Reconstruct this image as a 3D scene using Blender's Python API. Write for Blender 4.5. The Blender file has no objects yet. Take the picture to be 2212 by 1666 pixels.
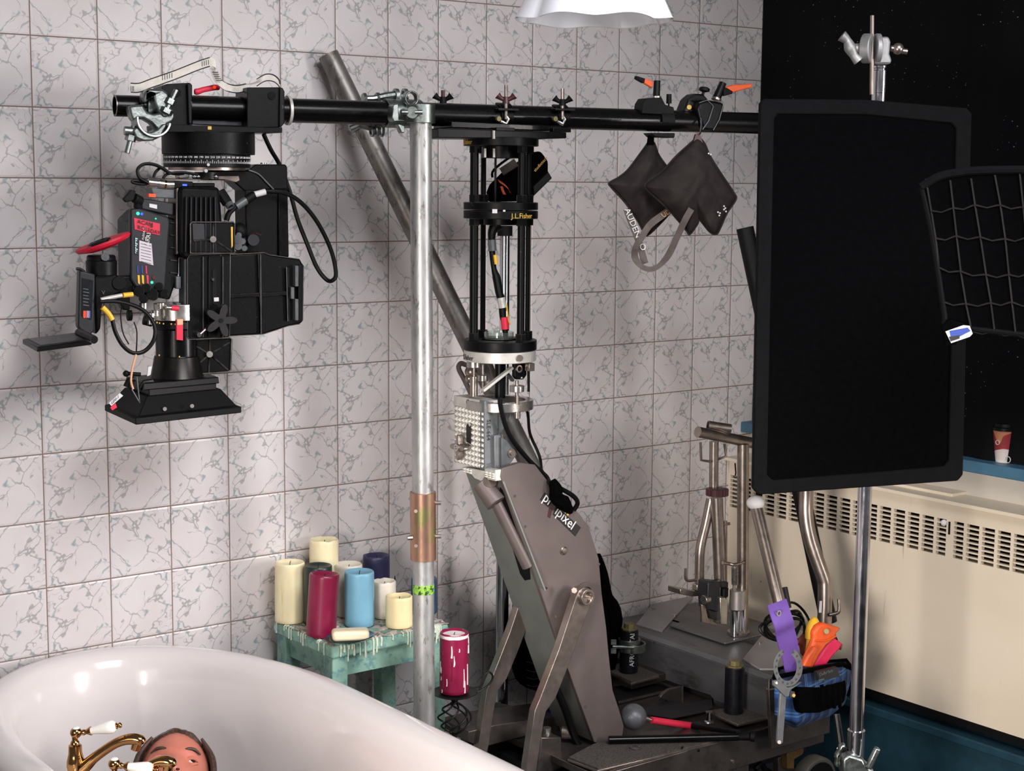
import bpy, bmesh, math, random
from mathutils import Vector as V, Matrix, noise
PI = math.pi
random.seed(7)
S = bpy.context.scene
COL = S.collection

# ---------------------------------------------------------------- camera
RC = [[0.7957144, 0.0701127, -0.6016002], [-0.6056252, 0.1044450, -0.7888658], [0.0075246, 0.9920562, 0.1255704]]
CC = V((-1.287583, -3.380492, 1.698577)); FPX = 3471.167
cd = bpy.data.cameras.new('camera'); cam = bpy.data.objects.new('camera', cd); COL.objects.link(cam)
cd.sensor_width = 36; cd.lens = FPX / 2212 * 36; cd.clip_start = .05
cam.matrix_world = Matrix.Translation(CC) @ Matrix(RC).to_4x4()
S.camera = cam
# ---------------------------------------------------------------- world, exposure, large lights
S.view_settings.view_transform = 'Standard'; S.view_settings.look = 'None'
S.view_settings.gamma = 1; S.view_settings.exposure = 0.1; S.view_settings.use_curve_mapping = False
w = bpy.data.worlds.new('world'); S.world = w; w.use_nodes = True
w.node_tree.nodes['Background'].inputs[0].default_value = (.95, .92, 1, 1)
w.node_tree.nodes['Background'].inputs[1].default_value = 0.10

def area(name, loc, target, sx, sy, power, col, spread=3.14):
    l = bpy.data.lights.new(name, 'AREA'); l.shape = 'RECTANGLE'; l.size = sx; l.size_y = sy
    l.energy = power; l.color = col; l.spread = spread
    o = bpy.data.objects.new(name, l); COL.objects.link(o); o.location = loc
    o.rotation_euler = (V(target) - V(loc)).to_track_quat('-Z', 'Y').to_euler()
    return o
area('key_light', (-2.1, -2.4, 1.3), (.9, 0, .7), 1.3, 1.0, 4.5, (1, .93, .89), 2.4)
area('top_light', (.2, -3.0, 2.9), (.9, .1, .5), 1.6, 1.2, 21, (.98, .97, 1), 1.5)
area('right_light', (2.05, -3.3, 1.5), (-.1, -.1, .85), .8, 1.1, 17, (1, .95, .94), 1.25)
area('low_light', (-1.9, -2.7, 1.2), (2.1, -.9, .5), .6, .6, 12, (1, .93, .86), .95)

# ---------------------------------------------------------------- measuring: photo position + one known plane -> point in the room
def ray(q):
    return Matrix(RC) @ V(((q[0] - 1106) / FPX, (833 - q[1]) / FPX, -1))
def D(q, d): return CC + ray(q) * d
def PX(q, v): r = ray(q); return CC + r * ((v - CC.x) / r.x)
def PY(q, v): r = ray(q); return CC + r * ((v - CC.y) / r.y)
def PZ(q, v): r = ray(q); return CC + r * ((v - CC.z) / r.z)
def plane(o, ey):
    o = V(o); ey = V(ey).normalized()
    def f(q, off=0.):
        r = ray(q); return CC + r * ((o + ey * off - CC).dot(ey) / r.dot(ey))
    return f
def cv(ox, oy, s): return lambda x, y: (ox + x / s, oy + y / s)
cA = cv(200, 80, 3.95); cB = cv(30, 400, 3.1425); cC = cv(360, 340, 3.3316); cD = cv(660, 80, 3.687)
cE = cv(960, 260, 3.087); cF = cv(940, 720, 3.622); cG = cv(1280, 140, 3.47); cH = cv(560, 1120, 3.7875)
cI = cv(900, 1000, 2.502); cJ = cv(1280, 1280, 4.254); cK = cv(1460, 880, 2.974); cL = cv(1600, 1260, 4.103)
cM = cv(1780, 340, 2.192); cN = cv(1640, 0, 3.867); cO = cv(1800, 1000, 2.502)
EX, EY, EZ = V((1, 0, 0)), V((0, 1, 0)), V((0, 0, 1))
CR = V((.7957, -.6056, 0)).normalized(); CF = V((.6065, .795, 0)).normalized()
PXD = V((.981, -.193, 0)).normalized(); PYD = V((.193, .981, 0)).normalized()
PIPE0 = V((.7, -.42, 1.845))
FP = plane(PIPE0, PYD)                       # the vertical plane through the long black pipe
def pipe_at(x): # point of the pipe axis seen at photo column x
    p = FP((x, 250)); p.z = 1.845; return p

# ---------------------------------------------------------------- mesh builder
class MB:
    def __init__(s): s.v = []; s.f = []
    def add(s, vs, fs):
        n = len(s.v); s.v += [V(a) for a in vs]; s.f += [tuple(i + n for i in f) for f in fs]; return s
    def prism(s, poly, vec):
        n = len(poly); vec = V(vec); P = [V(p) for p in poly]
        s.add(P + [p + vec for p in P], [tuple(range(n - 1, -1, -1)), tuple(range(n, 2 * n))] +
              [(i, (i + 1) % n, n + (i + 1) % n, n + i) for i in range(n)]); return s
    def box(s, c, sx, sy, sz, ax=(EX, EY, EZ)):
        c = V(c); a, b, d = ax; a = V(a) * sx / 2; b = V(b) * sy / 2; d = V(d) * sz / 2
        s.prism([c - a - b - d, c + a - b - d, c + a + b - d, c - a + b - d], d * 2); return s
    def bar(s, p0, p1, w, h, up=EZ):
        p0 = V(p0); p1 = V(p1); t = (p1 - p0).normalized(); sd = t.cross(V(up)).normalized(); u = sd.cross(t)
        a = sd * w / 2; b = u * h / 2
        s.prism([p0 - a - b, p0 + a - b, p0 + a + b, p0 - a + b], p1 - p0); return s
    def rings(s, rs, cap0=True, cap1=True, closed=False):
        n = len(rs[0]); m = len(rs); vs = [p for r in rs for p in r]; fs = []
        for k in range(m if closed else m - 1):
            a = k * n; b = ((k + 1) % m) * n
            for i in range(n): fs.append((a + i, a + (i + 1) % n, b + (i + 1) % n, b + i))
        if not closed:
            if cap0: fs.append(tuple(range(n - 1, -1, -1)))
            if cap1: fs.append(tuple(range((m - 1) * n, m * n)))
        s.add(vs, fs); return s
    def lathe(s, prof, base, axis=EZ, n=32, cap=True):
        axis = V(axis).normalized(); e1 = axis.orthogonal().normalized()
        if abs(axis.z) > .99: e1 = EX
        e2 = axis.cross(e1); base = V(base)
        rs = [[base + axis * h + (e1 * math.cos(2 * PI * i / n) + e2 * math.sin(2 * PI * i / n)) * max(r, 1e-5) for i in range(n)] for r, h in prof]
        s.rings(rs, cap, cap); return s
    def cyl(s, p0, p1, r, r1=None, n=24):
        p0 = V(p0); p1 = V(p1); s.lathe([(r, 0), (r if r1 is None else r1, (p1 - p0).length)], p0, p1 - p0, n); return s
    def pipe(s, p0, p1, r, ri, n=32):
        p0 = V(p0); p1 = V(p1); L = (p1 - p0).length; ax = (p1 - p0).normalized(); e1 = ax.orthogonal().normalized(); e2 = ax.cross(e1)
        rs = [[p0 + ax * h + (e1 * math.cos(2 * PI * i / n) + e2 * math.sin(2 * PI * i / n)) * q for i in range(n)] for q, h in ((r, 0), (r, L), (ri, L), (ri, 0))]
        s.rings(rs, closed=True); return s
    def band(s, c, axis, e1, r, th, a0, a1, wd, n=20):
        c = V(c); axis = V(axis).normalized(); e1 = V(e1); e1 = (e1 - axis * e1.dot(axis)).normalized(); e2 = axis.cross(e1); rs = []
        for k in range(n + 1):
            a = math.radians(a0 + (a1 - a0) * k / n); d = e1 * math.cos(a) + e2 * math.sin(a)
            rs.append([c + d * r - axis * wd / 2, c + d * r + axis * wd / 2, c + d * (r + th) + axis * wd / 2, c + d * (r + th) - axis * wd / 2])
        s.rings(rs); return s
    def tube(s, pts, r, n=10, closed=False, sm=0, flat=None):
        P = [V(p) for p in pts]
        R_ = list(r) if isinstance(r, (list, tuple)) else [r] * len(P)
        if sm: P, R_ = catmull(P, R_, sm, closed)
        m = len(P); rs = []; u = None
        for i in range(m):
            t = (P[(i + 1) % m] - P[i - 1]) if closed else (P[min(i + 1, m - 1)] - P[max(i - 1, 0)])
            t.normalize()
            u = (t.orthogonal() if u is None else u - t * u.dot(t)).normalized(); b = t.cross(u)
            rs.append([P[i] + (u * math.cos(2 * PI * k / n) + b * math.sin(2 * PI * k / n)) * R_[i] for k in range(n)])
        s.rings(rs, closed=closed); return s
    def ribbon(s, pts, wv, th=.0015, sm=6):
        P = [V(p) for p in pts]; W = [V(a) for a in wv] if isinstance(wv, list) else [V(wv)] * len(P)
        m = len(P); PP, _ = catmull(P, [0] * m, sm); WW, _ = catmull(W, [0] * m, sm); rs = []
        for i in range(len(PP)):
            t = PP[min(i + 1, len(PP) - 1)] - PP[max(i - 1, 0)]; nn = t.cross(WW[i]); nn = nn.normalized() * th / 2 if nn.length > 1e-9 else V((0, 0, th / 2)); a = WW[i] / 2
            rs.append([PP[i] - a - nn, PP[i] + a - nn, PP[i] + a + nn, PP[i] - a + nn])
        s.rings(rs); return s
    def sphere(s, c, r, sc=(1, 1, 1), n=20, fn=None, ax=(EX, EY, EZ)):
        c = V(c); m = n // 2 + 2; rs = []
        for j in range(m):
            ph = PI * (j + .02) / (m - 1 + .04); ring = []
            for i in range(n):
                th = 2 * PI * i / n; d = V((math.sin(ph) * math.cos(th) * sc[0], math.sin(ph) * math.sin(th) * sc[1], -math.cos(ph) * sc[2])) * r
                if fn: d = fn(d)
                ring.append(c + V(ax[0]) * d.x + V(ax[1]) * d.y + V(ax[2]) * d.z)
            rs.append(ring)
        s.rings(rs); return s
    def build_each(s, name, mat, parent=None, bevel=0, **k):
        # every loose piece becomes its own part
        par = list(range(len(s.v)))
        def fd(i):
            while par[i] != i: par[i] = par[par[i]]; i = par[i]
            return i
        for f in s.f:
            for i in f[1:]: par[fd(i)] = fd(f[0])
        grp = {}
        for f in s.f: grp.setdefault(fd(f[0]), []).append(f)
        out = []
        for fs in grp.values():
            ids = sorted({i for f in fs for i in f}); mp = {a: b for b, a in enumerate(ids)}
            q = MB(); q.v = [s.v[i] for i in ids]; q.f = [tuple(mp[i] for i in f) for f in fs]; out.append(q.build(name, mat, parent, bevel, **k))
        return out[0]
    def build(s, name, mat, parent=None, bevel=0, sub=0, ang=35, solid=0):
        base = V(parent['_w']) if parent is not None else V((0, 0, 0))
        if parent is None and s.v:
            mn = V((min(a.x for a in s.v), min(a.y for a in s.v), min(a.z for a in s.v))); mx = V((max(a.x for a in s.v), max(a.y for a in s.v), 0))
            base = V(((mn.x + mx.x) / 2, (mn.y + mx.y) / 2, mn.z))
        me = bpy.data.meshes.new(name); me.from_pydata([a - base for a in s.v], [], s.f)
        bm = bmesh.new(); bm.from_mesh(me); bmesh.ops.recalc_face_normals(bm, faces=bm.faces)
        for f in bm.faces: f.smooth = True
        for e in bm.edges:
            if len(e.link_faces) == 2 and e.calc_face_angle(0) > math.radians(ang): e.smooth = False
        bm.to_mesh(me); bm.free()
        o = bpy.data.objects.new(name, me); COL.objects.link(o); me.materials.append(M[mat])
        if parent is None: o.location = base; o['_w'] = tuple(base)
        else: o.parent = parent; o['_w'] = tuple(base)
        if bevel:
            b = o.modifiers.new('bevel', 'BEVEL'); b.width = bevel; b.segments = 2; b.limit_method = 'ANGLE'; b.angle_limit = .6
        if sub:
            b = o.modifiers.new('sub', 'SUBSURF'); b.levels = sub; b.render_levels = sub
        return o
def catmull(P, R_, k, closed=False):
    m = len(P); out = []; ro = []
    for i in range(m if closed else m - 1):
        p0, p1, p2, p3 = (P[(i + j) % m] if closed else P[min(max(i + j, 0), m - 1)] for j in (-1, 0, 1, 2))
        for q in range(k):
            t = q / k; out.append(.5 * ((2 * p1) + (p2 - p0) * t + (2 * p0 - 5 * p1 + 4 * p2 - p3) * t * t + (3 * p1 - p0 - 3 * p2 + p3) * t ** 3))
            ro.append(R_[i] * (1 - t) + R_[(i + 1) % m] * t)
    if not closed: out.append(P[-1].copy()); ro.append(R_[-1])
    return out, ro
def thing(name, label, cat, loc, group=None):
    o = bpy.data.objects.new(name, None); COL.objects.link(o); o.location = V(loc); o['_w'] = tuple(V(loc)); o.empty_display_size = .05
    return tag(o, label, cat, group)
def tag(o, label, cat, group=None):
    o['label'] = label; o['category'] = cat
    if group: o['group'] = group
    return o
def struct(o): o['kind'] = 'structure'; return o
def lab(o, t): o['label'] = t; return o
def text(name, body, fn, size, mat, parent, ext=.0004, align='LEFT'):
    """lettering as raised mesh; fn maps (x right, y up, z out) in metres to the room"""
    c = bpy.data.curves.new('t', 'FONT'); c.body = body; c.size = size; c.extrude = ext; c.align_x = align; c.resolution_u = 2
    o = bpy.data.objects.new('t', c); COL.objects.link(o)
    dg = bpy.context.evaluated_depsgraph_get(); me = bpy.data.meshes.new_from_object(o.evaluated_get(dg))
    b = V(parent['_w'])
    for v in me.vertices: v.co = fn(v.co.x, v.co.y, v.co.z) - b
    bpy.data.objects.remove(o); bpy.data.curves.remove(c)
    me.materials.clear(); me.materials.append(M[mat]); me.name = name
    n = bpy.data.objects.new(name, me); COL.objects.link(n); n.parent = parent; n['_w'] = tuple(b)
    return n
def flat(o, ex, ey, off=.0015):
    o = V(o); ex = V(ex).normalized(); ey = V(ey).normalized(); nn = ex.cross(ey)
    return lambda x, y, z: o + ex * x + ey * y + nn * (z + off)

# ---------------------------------------------------------------- materials
M = {}
def s2l(c): return tuple(((x / 255) / 12.92 if x / 255 <= .04045 else ((x / 255 + .055) / 1.055) ** 2.4) for x in c) + (1,)
class NT:
    def __init__(s, name):
        m = bpy.data.materials.new(name); m.use_nodes = True; M[name] = m; s.t = m.node_tree; s.b = s.t.nodes['Principled BSDF']; s.m = m
    def n(s, typ, ins=None, **kw):
        a = s.t.nodes.new(typ)
        for k, v_ in kw.items(): setattr(a, k, v_)
        for k, v_ in (ins or {}).items():
            if isinstance(v_, bpy.types.NodeSocket): s.t.links.new(v_, a.inputs[k])
            else: a.inputs[k].default_value = v_
        return a
    def L(s, a, b): s.t.links.new(a, b)
    def math(s, op, a, b=None, c=None):
        ins = {0: a}
        if b is not None: ins[1] = b
        if c is not None: ins[2] = c
        return s.n('ShaderNodeMath', ins, operation=op).outputs[0]
    def step(s, x, lo, hi, a=0., b=1.):
        return s.n('ShaderNodeMapRange', {0: x, 1: lo, 2: hi, 3: a, 4: b}, interpolation_type='SMOOTHSTEP').outputs[0]
    def mix(s, f, a, b):
        o = s.n('ShaderNodeMix', data_type='RGBA')
        for i, v_ in ((0, f), (6, a), (7, b)):
            if isinstance(v_, bpy.types.NodeSocket): s.L(v_, o.inputs[i])
            else: o.inputs[i].default_value = v_
        return o.outputs[2]
    def pos(s): return s.n('ShaderNodeNewGeometry').outputs['Position']
    def noise(s, vec, sc, det=4, ro=.55): return s.n('ShaderNodeTexNoise', {'Vector': vec, 'Scale': sc, 'Detail': det, 'Roughness': ro}).outputs[0]
def mat(name, c, rough=.5, metal=0., var=.12, vs=30., bump=0., bs=200., coat=0., c2=None, thr=(.5, .62), spec=.5, sheen=0., stretch=None, trans=0., emit=0., sss=0., edge=None):
    t = NT(name); b = t.b; p = t.pos()
    if stretch: p = t.n('ShaderNodeMapping', {0: p, 3: stretch}).outputs[0]
    nz = t.noise(p, vs)
    col = s2l(c); dk = tuple(x * (1 - var) for x in col[:3]) + (1,); lt = tuple(min(1, x * (1 + var)) for x in col[:3]) + (1,)
    out = t.mix(t.step(nz, .3, .7), dk, lt)
    if c2: out = t.mix(t.step(t.noise(p, vs * 1.7, 6, .7), *thr), out, s2l(c2))
    if edge:
        bv = t.n('ShaderNodeBevel', {0: edge[1]}); bv.samples = 4; ge = t.n('ShaderNodeNewGeometry')
        dt = t.n('ShaderNodeVectorMath', {0: bv.outputs[0], 1: ge.outputs['True Normal']}, operation='DOT_PRODUCT').outputs['Value']
        ef = t.math('MULTIPLY', t.step(dt, .80, .97, 1, 0), t.step(t.noise(p, 45., 4), .38, .58)); out = t.mix(ef, out, s2l(edge[0]))
    t.L(out, b.inputs['Base Color'])
    t.L(t.step(t.noise(p, vs * 2), .2, .8, max(.02, rough - .03), min(1, rough + .04)), b.inputs['Roughness'])
    b.inputs['Metallic'].default_value = metal; b.inputs['Specular IOR Level'].default_value = spec; b.inputs['Coat Weight'].default_value = coat
    b.inputs['Sheen Weight'].default_value = sheen; b.inputs['Transmission Weight'].default_value = trans
    if sss: b.inputs['Subsurface Weight'].default_value = sss; b.inputs['Subsurface Radius'].default_value = (.02, .01, .006); b.inputs['Subsurface Scale'].default_value = .5
    if emit: b.inputs['Emission Color'].default_value = col; b.inputs['Emission Strength'].default_value = emit
    if bump:
        bn = t.n('ShaderNodeBump', {'Strength': bump, 'Distance': .002, 'Height': t.noise(p, bs, 5)}); t.L(bn.outputs[0], b.inputs['Normal'])
    return t
mat('black_metal', (9, 9, 11), .36, .2, .08, 60, .05, spec=.22, edge=((84, 82, 80), .002))
mat('black_paint', (8, 8, 9), .25, 0, .08, 60, 0, 220, .1, spec=.22)
mat('black_matt', (7, 7, 8), .6, 0, .08, 60, .1, spec=.22)
mat('black_plastic', (8, 8, 10), .42, 0, .08, 80, .08, spec=.22)
mat('dark_grey', (38, 38, 42), .45, .2, .08, 60, .05)
mat('grey_plastic', (92, 96, 98), .4, .2, .15, 60)
mat('worn_black', (9, 9, 10), .40, .3, .08, 60, .1, 250, 0, (110, 108, 104), (.68, .74), spec=.22, edge=((130, 126, 120), .002))
mat('black_cloth', (3, 3, 4), .95, 0, .2, 90, .3, 500, 0, spec=.04)
mat('frame_cloth', (8, 8, 10), .8, 0, .2, 60, .3, 500, spec=.1)
mat('grid_cloth', (26, 24, 23), .9, 0, .3, 20, .3, 500, spec=.2)
mat('cast_alloy', (150, 150, 150), .5, .6, .15, 40, .2, 150)
mat('glass_dish', (225, 235, 228), .05, 0, .02, 20, trans=.95)
mat('brushed', (106, 106, 108), .42, .55, .25, 9, .06, 300, c2=(70, 68, 68), thr=(.5, .75), stretch=(1, .3, 1))
mat('chassis_light', (158, 154, 156), .45, .3, .06, 12)
mat('gold_brown', (110, 86, 50), .45, .5, .1, 30)
mat('white_steel', (176, 168, 166), .35, .7, .06, 30)
mat('scuffed_black', (18, 18, 24), .3, .1, .2, 60, .1, 200, .2, (120, 118, 112), (.66, .7))
mat('olive_brass', (128, 118, 82), .5, .5, .1, 60)
mat('rust', (150, 70, 56), .5, 0, .1, 30)
mat('wax_mess', (206, 190, 180), .55, 0, .1, 60, .4, 300, c2=(104, 52, 58), thr=(.53, .60))
mat('wax_drip', (206, 214, 196), .4, 0, .05, 60, sss=.2)
mat('star_black', (22, 21, 21), .5, .2, .2, 60, .1, edge=((130, 124, 116), .0015))
mat('lens_grey', (44, 42, 41), .3, .85, .1, 30)
mat('dark_cloth', (42, 37, 36), .85, 0, .25, 25, .4, 600, spec=.2)
mat('grey_web', (100, 92, 88), .85, 0, .15, 40, .3, 700, spec=.2)
mat('chrome', (215, 215, 220), .13, 1, .05, 20)
mat('zinc', (146, 153, 150), .36, 1, .2, 50, .25, 130, c2=(128, 140, 132), thr=(.5, .7))
mat('galv_pipe', (186, 186, 184), .42, .75, .15, 30, .2, 120, c2=(128, 124, 118), thr=(.55, .66), stretch=(1, 1, .35))
mat('grey_pipe', (128, 124, 120), .45, .7, .2, 22, .15, 100, c2=(98, 92, 86), thr=(.5, .65), stretch=(1, 1, .5))
mat('brass_sleeve', (176, 138, 118), .34, .85, .2, 18, .1, c2=(150, 146, 96), thr=(.5, .6), stretch=(1, 1, .4))
mat('nickel', (158, 146, 138), .3, .9, .12, 30, .05)
mat('steel', (190, 186, 180), .28, .95, .1, 30, .05)
mat('white_alloy', (205, 202, 194), .45, .35, .1, 50)
mat('alloy_side', (120, 122, 124), .45, .4, .1, 50)
mat('arm_brown', (112, 101, 98), .46, .45, .06, 12, .05, 300)
mat('arm_green', (128, 131, 126), .48, .35, .07, 14, .05, 300)
mat('chassis', (104, 96, 92), .34, .8, .15, 12, .04, c2=(80, 76, 74), thr=(.5, .7))
mat('chassis_dark', (58, 56, 56), .4, .6, .15, 12, .04)
mat('grit', (86, 80, 76), .95, 0, .35, 260, 1., 700, spec=.2)
mat('gold', (196, 150, 98), .09, 1, .05, 20)
mat('porcelain', (250, 246, 238), .12, 0, .01, 5, coat=.5)
mat('enamel', (219, 212, 210), .14, 0, .015, 4, coat=.2, spec=.5)
mat('wax_cream', (240, 228, 188), .42, 0, .05, 30, .2, 60, sss=.25, c2=(225, 205, 150), thr=(.55, .75), stretch=(1, 1, .25))
mat('wax_pale', (232, 224, 210), .45, 0, .05, 30, .2, 60, sss=.25)
mat('wax_yellow', (246, 228, 180), .42, 0, .04, 20, .15, 60, sss=.25)
mat('wax_red', (130, 20, 60), .34, 0, .1, 20, .15, 50, sss=.05)
mat('wax_blue', (120, 172, 196), .36, 0, .05, 20, .15, 50, sss=.1)
mat('wax_deepblue', (60, 98, 140), .36, 0, .1, 20)
mat('wax_navy', (50, 48, 84), .42, 0, .1, 20, .15, 60)
mat('wax_green', (26, 40, 40), .36, 0, .15, 20)
mat('wax_white', (236, 222, 222), .45, 0, .05, 30)
mat('wick', (30, 26, 24), .9)
mat('soap', (238, 222, 190), .4, 0, .03, 20, sss=.2)
mat('iron', (24, 23, 24), .45, .4, .2, 60, .2)
mat('dish_green', (30, 48, 46), .15, 0, .2, 20, coat=.5)
mat('red_rubber', (200, 16, 48), .5, 0, .06, 30)
mat('red_tape', (220, 40, 70), .55, 0, .06, 30)
mat('orange', (232, 84, 30), .5, 0, .08, 30)
mat('yellow', (236, 182, 50), .4, 0, .06, 30)
mat('white_label', (214, 212, 214), .6, 0, .04, 30)
mat('pink_label', (206, 196, 204), .6, 0, .04, 30)
mat('gold_text', (214, 172, 70), .5)
mat('ink', (30, 28, 30), .6)
mat('white_ink', (225, 224, 222), .6)
mat('blue_label', (30, 60, 150), .5)
mat('pale_blue', (170, 200, 214), .6)
mat('magenta', (222, 34, 84), .55, 0, .08, 30)
mat('purple', (118, 84, 172), .6, 0, .08, 20, .3, 500)
mat('orange_vinyl', (226, 88, 34), .45, 0, .12, 20, .2, 200)
mat('green_tape', (140, 190, 70), .6, 0, .2, 60, c2=(40, 60, 30), thr=(.5, .55))
mat('webbing', (214, 208, 198), .75, 0, .08, 60, .3, 700)
mat('glass_opal', (232, 234, 240), .14, 0, .01, 5, coat=.6, sss=.1)
mat('teal_wood', (134, 172, 156), .6, 0, .12, 25, .15, 200, c2=(100, 144, 144), thr=(.5, .62))
mat('teal_dark', (24, 56, 70), .5, 0, .12, 25)
mat('sill_blue', (64, 104, 128), .45, 0, .1, 15)
mat('led_green', (40, 255, 150), .4, emit=2.5)
mat('led_blue', (40, 70, 255), .4, emit=2.5)
mat('led_red', (255, 60, 30), .4, emit=.8)
mat('screen_text', (180, 225, 235), .4, emit=.35)
mat('glass_lens', (24, 26, 30), .3, 0, spec=.3)
mat('edge_wear', (120, 116, 110), .45, .5, .3, 40)
mat('maroon', (70, 34, 38), .4)
mat('ball_grey', (92, 94, 98), .42, .3, .25, 25, .1, c2=(130, 128, 124), thr=(.55, .7))
mat('wheel_rubber', (70, 68, 64), .6, 0, .1, 30)
mat('skin', (206, 124, 104), .5, 0, .06, 30, .1, 300, sss=.12)
mat('lip', (176, 96, 90), .45)
mat('hair', (72, 50, 39), .5, 0, .35, 60, .5, 220, stretch=(1, 1, .3))
mat('eye_white', (225, 215, 210), .15)
mat('iris', (50, 32, 26), .1)
mat('grey_knit', (98, 98, 106), .9, 0, .15, 40, .4, 500)
mat('floor_grey', (62, 62, 66), .6, 0, .2, 6, .1, 60)
mat('plaster', (190, 184, 174), .8, 0, .04, 6, .1, 100)
mat('tan', (222, 168, 130), .6)
mat('deep_blue_cloth', (20, 30, 78), .8, 0, .2, 20)
# ---------------------------------------------------------------- setting materials
def tile_mat():
    t = NT('marble_tile'); b = t.b; p = t.pos()
    sx = t.n('ShaderNodeSeparateXYZ', {0: p}); u = t.math('DIVIDE', sx.outputs[0], .15); v = t.math('DIVIDE', t.math('SUBTRACT', sx.outputs[2], 2.0), .15)
    fu = t.math('FLOOR', u); fv = t.math('FLOOR', v); lu = t.math('SUBTRACT', u, fu); lv = t.math('SUBTRACT', v, fv)
    cell = t.n('ShaderNodeCombineXYZ', {0: fu, 1: fv, 2: 0.}).outputs[0]
    rn = t.n('ShaderNodeTexWhiteNoise', {0: cell}); rv = rn.outputs[0]
    ang = t.math('MULTIPLY', t.math('FLOOR', t.math('MULTIPLY', rv, 2.6)), PI / 2)   # mostly two orientations of the same printed marbling
    loc = t.n('ShaderNodeCombineXYZ', {0: lu, 1: lv, 2: 0.}).outputs[0]
    rot = t.n('ShaderNodeVectorRotate', {0: loc, 1: (.5, .5, 0), 3: ang}, rotation_type='Z_AXIS').outputs[0]
    rs = t.n('ShaderNodeSeparateXYZ', {0: rot})
    # stretch along the diagonal
    a = t.math('ADD', rs.outputs[0], rs.outputs[1]); c = t.math('SUBTRACT', rs.outputs[0], rs.outputs[1])
    q = t.n('ShaderNodeCombineXYZ', {0: t.math('MULTIPLY', a, .56), 1: t.math('MULTIPLY', c, .74), 2: 3.7}).outputs[0]
    nz = t.n('ShaderNodeTexNoise', {'Vector': q, 'Scale': 2.4, 'Detail': 3., 'Roughness': .55})
    d = t.n('ShaderNodeVectorMath', {0: nz.outputs[1], 1: (.5, .5, .5)}, operation='SUBTRACT').outputs[0]
    dd = t.n('ShaderNodeVectorMath', {0: d, 3: .60}, operation='SCALE').outputs[0]
    q2 = t.n('ShaderNodeVectorMath', {0: q, 1: dd}, operation='ADD').outputs[0]
    e1 = t.n('ShaderNodeTexVoronoi', {'Vector': q2, 'Scale': 2.5}, feature='DISTANCE_TO_EDGE').outputs[0]
    e2 = t.n('ShaderNodeTexVoronoi', {'Vector': q2, 'Scale': 5.2}, feature='DISTANCE_TO_EDGE').outputs[0]
    m1 = t.step(t.noise(q, 4.5, 2), .36, .50); m2 = t.step(t.noise(q, 3.3, 2), .54, .62)
    l1 = t.math('MULTIPLY', t.step(e1, .008, .030, 1, 0), m1); l2 = t.math('MULTIPLY', t.step(e2, .008, .038, 1, 0), m2)
    vein = t.math('MAXIMUM', l1, l2)
    blot = t.math('MULTIPLY', t.step(e1, .03, .075, 1, 0), t.step(t.noise(q, 5.5, 2, .6), .56, .64))
    base = t.mix(t.step(t.noise(p, 7., 3), .3, .7), s2l((207, 199, 198)), s2l((213, 207, 207)))
    col = t.mix(t.math('MULTIPLY', vein, .7), base, s2l((138, 137, 138)))
    col = t.mix(t.math('MULTIPLY', blot, .75), col, s2l((140, 158, 160)))
    eu = t.math('MINIMUM', lu, t.math('SUBTRACT', 1., lu)); ev = t.math('MINIMUM', lv, t.math('SUBTRACT', 1., lv)); e = t.math('MINIMUM', eu, ev)
    g = t.step(e, .006, .0125, 1, 0)
    col = t.mix(g, col, s2l((128, 108, 96)))
    t.L(col, b.inputs['Base Color']); t.L(t.step(g, 0, 1, .3, .85), b.inputs['Roughness'])
    h = t.math('ADD', t.step(e, .008, .04), t.math('MULTIPLY', t.math('SUBTRACT', 1., vein), .06))
    bn = t.n('ShaderNodeBump', {'Strength': .5, 'Distance': .0015, 'Height': h}); t.L(bn.outputs[0], b.inputs['Normal'])
tile_mat()
def cabinet_mat():
    t = NT('cream_enamel'); b = t.b; p = t.pos(); sx = t.n('ShaderNodeSeparateXYZ', {0: p})
    st = t.n('ShaderNodeMapping', {0: p, 3: (1, 1, .12)}).outputs[0]
    col = t.mix(t.step(t.noise(p, 3., 3), .3, .7), s2l((214, 200, 178)), s2l((222, 209, 190)))
    dr = t.math('MULTIPLY', t.step(t.noise(st, 60., 3), .66, .76), t.step(t.noise(p, 6., 2), .5, .62))
    col = t.mix(t.math('MULTIPLY', dr, .6), col, s2l((150, 104, 66)))
    vo = t.n('ShaderNodeTexVoronoi', {'Vector': p, 'Scale': 13.}).outputs[0]
    sp = t.math('MULTIPLY', t.step(vo, .03, .05, 1, 0), t.step(t.noise(p, 4., 2), .45, .55))
    col = t.mix(sp, col, s2l((84, 58, 44)))
    t.L(col, b.inputs['Base Color']); b.inputs['Roughness'].default_value = .45
cabinet_mat()
def speck_mat():
    t = NT('black_sheeting'); b = t.b; p = t.pos()
    st = t.n('ShaderNodeMapping', {0: p, 3: (1, 1, 1.4)}).outputs[0]
    vo = t.n('ShaderNodeTexVoronoi', {'Vector': st, 'Scale': 55.}).outputs[0]
    sp = t.math('MULTIPLY', t.step(vo, .05, .12, 1, 0), t.step(t.noise(p, 6., 3), .5, .6))
    t.L(t.mix(sp, s2l((5, 5, 8)), s2l((150, 152, 165))), b.inputs['Base Color']); b.inputs['Roughness'].default_value = .75; b.inputs['Specular IOR Level'].default_value = .15
    bn = t.n('ShaderNodeBump', {'Strength': .5, 'Distance': .01, 'Height': t.noise(p, 9., 5)}); t.L(bn.outputs[0], b.inputs['Normal'])
speck_mat()
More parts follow.
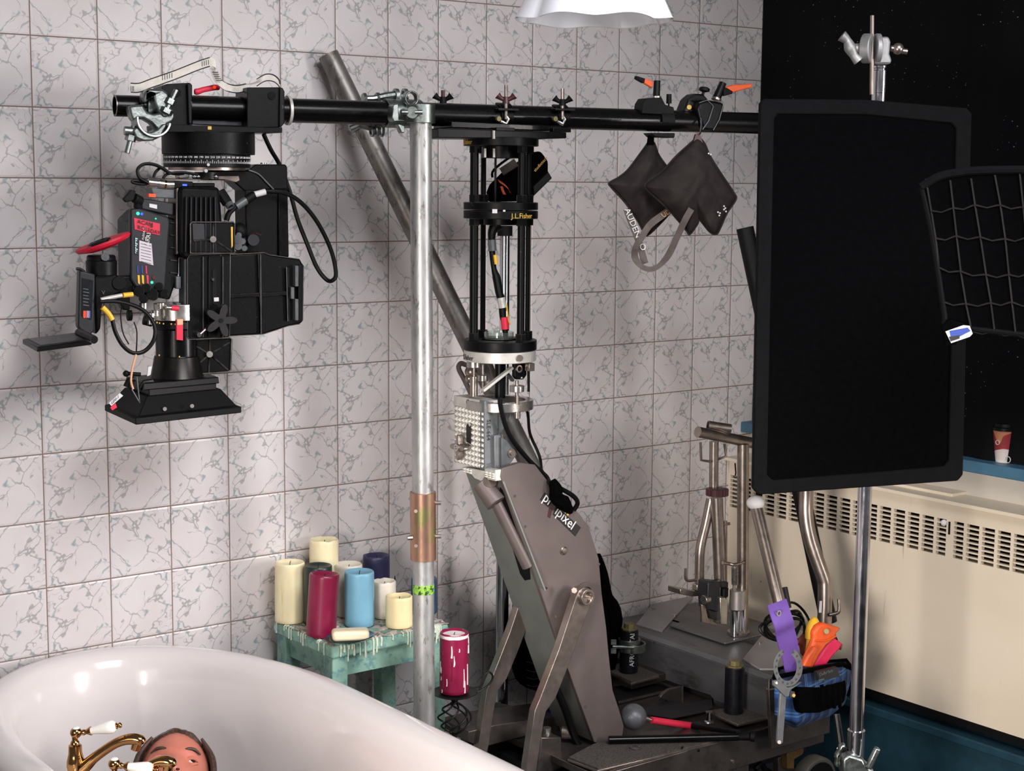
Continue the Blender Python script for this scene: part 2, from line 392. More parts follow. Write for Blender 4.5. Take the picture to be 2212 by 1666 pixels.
def tartan_mat():
    t = NT('tartan'); b = t.b; p = t.n('ShaderNodeTexCoord').outputs['Object']; s = t.n('ShaderNodeSeparateXYZ', {0: p})
    a = t.math('ADD', s.outputs[0], s.outputs[1]); z = s.outputs[2]
    def bands(x, per, ph, wd): return t.step(t.math('ABSOLUTE', t.math('SUBTRACT', t.math('FRACT', t.math('ADD', t.math('DIVIDE', x, per), ph)), .5)), wd - .03, wd + .03, 1, 0)
    col = t.mix(t.math('MULTIPLY', bands(a, .055, .1, .22), .6), s2l((20, 44, 84)), s2l((28, 78, 140)))
    col = t.mix(t.math('MULTIPLY', bands(z, .055, .3, .22), .6), col, s2l((12, 20, 38)))
    for x, ph in ((a, .35), (a, .5), (z, .7), (z, .85)): col = t.mix(t.math('MULTIPLY', bands(x, .055, ph, .03), .6), col, s2l((90, 128, 168)))
    t.L(col, b.inputs['Base Color']); b.inputs['Roughness'].default_value = .85
    bn = t.n('ShaderNodeBump', {'Strength': .4, 'Distance': .001, 'Height': t.noise(p, 500., 3)}); t.L(bn.outputs[0], b.inputs['Normal'])
tartan_mat()
def cup_mat():
    t = NT('cup_print'); b = t.b; p = t.n('ShaderNodeTexCoord').outputs['Object']; s = t.n('ShaderNodeSeparateXYZ', {0: p})
    col = t.mix(t.step(t.noise(p, 22., 0), .52, .54), s2l((150, 52, 56)), s2l((196, 130, 96)))
    col = t.mix(t.step(t.noise(t.n('ShaderNodeVectorMath', {0: p, 1: (3, 1, 2)}, operation='ADD').outputs[0], 20., 0), .6, .62), col, s2l((214, 202, 196)))
    col = t.mix(t.step(s.outputs[2], .006, .008, 1, 0), col, s2l((220, 214, 208)))
    t.L(col, b.inputs['Base Color']); b.inputs['Roughness'].default_value = .5
cup_mat()

# ---------------------------------------------------------------- the room
struct(MB().box((.3, .06, 1.4), 3.9, .12, 2.8).build('wall_back', 'marble_tile'))
struct(MB().box((2.3, -2.2, 1.4), .16, 4.4, 2.8).build('wall_right', 'plaster'))
struct(MB().box((.3, -2.2, -.05), 4.2, 4.6, .1).build('floor', 'floor_grey'))
# cream heater cabinet below the window
CX = 2.11
t = thing('radiator_cabinet', 'cream metal heater cabinet with long slotted grille below the blue window sill', 'radiator', (2.16, -1., 0))
# panel below the grille, thin frame above it
MB().box((CX + .05, -.95, .525), .1, 1.9, .42).build('front_panel', 'cream_enamel', t, .002)
MB().box((CX + .05, -.95, .857), .1, 1.9, .042).build('top_rail', 'cream_enamel', t, .002)
MB().box((CX + .04, -.95, .884), .12, 1.9, .010).box((CX + .06, -.62, .893), .06, .34, .008).build('lid', 'cream_enamel', t, .001)
MB().box((CX + .05, -.95, .79), .02, 1.9, .11).build('grille_backing', 'black_matt', t)
g = MB(); z0, z1 = .735, .836; y = 0.
for k in range(9): g.box((CX + .006, -.95, z0 + (z1 - z0) * k / 8), .012, 1.9, .0038)
k = 0
while y > -1.9:
    wd = .024 if abs(y + .80) < .024 else .0095
    g.box((CX + .006, y - .003, (z0 + z1) / 2), .0125, wd, z1 - z0); y -= .0475
g.build('grille', 'cream_enamel', t)
kp = PX((2042, 1129), CX); MB().sphere(kp - EX * .006, .0085).build('knob', 'white_label', t)
MB().box(PX((2051, 1141), CX) - EX * .0005, .002, .006, .034).build('slot', 'black_matt', t, .0005)
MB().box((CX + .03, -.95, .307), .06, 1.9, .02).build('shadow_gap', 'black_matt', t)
struct(MB().box((2.2, -.95, .14), .15, 1.9, .27).box((2.115, -.95, .265), .05, 1.9, .024).build('baseboard_right', 'teal_dark', bevel=.004))
struct(MB().box((2.215, -.95, .92), .03, 1.9, .08).build('trim_1', 'plaster'))
struct(MB().box((2.24, -.95, .9745), .17, 1.9, .031).build('trim_2', 'sill_blue', bevel=.003))
# black sheeting taped over the window above the sill, gently creased
s = MB(); rs = []
for i in range(61):
    y = -.004 - 1.9 * i / 60
    x = 2.20 + .006 * math.sin(i * .9) + .004 * math.sin(i * 2.3)
    rs.append([V((x, y, .992)), V((x, y, 2.78)), V((x + .004, y, 2.78)), V((x + .004, y, .992))])
s.rings(rs); tag(s.build('blackout_sheet', 'black_sheeting'), 'black speckled plastic sheeting hung over the window behind the black flag', 'blackout sheet')
# paper cup on the sill
cb = PX((2168, 1004), 2.215); cb.z = .990; rc = .0265
t = thing('paper_cup', 'small red and tan paper coffee cup with a black lid on the blue sill', 'cup', cb)
MB().lathe([(rc * .78, 0), (rc * .82, .004), (rc * 1.16, .083), (rc * 1.2, .085)], cb).build('cup_wall', 'cup_print', t)
MB().lathe([(rc * 1.24, .083), (rc * 1.24, .091), (rc * 1.1, .093), (rc * 1.06, .101), (rc * .9, .101)], cb).build('lid', 'black_plastic', t)
lg = MB()
for (x, y, r) in ((2155, 956, 4), (2177, 993, 6)):
    q = PX((x, y), 2.215 - rc * 1.08); lg.band(q, EX, EZ, r * .00125, .0012, 0, 360, .002, 16)
lg.build_each('printed_ring', 'white_label', t)

# ---------------------------------------------------------------- glass lamp shade at the top
lc = D((1283, 45), 2.7)
t = thing('pendant_lamp', 'white opal glass lamp shade with scalloped rim hanging at the top of the picture', 'lamp', lc)
def shade(prof):
    rs = []
    for r, h, sc in prof:
        ring = []
        for i in range(96):
            a = 2 * PI * i / 96 + .25; k = 1 + sc * (abs(math.cos(3.5 * a)) ** .8 - .6)
            ring.append(lc + V((math.cos(a) * r * k, math.sin(a) * r * k, h + sc * .025 * math.cos(7 * a))))
        rs.append(ring)
    return rs
pr = [(.129, 0, .10), (.126, .006, .10), (.116, .03, .085), (.106, .06, .06), (.088, .09, .03), (.06, .112, 0), (.03, .122, 0)]
inn = [(r - .0045, h - .001 if h > 0 else .0006, s_) for r, h, s_ in pr]
MB().rings(shade(pr + inn[::-1]), closed=True).build('glass_shade', 'glass_opal', t)
MB().cyl(lc + EZ * .118, lc + EZ * .17, .032).cyl(lc + EZ * .17, V((lc.x, lc.y, 2.8)), .004).build('lamp_holder', 'porcelain', t)

# ---------------------------------------------------------------- scaffold tubes
a = pipe_at(306); b = pipe_at(1720)
t = thing('black_pipe', 'long black horizontal pipe carrying the camera and running behind the black flag', 'pipe', a)
MB().pipe(a, b, .0254, .022).build('outer_tube', 'black_paint', t)
MB().pipe(pipe_at(248), a + PXD * .05, .0215, .018).build('inner_tube', 'black_paint', t)
e = pipe_at(248); MB().pipe(e, e + PXD * .0012, .0217, .0192).build('end_rim', 'nickel', t)
# upright galvanised pole
pt = V((.676, -.4745, 1.84)); pb = V((.690, -.4745, .0))
def pol(z): return pt + (pb - pt) * ((pt.z - z) / pt.z)
t = thing('galvanised_pole', 'upright galvanised scaffold pole rising from behind the white bathtub rim', 'scaffold pole', pb)
MB().pipe(pb, pt, .0238, .021).build('tube', 'galv_pipe', t)
zt = FP((905, 1283)).z - .0; q = PZ((910, 1279), 0)
def pz(y): # height of photo row y on the pole
    return PY((908, y), -.4745 - .02).z
MB().pipe(pol(pz(1215)), pol(pz(1068)), .0292, .0236).build('joint_sleeve', 'brass_sleeve', t, .0006)
g = MB()
for y in (1092, 1165): c = pol(pz(y)); g.cyl(c + CR * .025, c + CR * .040, .0045, n=8)
c = pol(pz(1165)); g.cyl(c - CR * .022 - CF * .015, c - CR * .034 - CF * .02, .005, n=8)
for y in (1105, 1180): c = pol(pz(y)); g.cyl(c - CR * .014 - CF * .024, c - CR * .0145 - CF * .0275, .004, n=10)
g.build_each('sleeve_bolt', 'nickel', t)
MB().pipe(pol(pz(1288)), pol(pz(1268)), .0243, .0236).build('tape_band', 'green_tape', t)
# leaning grey tube behind
p0 = D((709, 118), 3.80); p1 = D((1012, 735), 3.87); p2 = p1 + (p1 - p0) * .62
t = thing('leaning_tube', 'dull grey scaffold tube leaning diagonally behind the black pipe', 'scaffold tube', p2)
ax = (p2 - p0)
MB().pipe(p0, p2, .0245, .0215).build('tube', 'grey_pipe', t)

# ---------------------------------------------------------------- swivel clamp near the camera (left end of pipe)
def bolt(mb, p, d, L, r=.0055, nut=.011):
    d = V(d).normalized(); mb.cyl(p, p + d * L, r, n=12); mb.cyl(p + d * L * .35, p + d * (L * .35 + .011), nut, n=6); return mb
c = pipe_at(335)
t = thing('scaffold_clamp', 'galvanised swivel scaffold clamp gripping the left end of the black pipe', 'clamp', c)
MB().band(c, PXD, EZ, .0262, .005, -150, 150, .042).band(c + PXD * .0, PXD, EZ, .031, .003, -60, 60, .018).build('upper_jaw', 'zinc', t, .001)
cl = FP(cA(500, 720), -.055)
MB().band(cl, -PYD * .9 + EZ * .1, PXD, .030, .005, 170, 350, .05).build('lower_jaw', 'zinc', t, .001)
MB().prism([FP(cA(x, y), -.058) for x, y in ((305, 590), (430, 575), (470, 640), (520, 655), (600, 640), (690, 600), (705, 680), (690, 720), (640, 745), (610, 800), (540, 780), (500, 735), (440, 700), (390, 695), (370, 730), (335, 700))], PYD * .034).build('hinge_body', 'zinc', t, .006)
MB().prism([FP(cA(x, y), -.075) for x, y in ((345, 790), (370, 860), (440, 888), (520, 884), (590, 835), (640, 745), (600, 740), (555, 790), (500, 815), (430, 800), (380, 770))], PYD * .05).build('lower_cup', 'zinc', t, .003)
MB().prism([FP(cA(x, y), -.060) for x, y in ((430, 560), (440, 470), (480, 440), (600, 445), (650, 480), (660, 560), (690, 600), (640, 690), (600, 690), (560, 640), (530, 560), (520, 490), (480, 480), (470, 560))], PYD * .04).build('upper_cheek', 'zinc', t, .006)
g = MB(); bolt(g, FP(cA(620, 640), -.062), FP(cA(700, 480), -.062) - FP(cA(620, 640), -.062), .05)
g.cyl(FP(cA(640, 615), -.062), FP(cA(622, 650), -.062), .013, n=6)
bolt(g, FP(cA(350, 760), -.06), FP(cA(300, 960), -.06) - FP(cA(350, 760), -.06), .055)
g.cyl(FP(cA(270, 800), -.06), FP(cA(390, 810), -.06), .009, n=12)
g.build_each('bolt', 'zinc', t)
# right-angle clamp where pole meets pipe
c = pipe_at(888); cp = pol(1.845)
t = thing('scaffold_clamp', 'right-angle scaffold clamp joining the upright pole to the black pipe', 'clamp', c)
MB().band(c, PXD, -PYD, .0264, .005, -128, 128, .04).build('pipe_jaw', 'zinc', t, .001)
MB().band(cp - EZ * .002, EZ, -PYD, .0262, .005, -125, 125, .04).build('pole_jaw', 'zinc', t, .001)
g = MB().prism([FP(cD(x, y), -.092) for x, y in ((700, 540), (740, 530), (745, 655), (800, 665), (705, 675), (690, 640))], PYD * .03)
g.prism([FP(cD(x, y), -.09) for x, y in ((735, 690), (790, 705), (792, 762), (765, 765), (745, 720))], PYD * .02)
g.band(FP(cD(835, 490), -.03), -PYD, EZ, .012, .0045, 0, 360, .02, 24)
g.build_each('clamp_plate', 'zinc', t, .002)
g = MB().cyl(FP(cD(850, 600), -.085), FP(cD(850, 600), -.1), .0125, n=20).cyl(FP(cD(870, 600), -.1), FP(cD(930, 600), -.104), .005, n=12)
g.cyl(FP(cD(760, 598), -.094), FP(cD(810, 598), -.094), .0055, n=12)
g.build_each('bolt', 'zinc', t)
# clamp that holds the leaning tube behind the pipe
c = FP((800, 240), .11)
t = thing('scaffold_clamp', 'scaffold clamp behind the black pipe holding the leaning grey tube', 'clamp', c)
tc = p0 + (p1 - p0) * ((p0.z - 1.845) / (p0.z - p1.z)); ta = (p1 - p0).normalized()
g = MB().band(tc, ta, EZ, .0258, .005, 0, 330, .045); c3 = pipe_at(850)
g.band(c3, PXD, EZ, .0262, .005, -100, 250, .04).build_each('jaw', 'zinc', t, .001)
g = MB()
for k in range(3): g.band(FP(cD(530 + 38 * k, 745), .04), PXD, EZ, .010, .004, 0, 360, .005, 16)
g.tube([FP(cD(350, 730), .04), FP(cD(420, 700), .04), FP(cD(500, 720), .04), FP(cD(600, 690), .04)], .007)
g.tube([FP(cD(465, 490), .03), FP(cD(540, 490), .03), FP(cD(650, 470), .02), FP(cD(740, 455), .01)], [.006, .007, .009, .008])
g.cyl(FP(cD(560, 490), .03), FP(cD(585, 490), .03), .013, n=6).cyl(FP(cD(455, 490), .03), FP(cD(480, 490), .03), .012, n=6)
for x in (720, 790): g.band(FP(cD(x, 465), .01), PXD, EZ, .010, .005, 0, 360, .008, 16)
g.build_each('linkage', 'zinc', t)
# ---------------------------------------------------------------- remote pan head under the pipe
U = .00095  # metres per photo pixel at the camera rig
hc = pipe_at(450)
t = thing('pan_head', 'black motorised pan head with numbered dial bolted under the left end of the pipe', 'camera head', hc)
def plate(pts, off, th, name, m, par=None, bev=.0015, **k):
    return MB().prism([FP(q, off) for q in pts], PYD * th).build(name, m, par or t, bev, **k)
plate([cA(*q) for q in ((590, 420), (640, 400), (830, 390), (850, 410), (850, 760), (600, 760))], -.035, .075, 'mounting_bracket', 'black_metal')
plate([cA(*q) for q in ((1320, 430), (1600, 428), (1632, 460), (1636, 740), (1600, 770), (1320, 780))], -.04, .085, 'mounting_bracket', 'black_metal')
g = MB()
for (x, y) in ((835, 567), (1612, 597)): g.cyl(FP(cA(x, y), -.036), FP(cA(x, y), -.0445), .0045, n=14)
g.build_each('screw', 'chrome', t)
for poly in (((808, 395), (835, 392), (852, 410), (850, 740), (820, 745)), ((1596, 432), (1622, 432), (1640, 465), (1640, 735), (1610, 770), (1592, 765))):
    plate([cA(*q) for q in poly], -.045, .09, 'bracket_flange', 'black_plastic', bev=.002)
c = FP(cA(1655, 630)); c.z = 1.845; MB().cyl(c, c + PXD * .006, .031).build('washer', 'white_alloy', t)
# saddle plates and base plate
plate([cA(*q) for q in ((590, 745), (1500, 770), (1620, 770), (1620, 818), (600, 812))], -.06, .13, 'base_plate', 'black_metal')
plate([cA(*q) for q in ((850, 690), (1330, 700), (1330, 765), (850, 745))], .0, .03, 'motor_block', 'dark_grey')
g = MB(); g.prism([FP(cA(x, y), -.037) for x, y in ((700, 450), (760, 450), (760, 500), (700, 480))], PYD * .002)
g.cyl(FP(cA(720, 475), -.036), FP(cA(720, 475), -.040), .008); g.cyl(FP(cA(1530, 500), -.040), FP(cA(1530, 500), -.044), .008); g.build_each('slot_hole', 'black_matt', t)
# drum
def upc(mb, cx, y0, y1, wd, off, n=48, w2=None, pl=FP):
    a = pl((cx, y0), off); b = pl((cx, y1), off); b.x, b.y = a.x, a.y; k = (a - CC).length / FPX * .5
    mb.cyl(b, a, (w2 or wd) * k, wd * k, n); return mb
CXD = (352 + 548) / 2
upc(MB(), CXD, 287, 334, 193, .02).build('pan_drum', 'worn_black', t, .0015)
d0 = FP((CXD - 3, 334), .02); d1 = FP((CXD - 3, 362), .02); dr = 180 * .5 * (d0 - CC).length / FPX
MB().cyl(V((d0.x, d0.y, d1.z)), d0, dr, n=64).build('dial_ring', 'black_plastic', t, .001)
dial = t.children[-1] if False else [o for o in COL.objects if o.parent == t][-1]
g = MB(); f0 = math.atan2(CC.y - d0.y, CC.x - d0.x)
for k in range(-34, 35):
    a = f0 + k * .042; L = .007 if k % 3 == 0 else .004; dv = V((math.cos(a), math.sin(a), 0)); tv = V((-dv.y, dv.x, 0)); zc = (d0.z + d1.z) / 2 - .002
    o = V((d0.x, d0.y, zc)) + dv * dr
    g.box(o - EZ * (.002 - L / 2) * 0 + EZ * (L / 2 - .0035), .0008, .0008, L, (tv, dv, EZ))
g.build_each('scale_tick', 'white_ink', dial)
for k in range(-11, 12):
    a = f0 + k * .126; dv = V((math.cos(a), math.sin(a), 0)); tv = V((-dv.y, dv.x, 0))
    text('scale_number', str((200 + k * 10) % 360), flat(V((d0.x, d0.y, (d0.z + d1.z) / 2 + .0050)) + dv * dr - tv * .0045, tv, EZ, .0005), .0058, 'white_ink', dial)
upc(MB(), CXD - 3, 362, 368, 160, .02).build('dial_base', 'nickel', t)
upc(MB(), CXD - 3, 372, 387, 52, .02).build('spindle', 'dark_grey', t)
g = MB(); g.cyl(FP(cA(968, 1142), -.075), FP(cA(968, 1142), -.082), .0035); g.cyl(FP(cA(988, 1090), -.075), FP(cA(988, 1090), -.079), .003)
g.build_each('index_screw', 'white_alloy', t)
plate([(449, 273), (457, 273), (457, 280), (449, 280)], -.062, .004, 'index_mark', 'gold_text', bev=0)
# yoke: curved top arm and the long drop arm
plate([cC(*q) for q in ((330, 92), (590, 92), (640, 50), (850, 50), (868, 62), (875, 230), (720, 235), (640, 245), (560, 245), (470, 165), (300, 165))], .015, .07, 'yoke_top', 'black_metal', bev=.003)
plate([cC(*q) for q in ((565, 235), (800, 235), (800, 770), (575, 770))], .01, .08, 'yoke_arm', 'black_metal', bev=.003)
plate([cC(*q) for q in ((802, 60), (870, 66), (882, 720), (802, 715))], .02, .07, 'yoke_side', 'black_paint', bev=.003)
plate([cC(*q) for q in ((360, 132), (520, 132), (528, 165), (500, 180), (420, 160), (360, 158))], .005, .01, 'bracket_edge', 'nickel', bev=.001)
g = MB()
for (x, y) in ((703, 44), (690, 44)): g.cyl(FP(cC(x, y + 4), .04), FP(cC(x, y - 5), .04), .005)
g.build_each('screw', 'chrome', t)
g = MB().tube([FP(cC(590, 92), .012), FP(cC(660, 120), .012), FP(cC(720, 180), .012), FP(cC(770, 232), .012)], .0018, sm=4)
g.build('edge_trim', 'grey_plastic', t)
# tilt box with ribs (big black block right of the camera)
t = thing('tilt_motor_box', 'large black ribbed motor housing with star knob on the right of the cinema camera', 'motor housing', FP((530, 760), 0))
plate([cC(*q) for q in ((440, 700), (700, 684), (740, 700), (960, 730), (975, 760), (992, 780), (985, 1180), (960, 1200), (880, 1215), (700, 1275), (440, 1290))], -.03, .11, 'housing', 'worn_black', bev=.004)
plate([cC(*q) for q in ((950, 775), (992, 780), (985, 1175), (945, 1180))], -.042, .02, 'end_flange', 'black_metal', bev=.002)
for a, b in (((665, 690), (690, 1270)), ((870, 790), (880, 1180))):
    x0, y0 = a; x1, y1 = b
    plate([cC(x0 - 9, y0 + 6), cC(x0 + 12, y0 + 6), cC(x1 + 6, y1 - 2), cC(x1 - 12, y1 - 2)], -.0375, .009, 'rib', 'worn_black', bev=.001)
plate([cC(455, 985), cC(900, 965), cC(900, 990), cC(455, 1012)], -.0375, .009, 'rib', 'worn_black', bev=.001)
for y0, y1 in ((780, 930), (1020, 1175)):
    plate([cC(*q) for q in ((925, y0), (950, y0), (950, y1), (925, y1))], -.046, .018, 'hinge_leaf', 'grey_plastic', bev=.001)
plate([cC(*q) for q in ((895, 935), (920, 935), (920, 1020), (895, 1020))], -.044, .016, 'hinge_leaf', 'grey_plastic', bev=.001)
plate([cC(*q) for q in ((165, 700), (450, 690), (462, 700), (455, 1290), (440, 1300), (160, 1312), (148, 1290), (148, 730))], -.045, .05, 'front_plate', 'worn_black', bev=.005)
plate([cC(*q) for q in ((126, 712), (150, 700), (150, 1308), (126, 1250))], -.038, .045, 'plate_side', 'grey_plastic', bev=.003)
for x in (262, 300, 405):
    plate([cC(*q) for q in ((x, 715), (x + 14, 712), (x + 14, 1290), (x, 1294))], -.0485, .005, 'raised_strip', 'black_plastic', bev=.001)
plate([cC(*q) for q in ((330, 810), (345, 798), (358, 810), (358, 1050), (345, 1062), (330, 1050))], -.0465, .004, 'slot', 'black_matt', bev=.0)
g = MB().cyl(FP(cC(335, 880), -.045), FP(cC(335, 880), -.052), .0028, n=12).cyl(FP(cC(236, 1278), -.045), FP(cC(236, 1278), -.056), .0050, n=14)
g.tube([FP(cC(236, 1278), -.053), FP(cC(305, 1215), -.06)], .0028); g.build_each('screw', 'chrome', t)
plate([cC(*q) for q in ((340, 1010), (375, 1008), (376, 1036), (342, 1038))], -.0490, .006, 'label', 'white_label', bev=0)
for P_ in ([(165, 702), (450, 692), (458, 700), (453, 1288), (440, 1298), (162, 1310), (150, 1290), (150, 730)], [(262, 715), (262, 1294)], [(404, 715), (404, 1294)]):
    MB().tube([FP(cC(*q), -.0492 if len(P_) == 2 else -.0455) for q in P_], .0007, 6, closed=len(P_) > 2).build('worn_edge', 'edge_wear', t)
for P_ in ([(440, 700), (700, 686), (740, 702), (955, 732)], [(440, 1288), (700, 1273), (880, 1213), (958, 1200)], [(676, 696), (680, 1270)], [(862, 790), (872, 1180)], [(985, 785), (980, 1175)]):
    MB().tube([FP(cC(*q), -.031 if P_[0][0] == 440 else -.0385 if P_[0][0] < 950 else -.043) for q in P_], .0008, 6).build('worn_edge', 'edge_wear', t)
# star knob, five arms
kc = FP(cC(392, 1175), -.075); g = MB(); pts = []
for k in range(60):
    a = 2 * PI * k / 60 + .35; r = .0125 + .0225 * (.5 + .5 * math.cos(5 * a)) ** .9
    pts.append(kc + PXD * r * math.cos(a) + EZ * r * math.sin(a))
g.prism(pts, PYD * .016).cyl(kc + PYD * .014, kc + PYD * .032, .009)
sk = g.build('star_knob', 'star_black', t, .003)
MB().cyl(kc, kc - PYD * .002, .0045).build('knob_cap', 'black_matt', sk)
# upper and lower mounting plates with ribs
def ribplate(poly, off, cx, cy, arms, name):
    p = plate([cC(*q) for q in poly], off, .012, name, 'black_metal', bev=.003)
    g = MB(); P = [FP(cC(*q), off - .002) for q in poly]
    g.tube(P, .0017, 6, closed=True)
    for q in arms: g.tube([FP(cC(cx, cy), off - .001), FP(cC(*q), off - .001)], .0018, 6)
    g.build_each('rib', 'worn_black', p)
    MB().tube([FP(cC(*q), off - .0036) for q in poly], .0007, 6, closed=True).build('worn_edge', 'edge_wear', p)
    MB().cyl(FP(cC(cx, cy), off), FP(cC(cx, cy), off - .008), .0065, n=20).build_each('screw', 'steel', p)
    return p
ribplate(((170, 478), (185, 466), (478, 466), (490, 480), (488, 690), (170, 690)), -.055, 335, 590, ((335, 470), (335, 688), (470, 680), (195, 600)), 'upper_plate')
plate([cC(*q) for q in ((185, 475), (270, 478), (275, 590), (190, 595))], -.057, .003, 'data_plate', 'dark_grey', bev=.0005)
plate([cC(*q) for q in ((462, 500), (478, 500), (478, 640), (466, 655))], -.0575, .003, 'edge_plate', 'gold_text', bev=.001)
ribplate(((160, 1315), (455, 1300), (468, 1310), (462, 1530), (440, 1545), (160, 1565), (146, 1550)), -.030, 310, 1418, ((165, 1330), (455, 1330), (165, 1540), (440, 1530), (310, 1310), (303, 1550)), 'lower_plate')
g = MB()
for (x, y, r) in ((510, 590, .011), (545, 605, .008), (515, 640, .010), (560, 655, .007), (520, 560, .007)):
    g.cyl(FP(cC(x, y), -.01), FP(cC(x, y), -.035), r, r * .8, 16)
g.build_each('connector', 'grey_plastic', t)
MB().sphere(FP(cC(520, 530), -.01), .018).build('cable_knob', 'black_matt', t)
MB().cyl(FP(cC(625, 595), -.0), FP(cC(625, 595), -.03), .012).build('lock_knob', 'dark_grey', t)
MB().tube([FP(cC(600, 560), .0), FP(cC(640, 545), -.01), FP(cC(680, 560), 0)], .0015).build('red_mark', 'maroon', t)

# ---------------------------------------------------------------- cinema camera, lens pointing down
t = thing('cinema_camera', 'black cinema camera hanging nose down over the bathtub with red tape on its side', 'camera', FP((380, 900), 0))
plate([cB(*q) for q in ((860, 165), (1110, 235), (1125, 330), (1120, 600), (1060, 780), (850, 740), (790, 660), (782, 240))], -.02, .11, 'camera_body', 'black_plastic', bev=.004)
sd = plate([cB(*q) for q in ((790, 160), (850, 155), (1050, 215), (1060, 250), (1030, 700), (1000, 760), (830, 700), (790, 640))], -.035, .02, 'side_panel', 'dark_grey', bev=.004)
plate([cB(*q) for q in ((815, 222), (992, 262), (990, 342), (820, 300))], -.0368, .002, 'red_tape', 'red_tape', sd, 0)
fx = (FP(cB(990, 262), -.037) - FP(cB(815, 222), -.037)).normalized()
text('tape_writing', 'ACAM\nROLL', flat(FP(cB(838, 258), -.0375), fx, EZ), .0115, 'ink', sd, .0002)
text('tape_writing', 'B\nDAY', flat(FP(cB(925, 285), -.0375), fx, EZ), .0105, 'ink', sd, .0002)
dn = (FP(cB(930, 420), -.037) - FP(cB(945, 330), -.037)).normalized()
text('side_lettering', 'ARRI', flat(FP(cB(915, 412), -.0368), -dn, FP(cB(900, 380), -.037) - FP(cB(960, 384), -.037), .0005), .0125, 'white_ink', sd)
text('side_lettering', 'ALEXA 35\n4K', flat(FP(cB(880, 372), -.0368), -dn, FP(cB(860, 380), -.037) - FP(cB(960, 384), -.037), .0005), .006, 'white_ink', sd)
lb = plate([cB(*q) for q in ((852, 375), (935, 398), (947, 545), (850, 515))], -.0366, .0018, 'label', 'pink_label', sd, 0)
g = MB()
for k in range(7): y = 395 + k * 20; g.prism([FP(cB(*q), -.0369) for q in ((862, y), (932, y + 17), (932, y + 21), (862, y + 4))], PYD * .0003)
g.build_each('print_line', 'grey_plastic', sd)
plate([cB(*q) for q in ((820, 350), (845, 357), (850, 478), (820, 468))], -.0362, .0014, 'status_screen', 'ink', sd, 0)
g = MB()
for k in range(9):
    y = 358 + k * 12; g.prism([FP(cB(*q), -.0366) for q in ((824, y), (840 - (k % 3) * 5, y + 4), (840 - (k % 3) * 5, y + 10), (824, y + 6))], PYD * .0003)
g.build_each('screen_line', 'screen_text', sd)
for x, m_ in ((835, 'blue_label'), (865, 'blue_label'), (893, 'red_tape')):
    plate([cB(x, 545), cB(x + 9, 548), cB(x + 12, 604), cB(x + 3, 600)], -.0362, .0014, 'button_mark', m_, sd, 0)
for x, m_ in ((840, 'yellow'), (868, 'yellow'), (900, 'red_tape')):
    plate([cB(x, 610), cB(x + 14, 613), cB(x + 16, 676), cB(x + 3, 664)], -.0362, .0014, 'button_mark', m_, sd, 0)
for x, y, r, m_ in ((842, 193, 11, 'led_green'), (868, 196, 9, 'led_blue'), (963, 228, 5, 'led_green'), (937, 661, 9, 'led_green')):
    MB().cyl(FP(cB(x, y), -.034), FP(cB(x, y), -.0372), r * .0003, n=12).build_each('status_light', m_, t)
MB().cyl(FP(cB(953, 626), -.034), FP(cB(953, 626), -.0375), .0045, n=16).build('record_button', 'maroon', sd)
# vent grille of the body right part
g = MB()
for k in range(5): y = 250 + k * 85; g.prism([FP(cB(*q), -.0235) for q in ((1062, y), (1110, y + 6), (1110, y + 13), (1062, y + 7))], PYD * .004)
g.build_each('body_ledge', 'dark_grey', t)
plate([cB(*q) for q in ((865, 90), (1085, 120), (1085, 210), (865, 165))], -.03, .07, 'top_box', 'dark_grey', bev=.003)
plate([cB(*q) for q in ((920, 125), (972, 134), (972, 162), (920, 150))], -.0318, .002, 'label', 'white_label', bev=0)
g = MB().prism([FP(cB(x, y), -.045) for x, y in ((740, 95), (795, 30), (830, 40), (815, 105), (760, 118))], PYD * .012)
g.cyl(FP(cB(815, 85), -.04), FP(cB(860, 110), -.03), .010, n=16); g.cyl(FP(cB(845, 85), -.035), FP(cB(835, 155), -.03), .007, n=16)
g.build('clamp_lever', 'black_matt', t, .002)
# heat sink with vertical cooling fins
hs = plate([cA(*q) for q in ((735, 1290), (780, 1270), (1080, 1280), (1090, 1310), (1110, 1580), (1080, 1740), (1060, 1860), (1000, 1900), (780, 1900), (735, 1850))], -.045, .09, 'heat_sink', 'black_metal', bev=.008)
g = MB()
for k in range(7):
    x = 795 + 41 * k; g.prism([FP(cA(*q), -.056) for q in ((x, 1362), (x + 13, 1362), (x + 6 + k * 2, 1840), (x - 8 + k * 2, 1840))], PYD * .012)
g.build_each('fin', 'dark_grey', hs, .0015)
plate([cA(*q) for q in ((712, 1290), (738, 1284), (738, 1850), (712, 1860))], -.035, .07, 'body_edge', 'nickel', bev=.002)
plate([cA(*q) for q in ((855, 1245), (1045, 1245), (1045, 1280), (855, 1280))], -.03, .06, 'top_mount', 'black_metal', bev=.002)
MB().tube([FP(cA(1085, 1320), -.03), FP(cA(1120, 1370), -.035), FP(cA(1150, 1420), -.04)], .011).tube([FP(cA(1150, 1420), -.04), FP(cA(1180, 1450), -.045)], .0075).build('side_handle', 'black_matt', t)
MB().pipe(FP(cA(1162, 1425), -.045), FP(cA(1180, 1450), -.050), .009, .006, 16).build('handle_tip', 'grey_plastic', t)
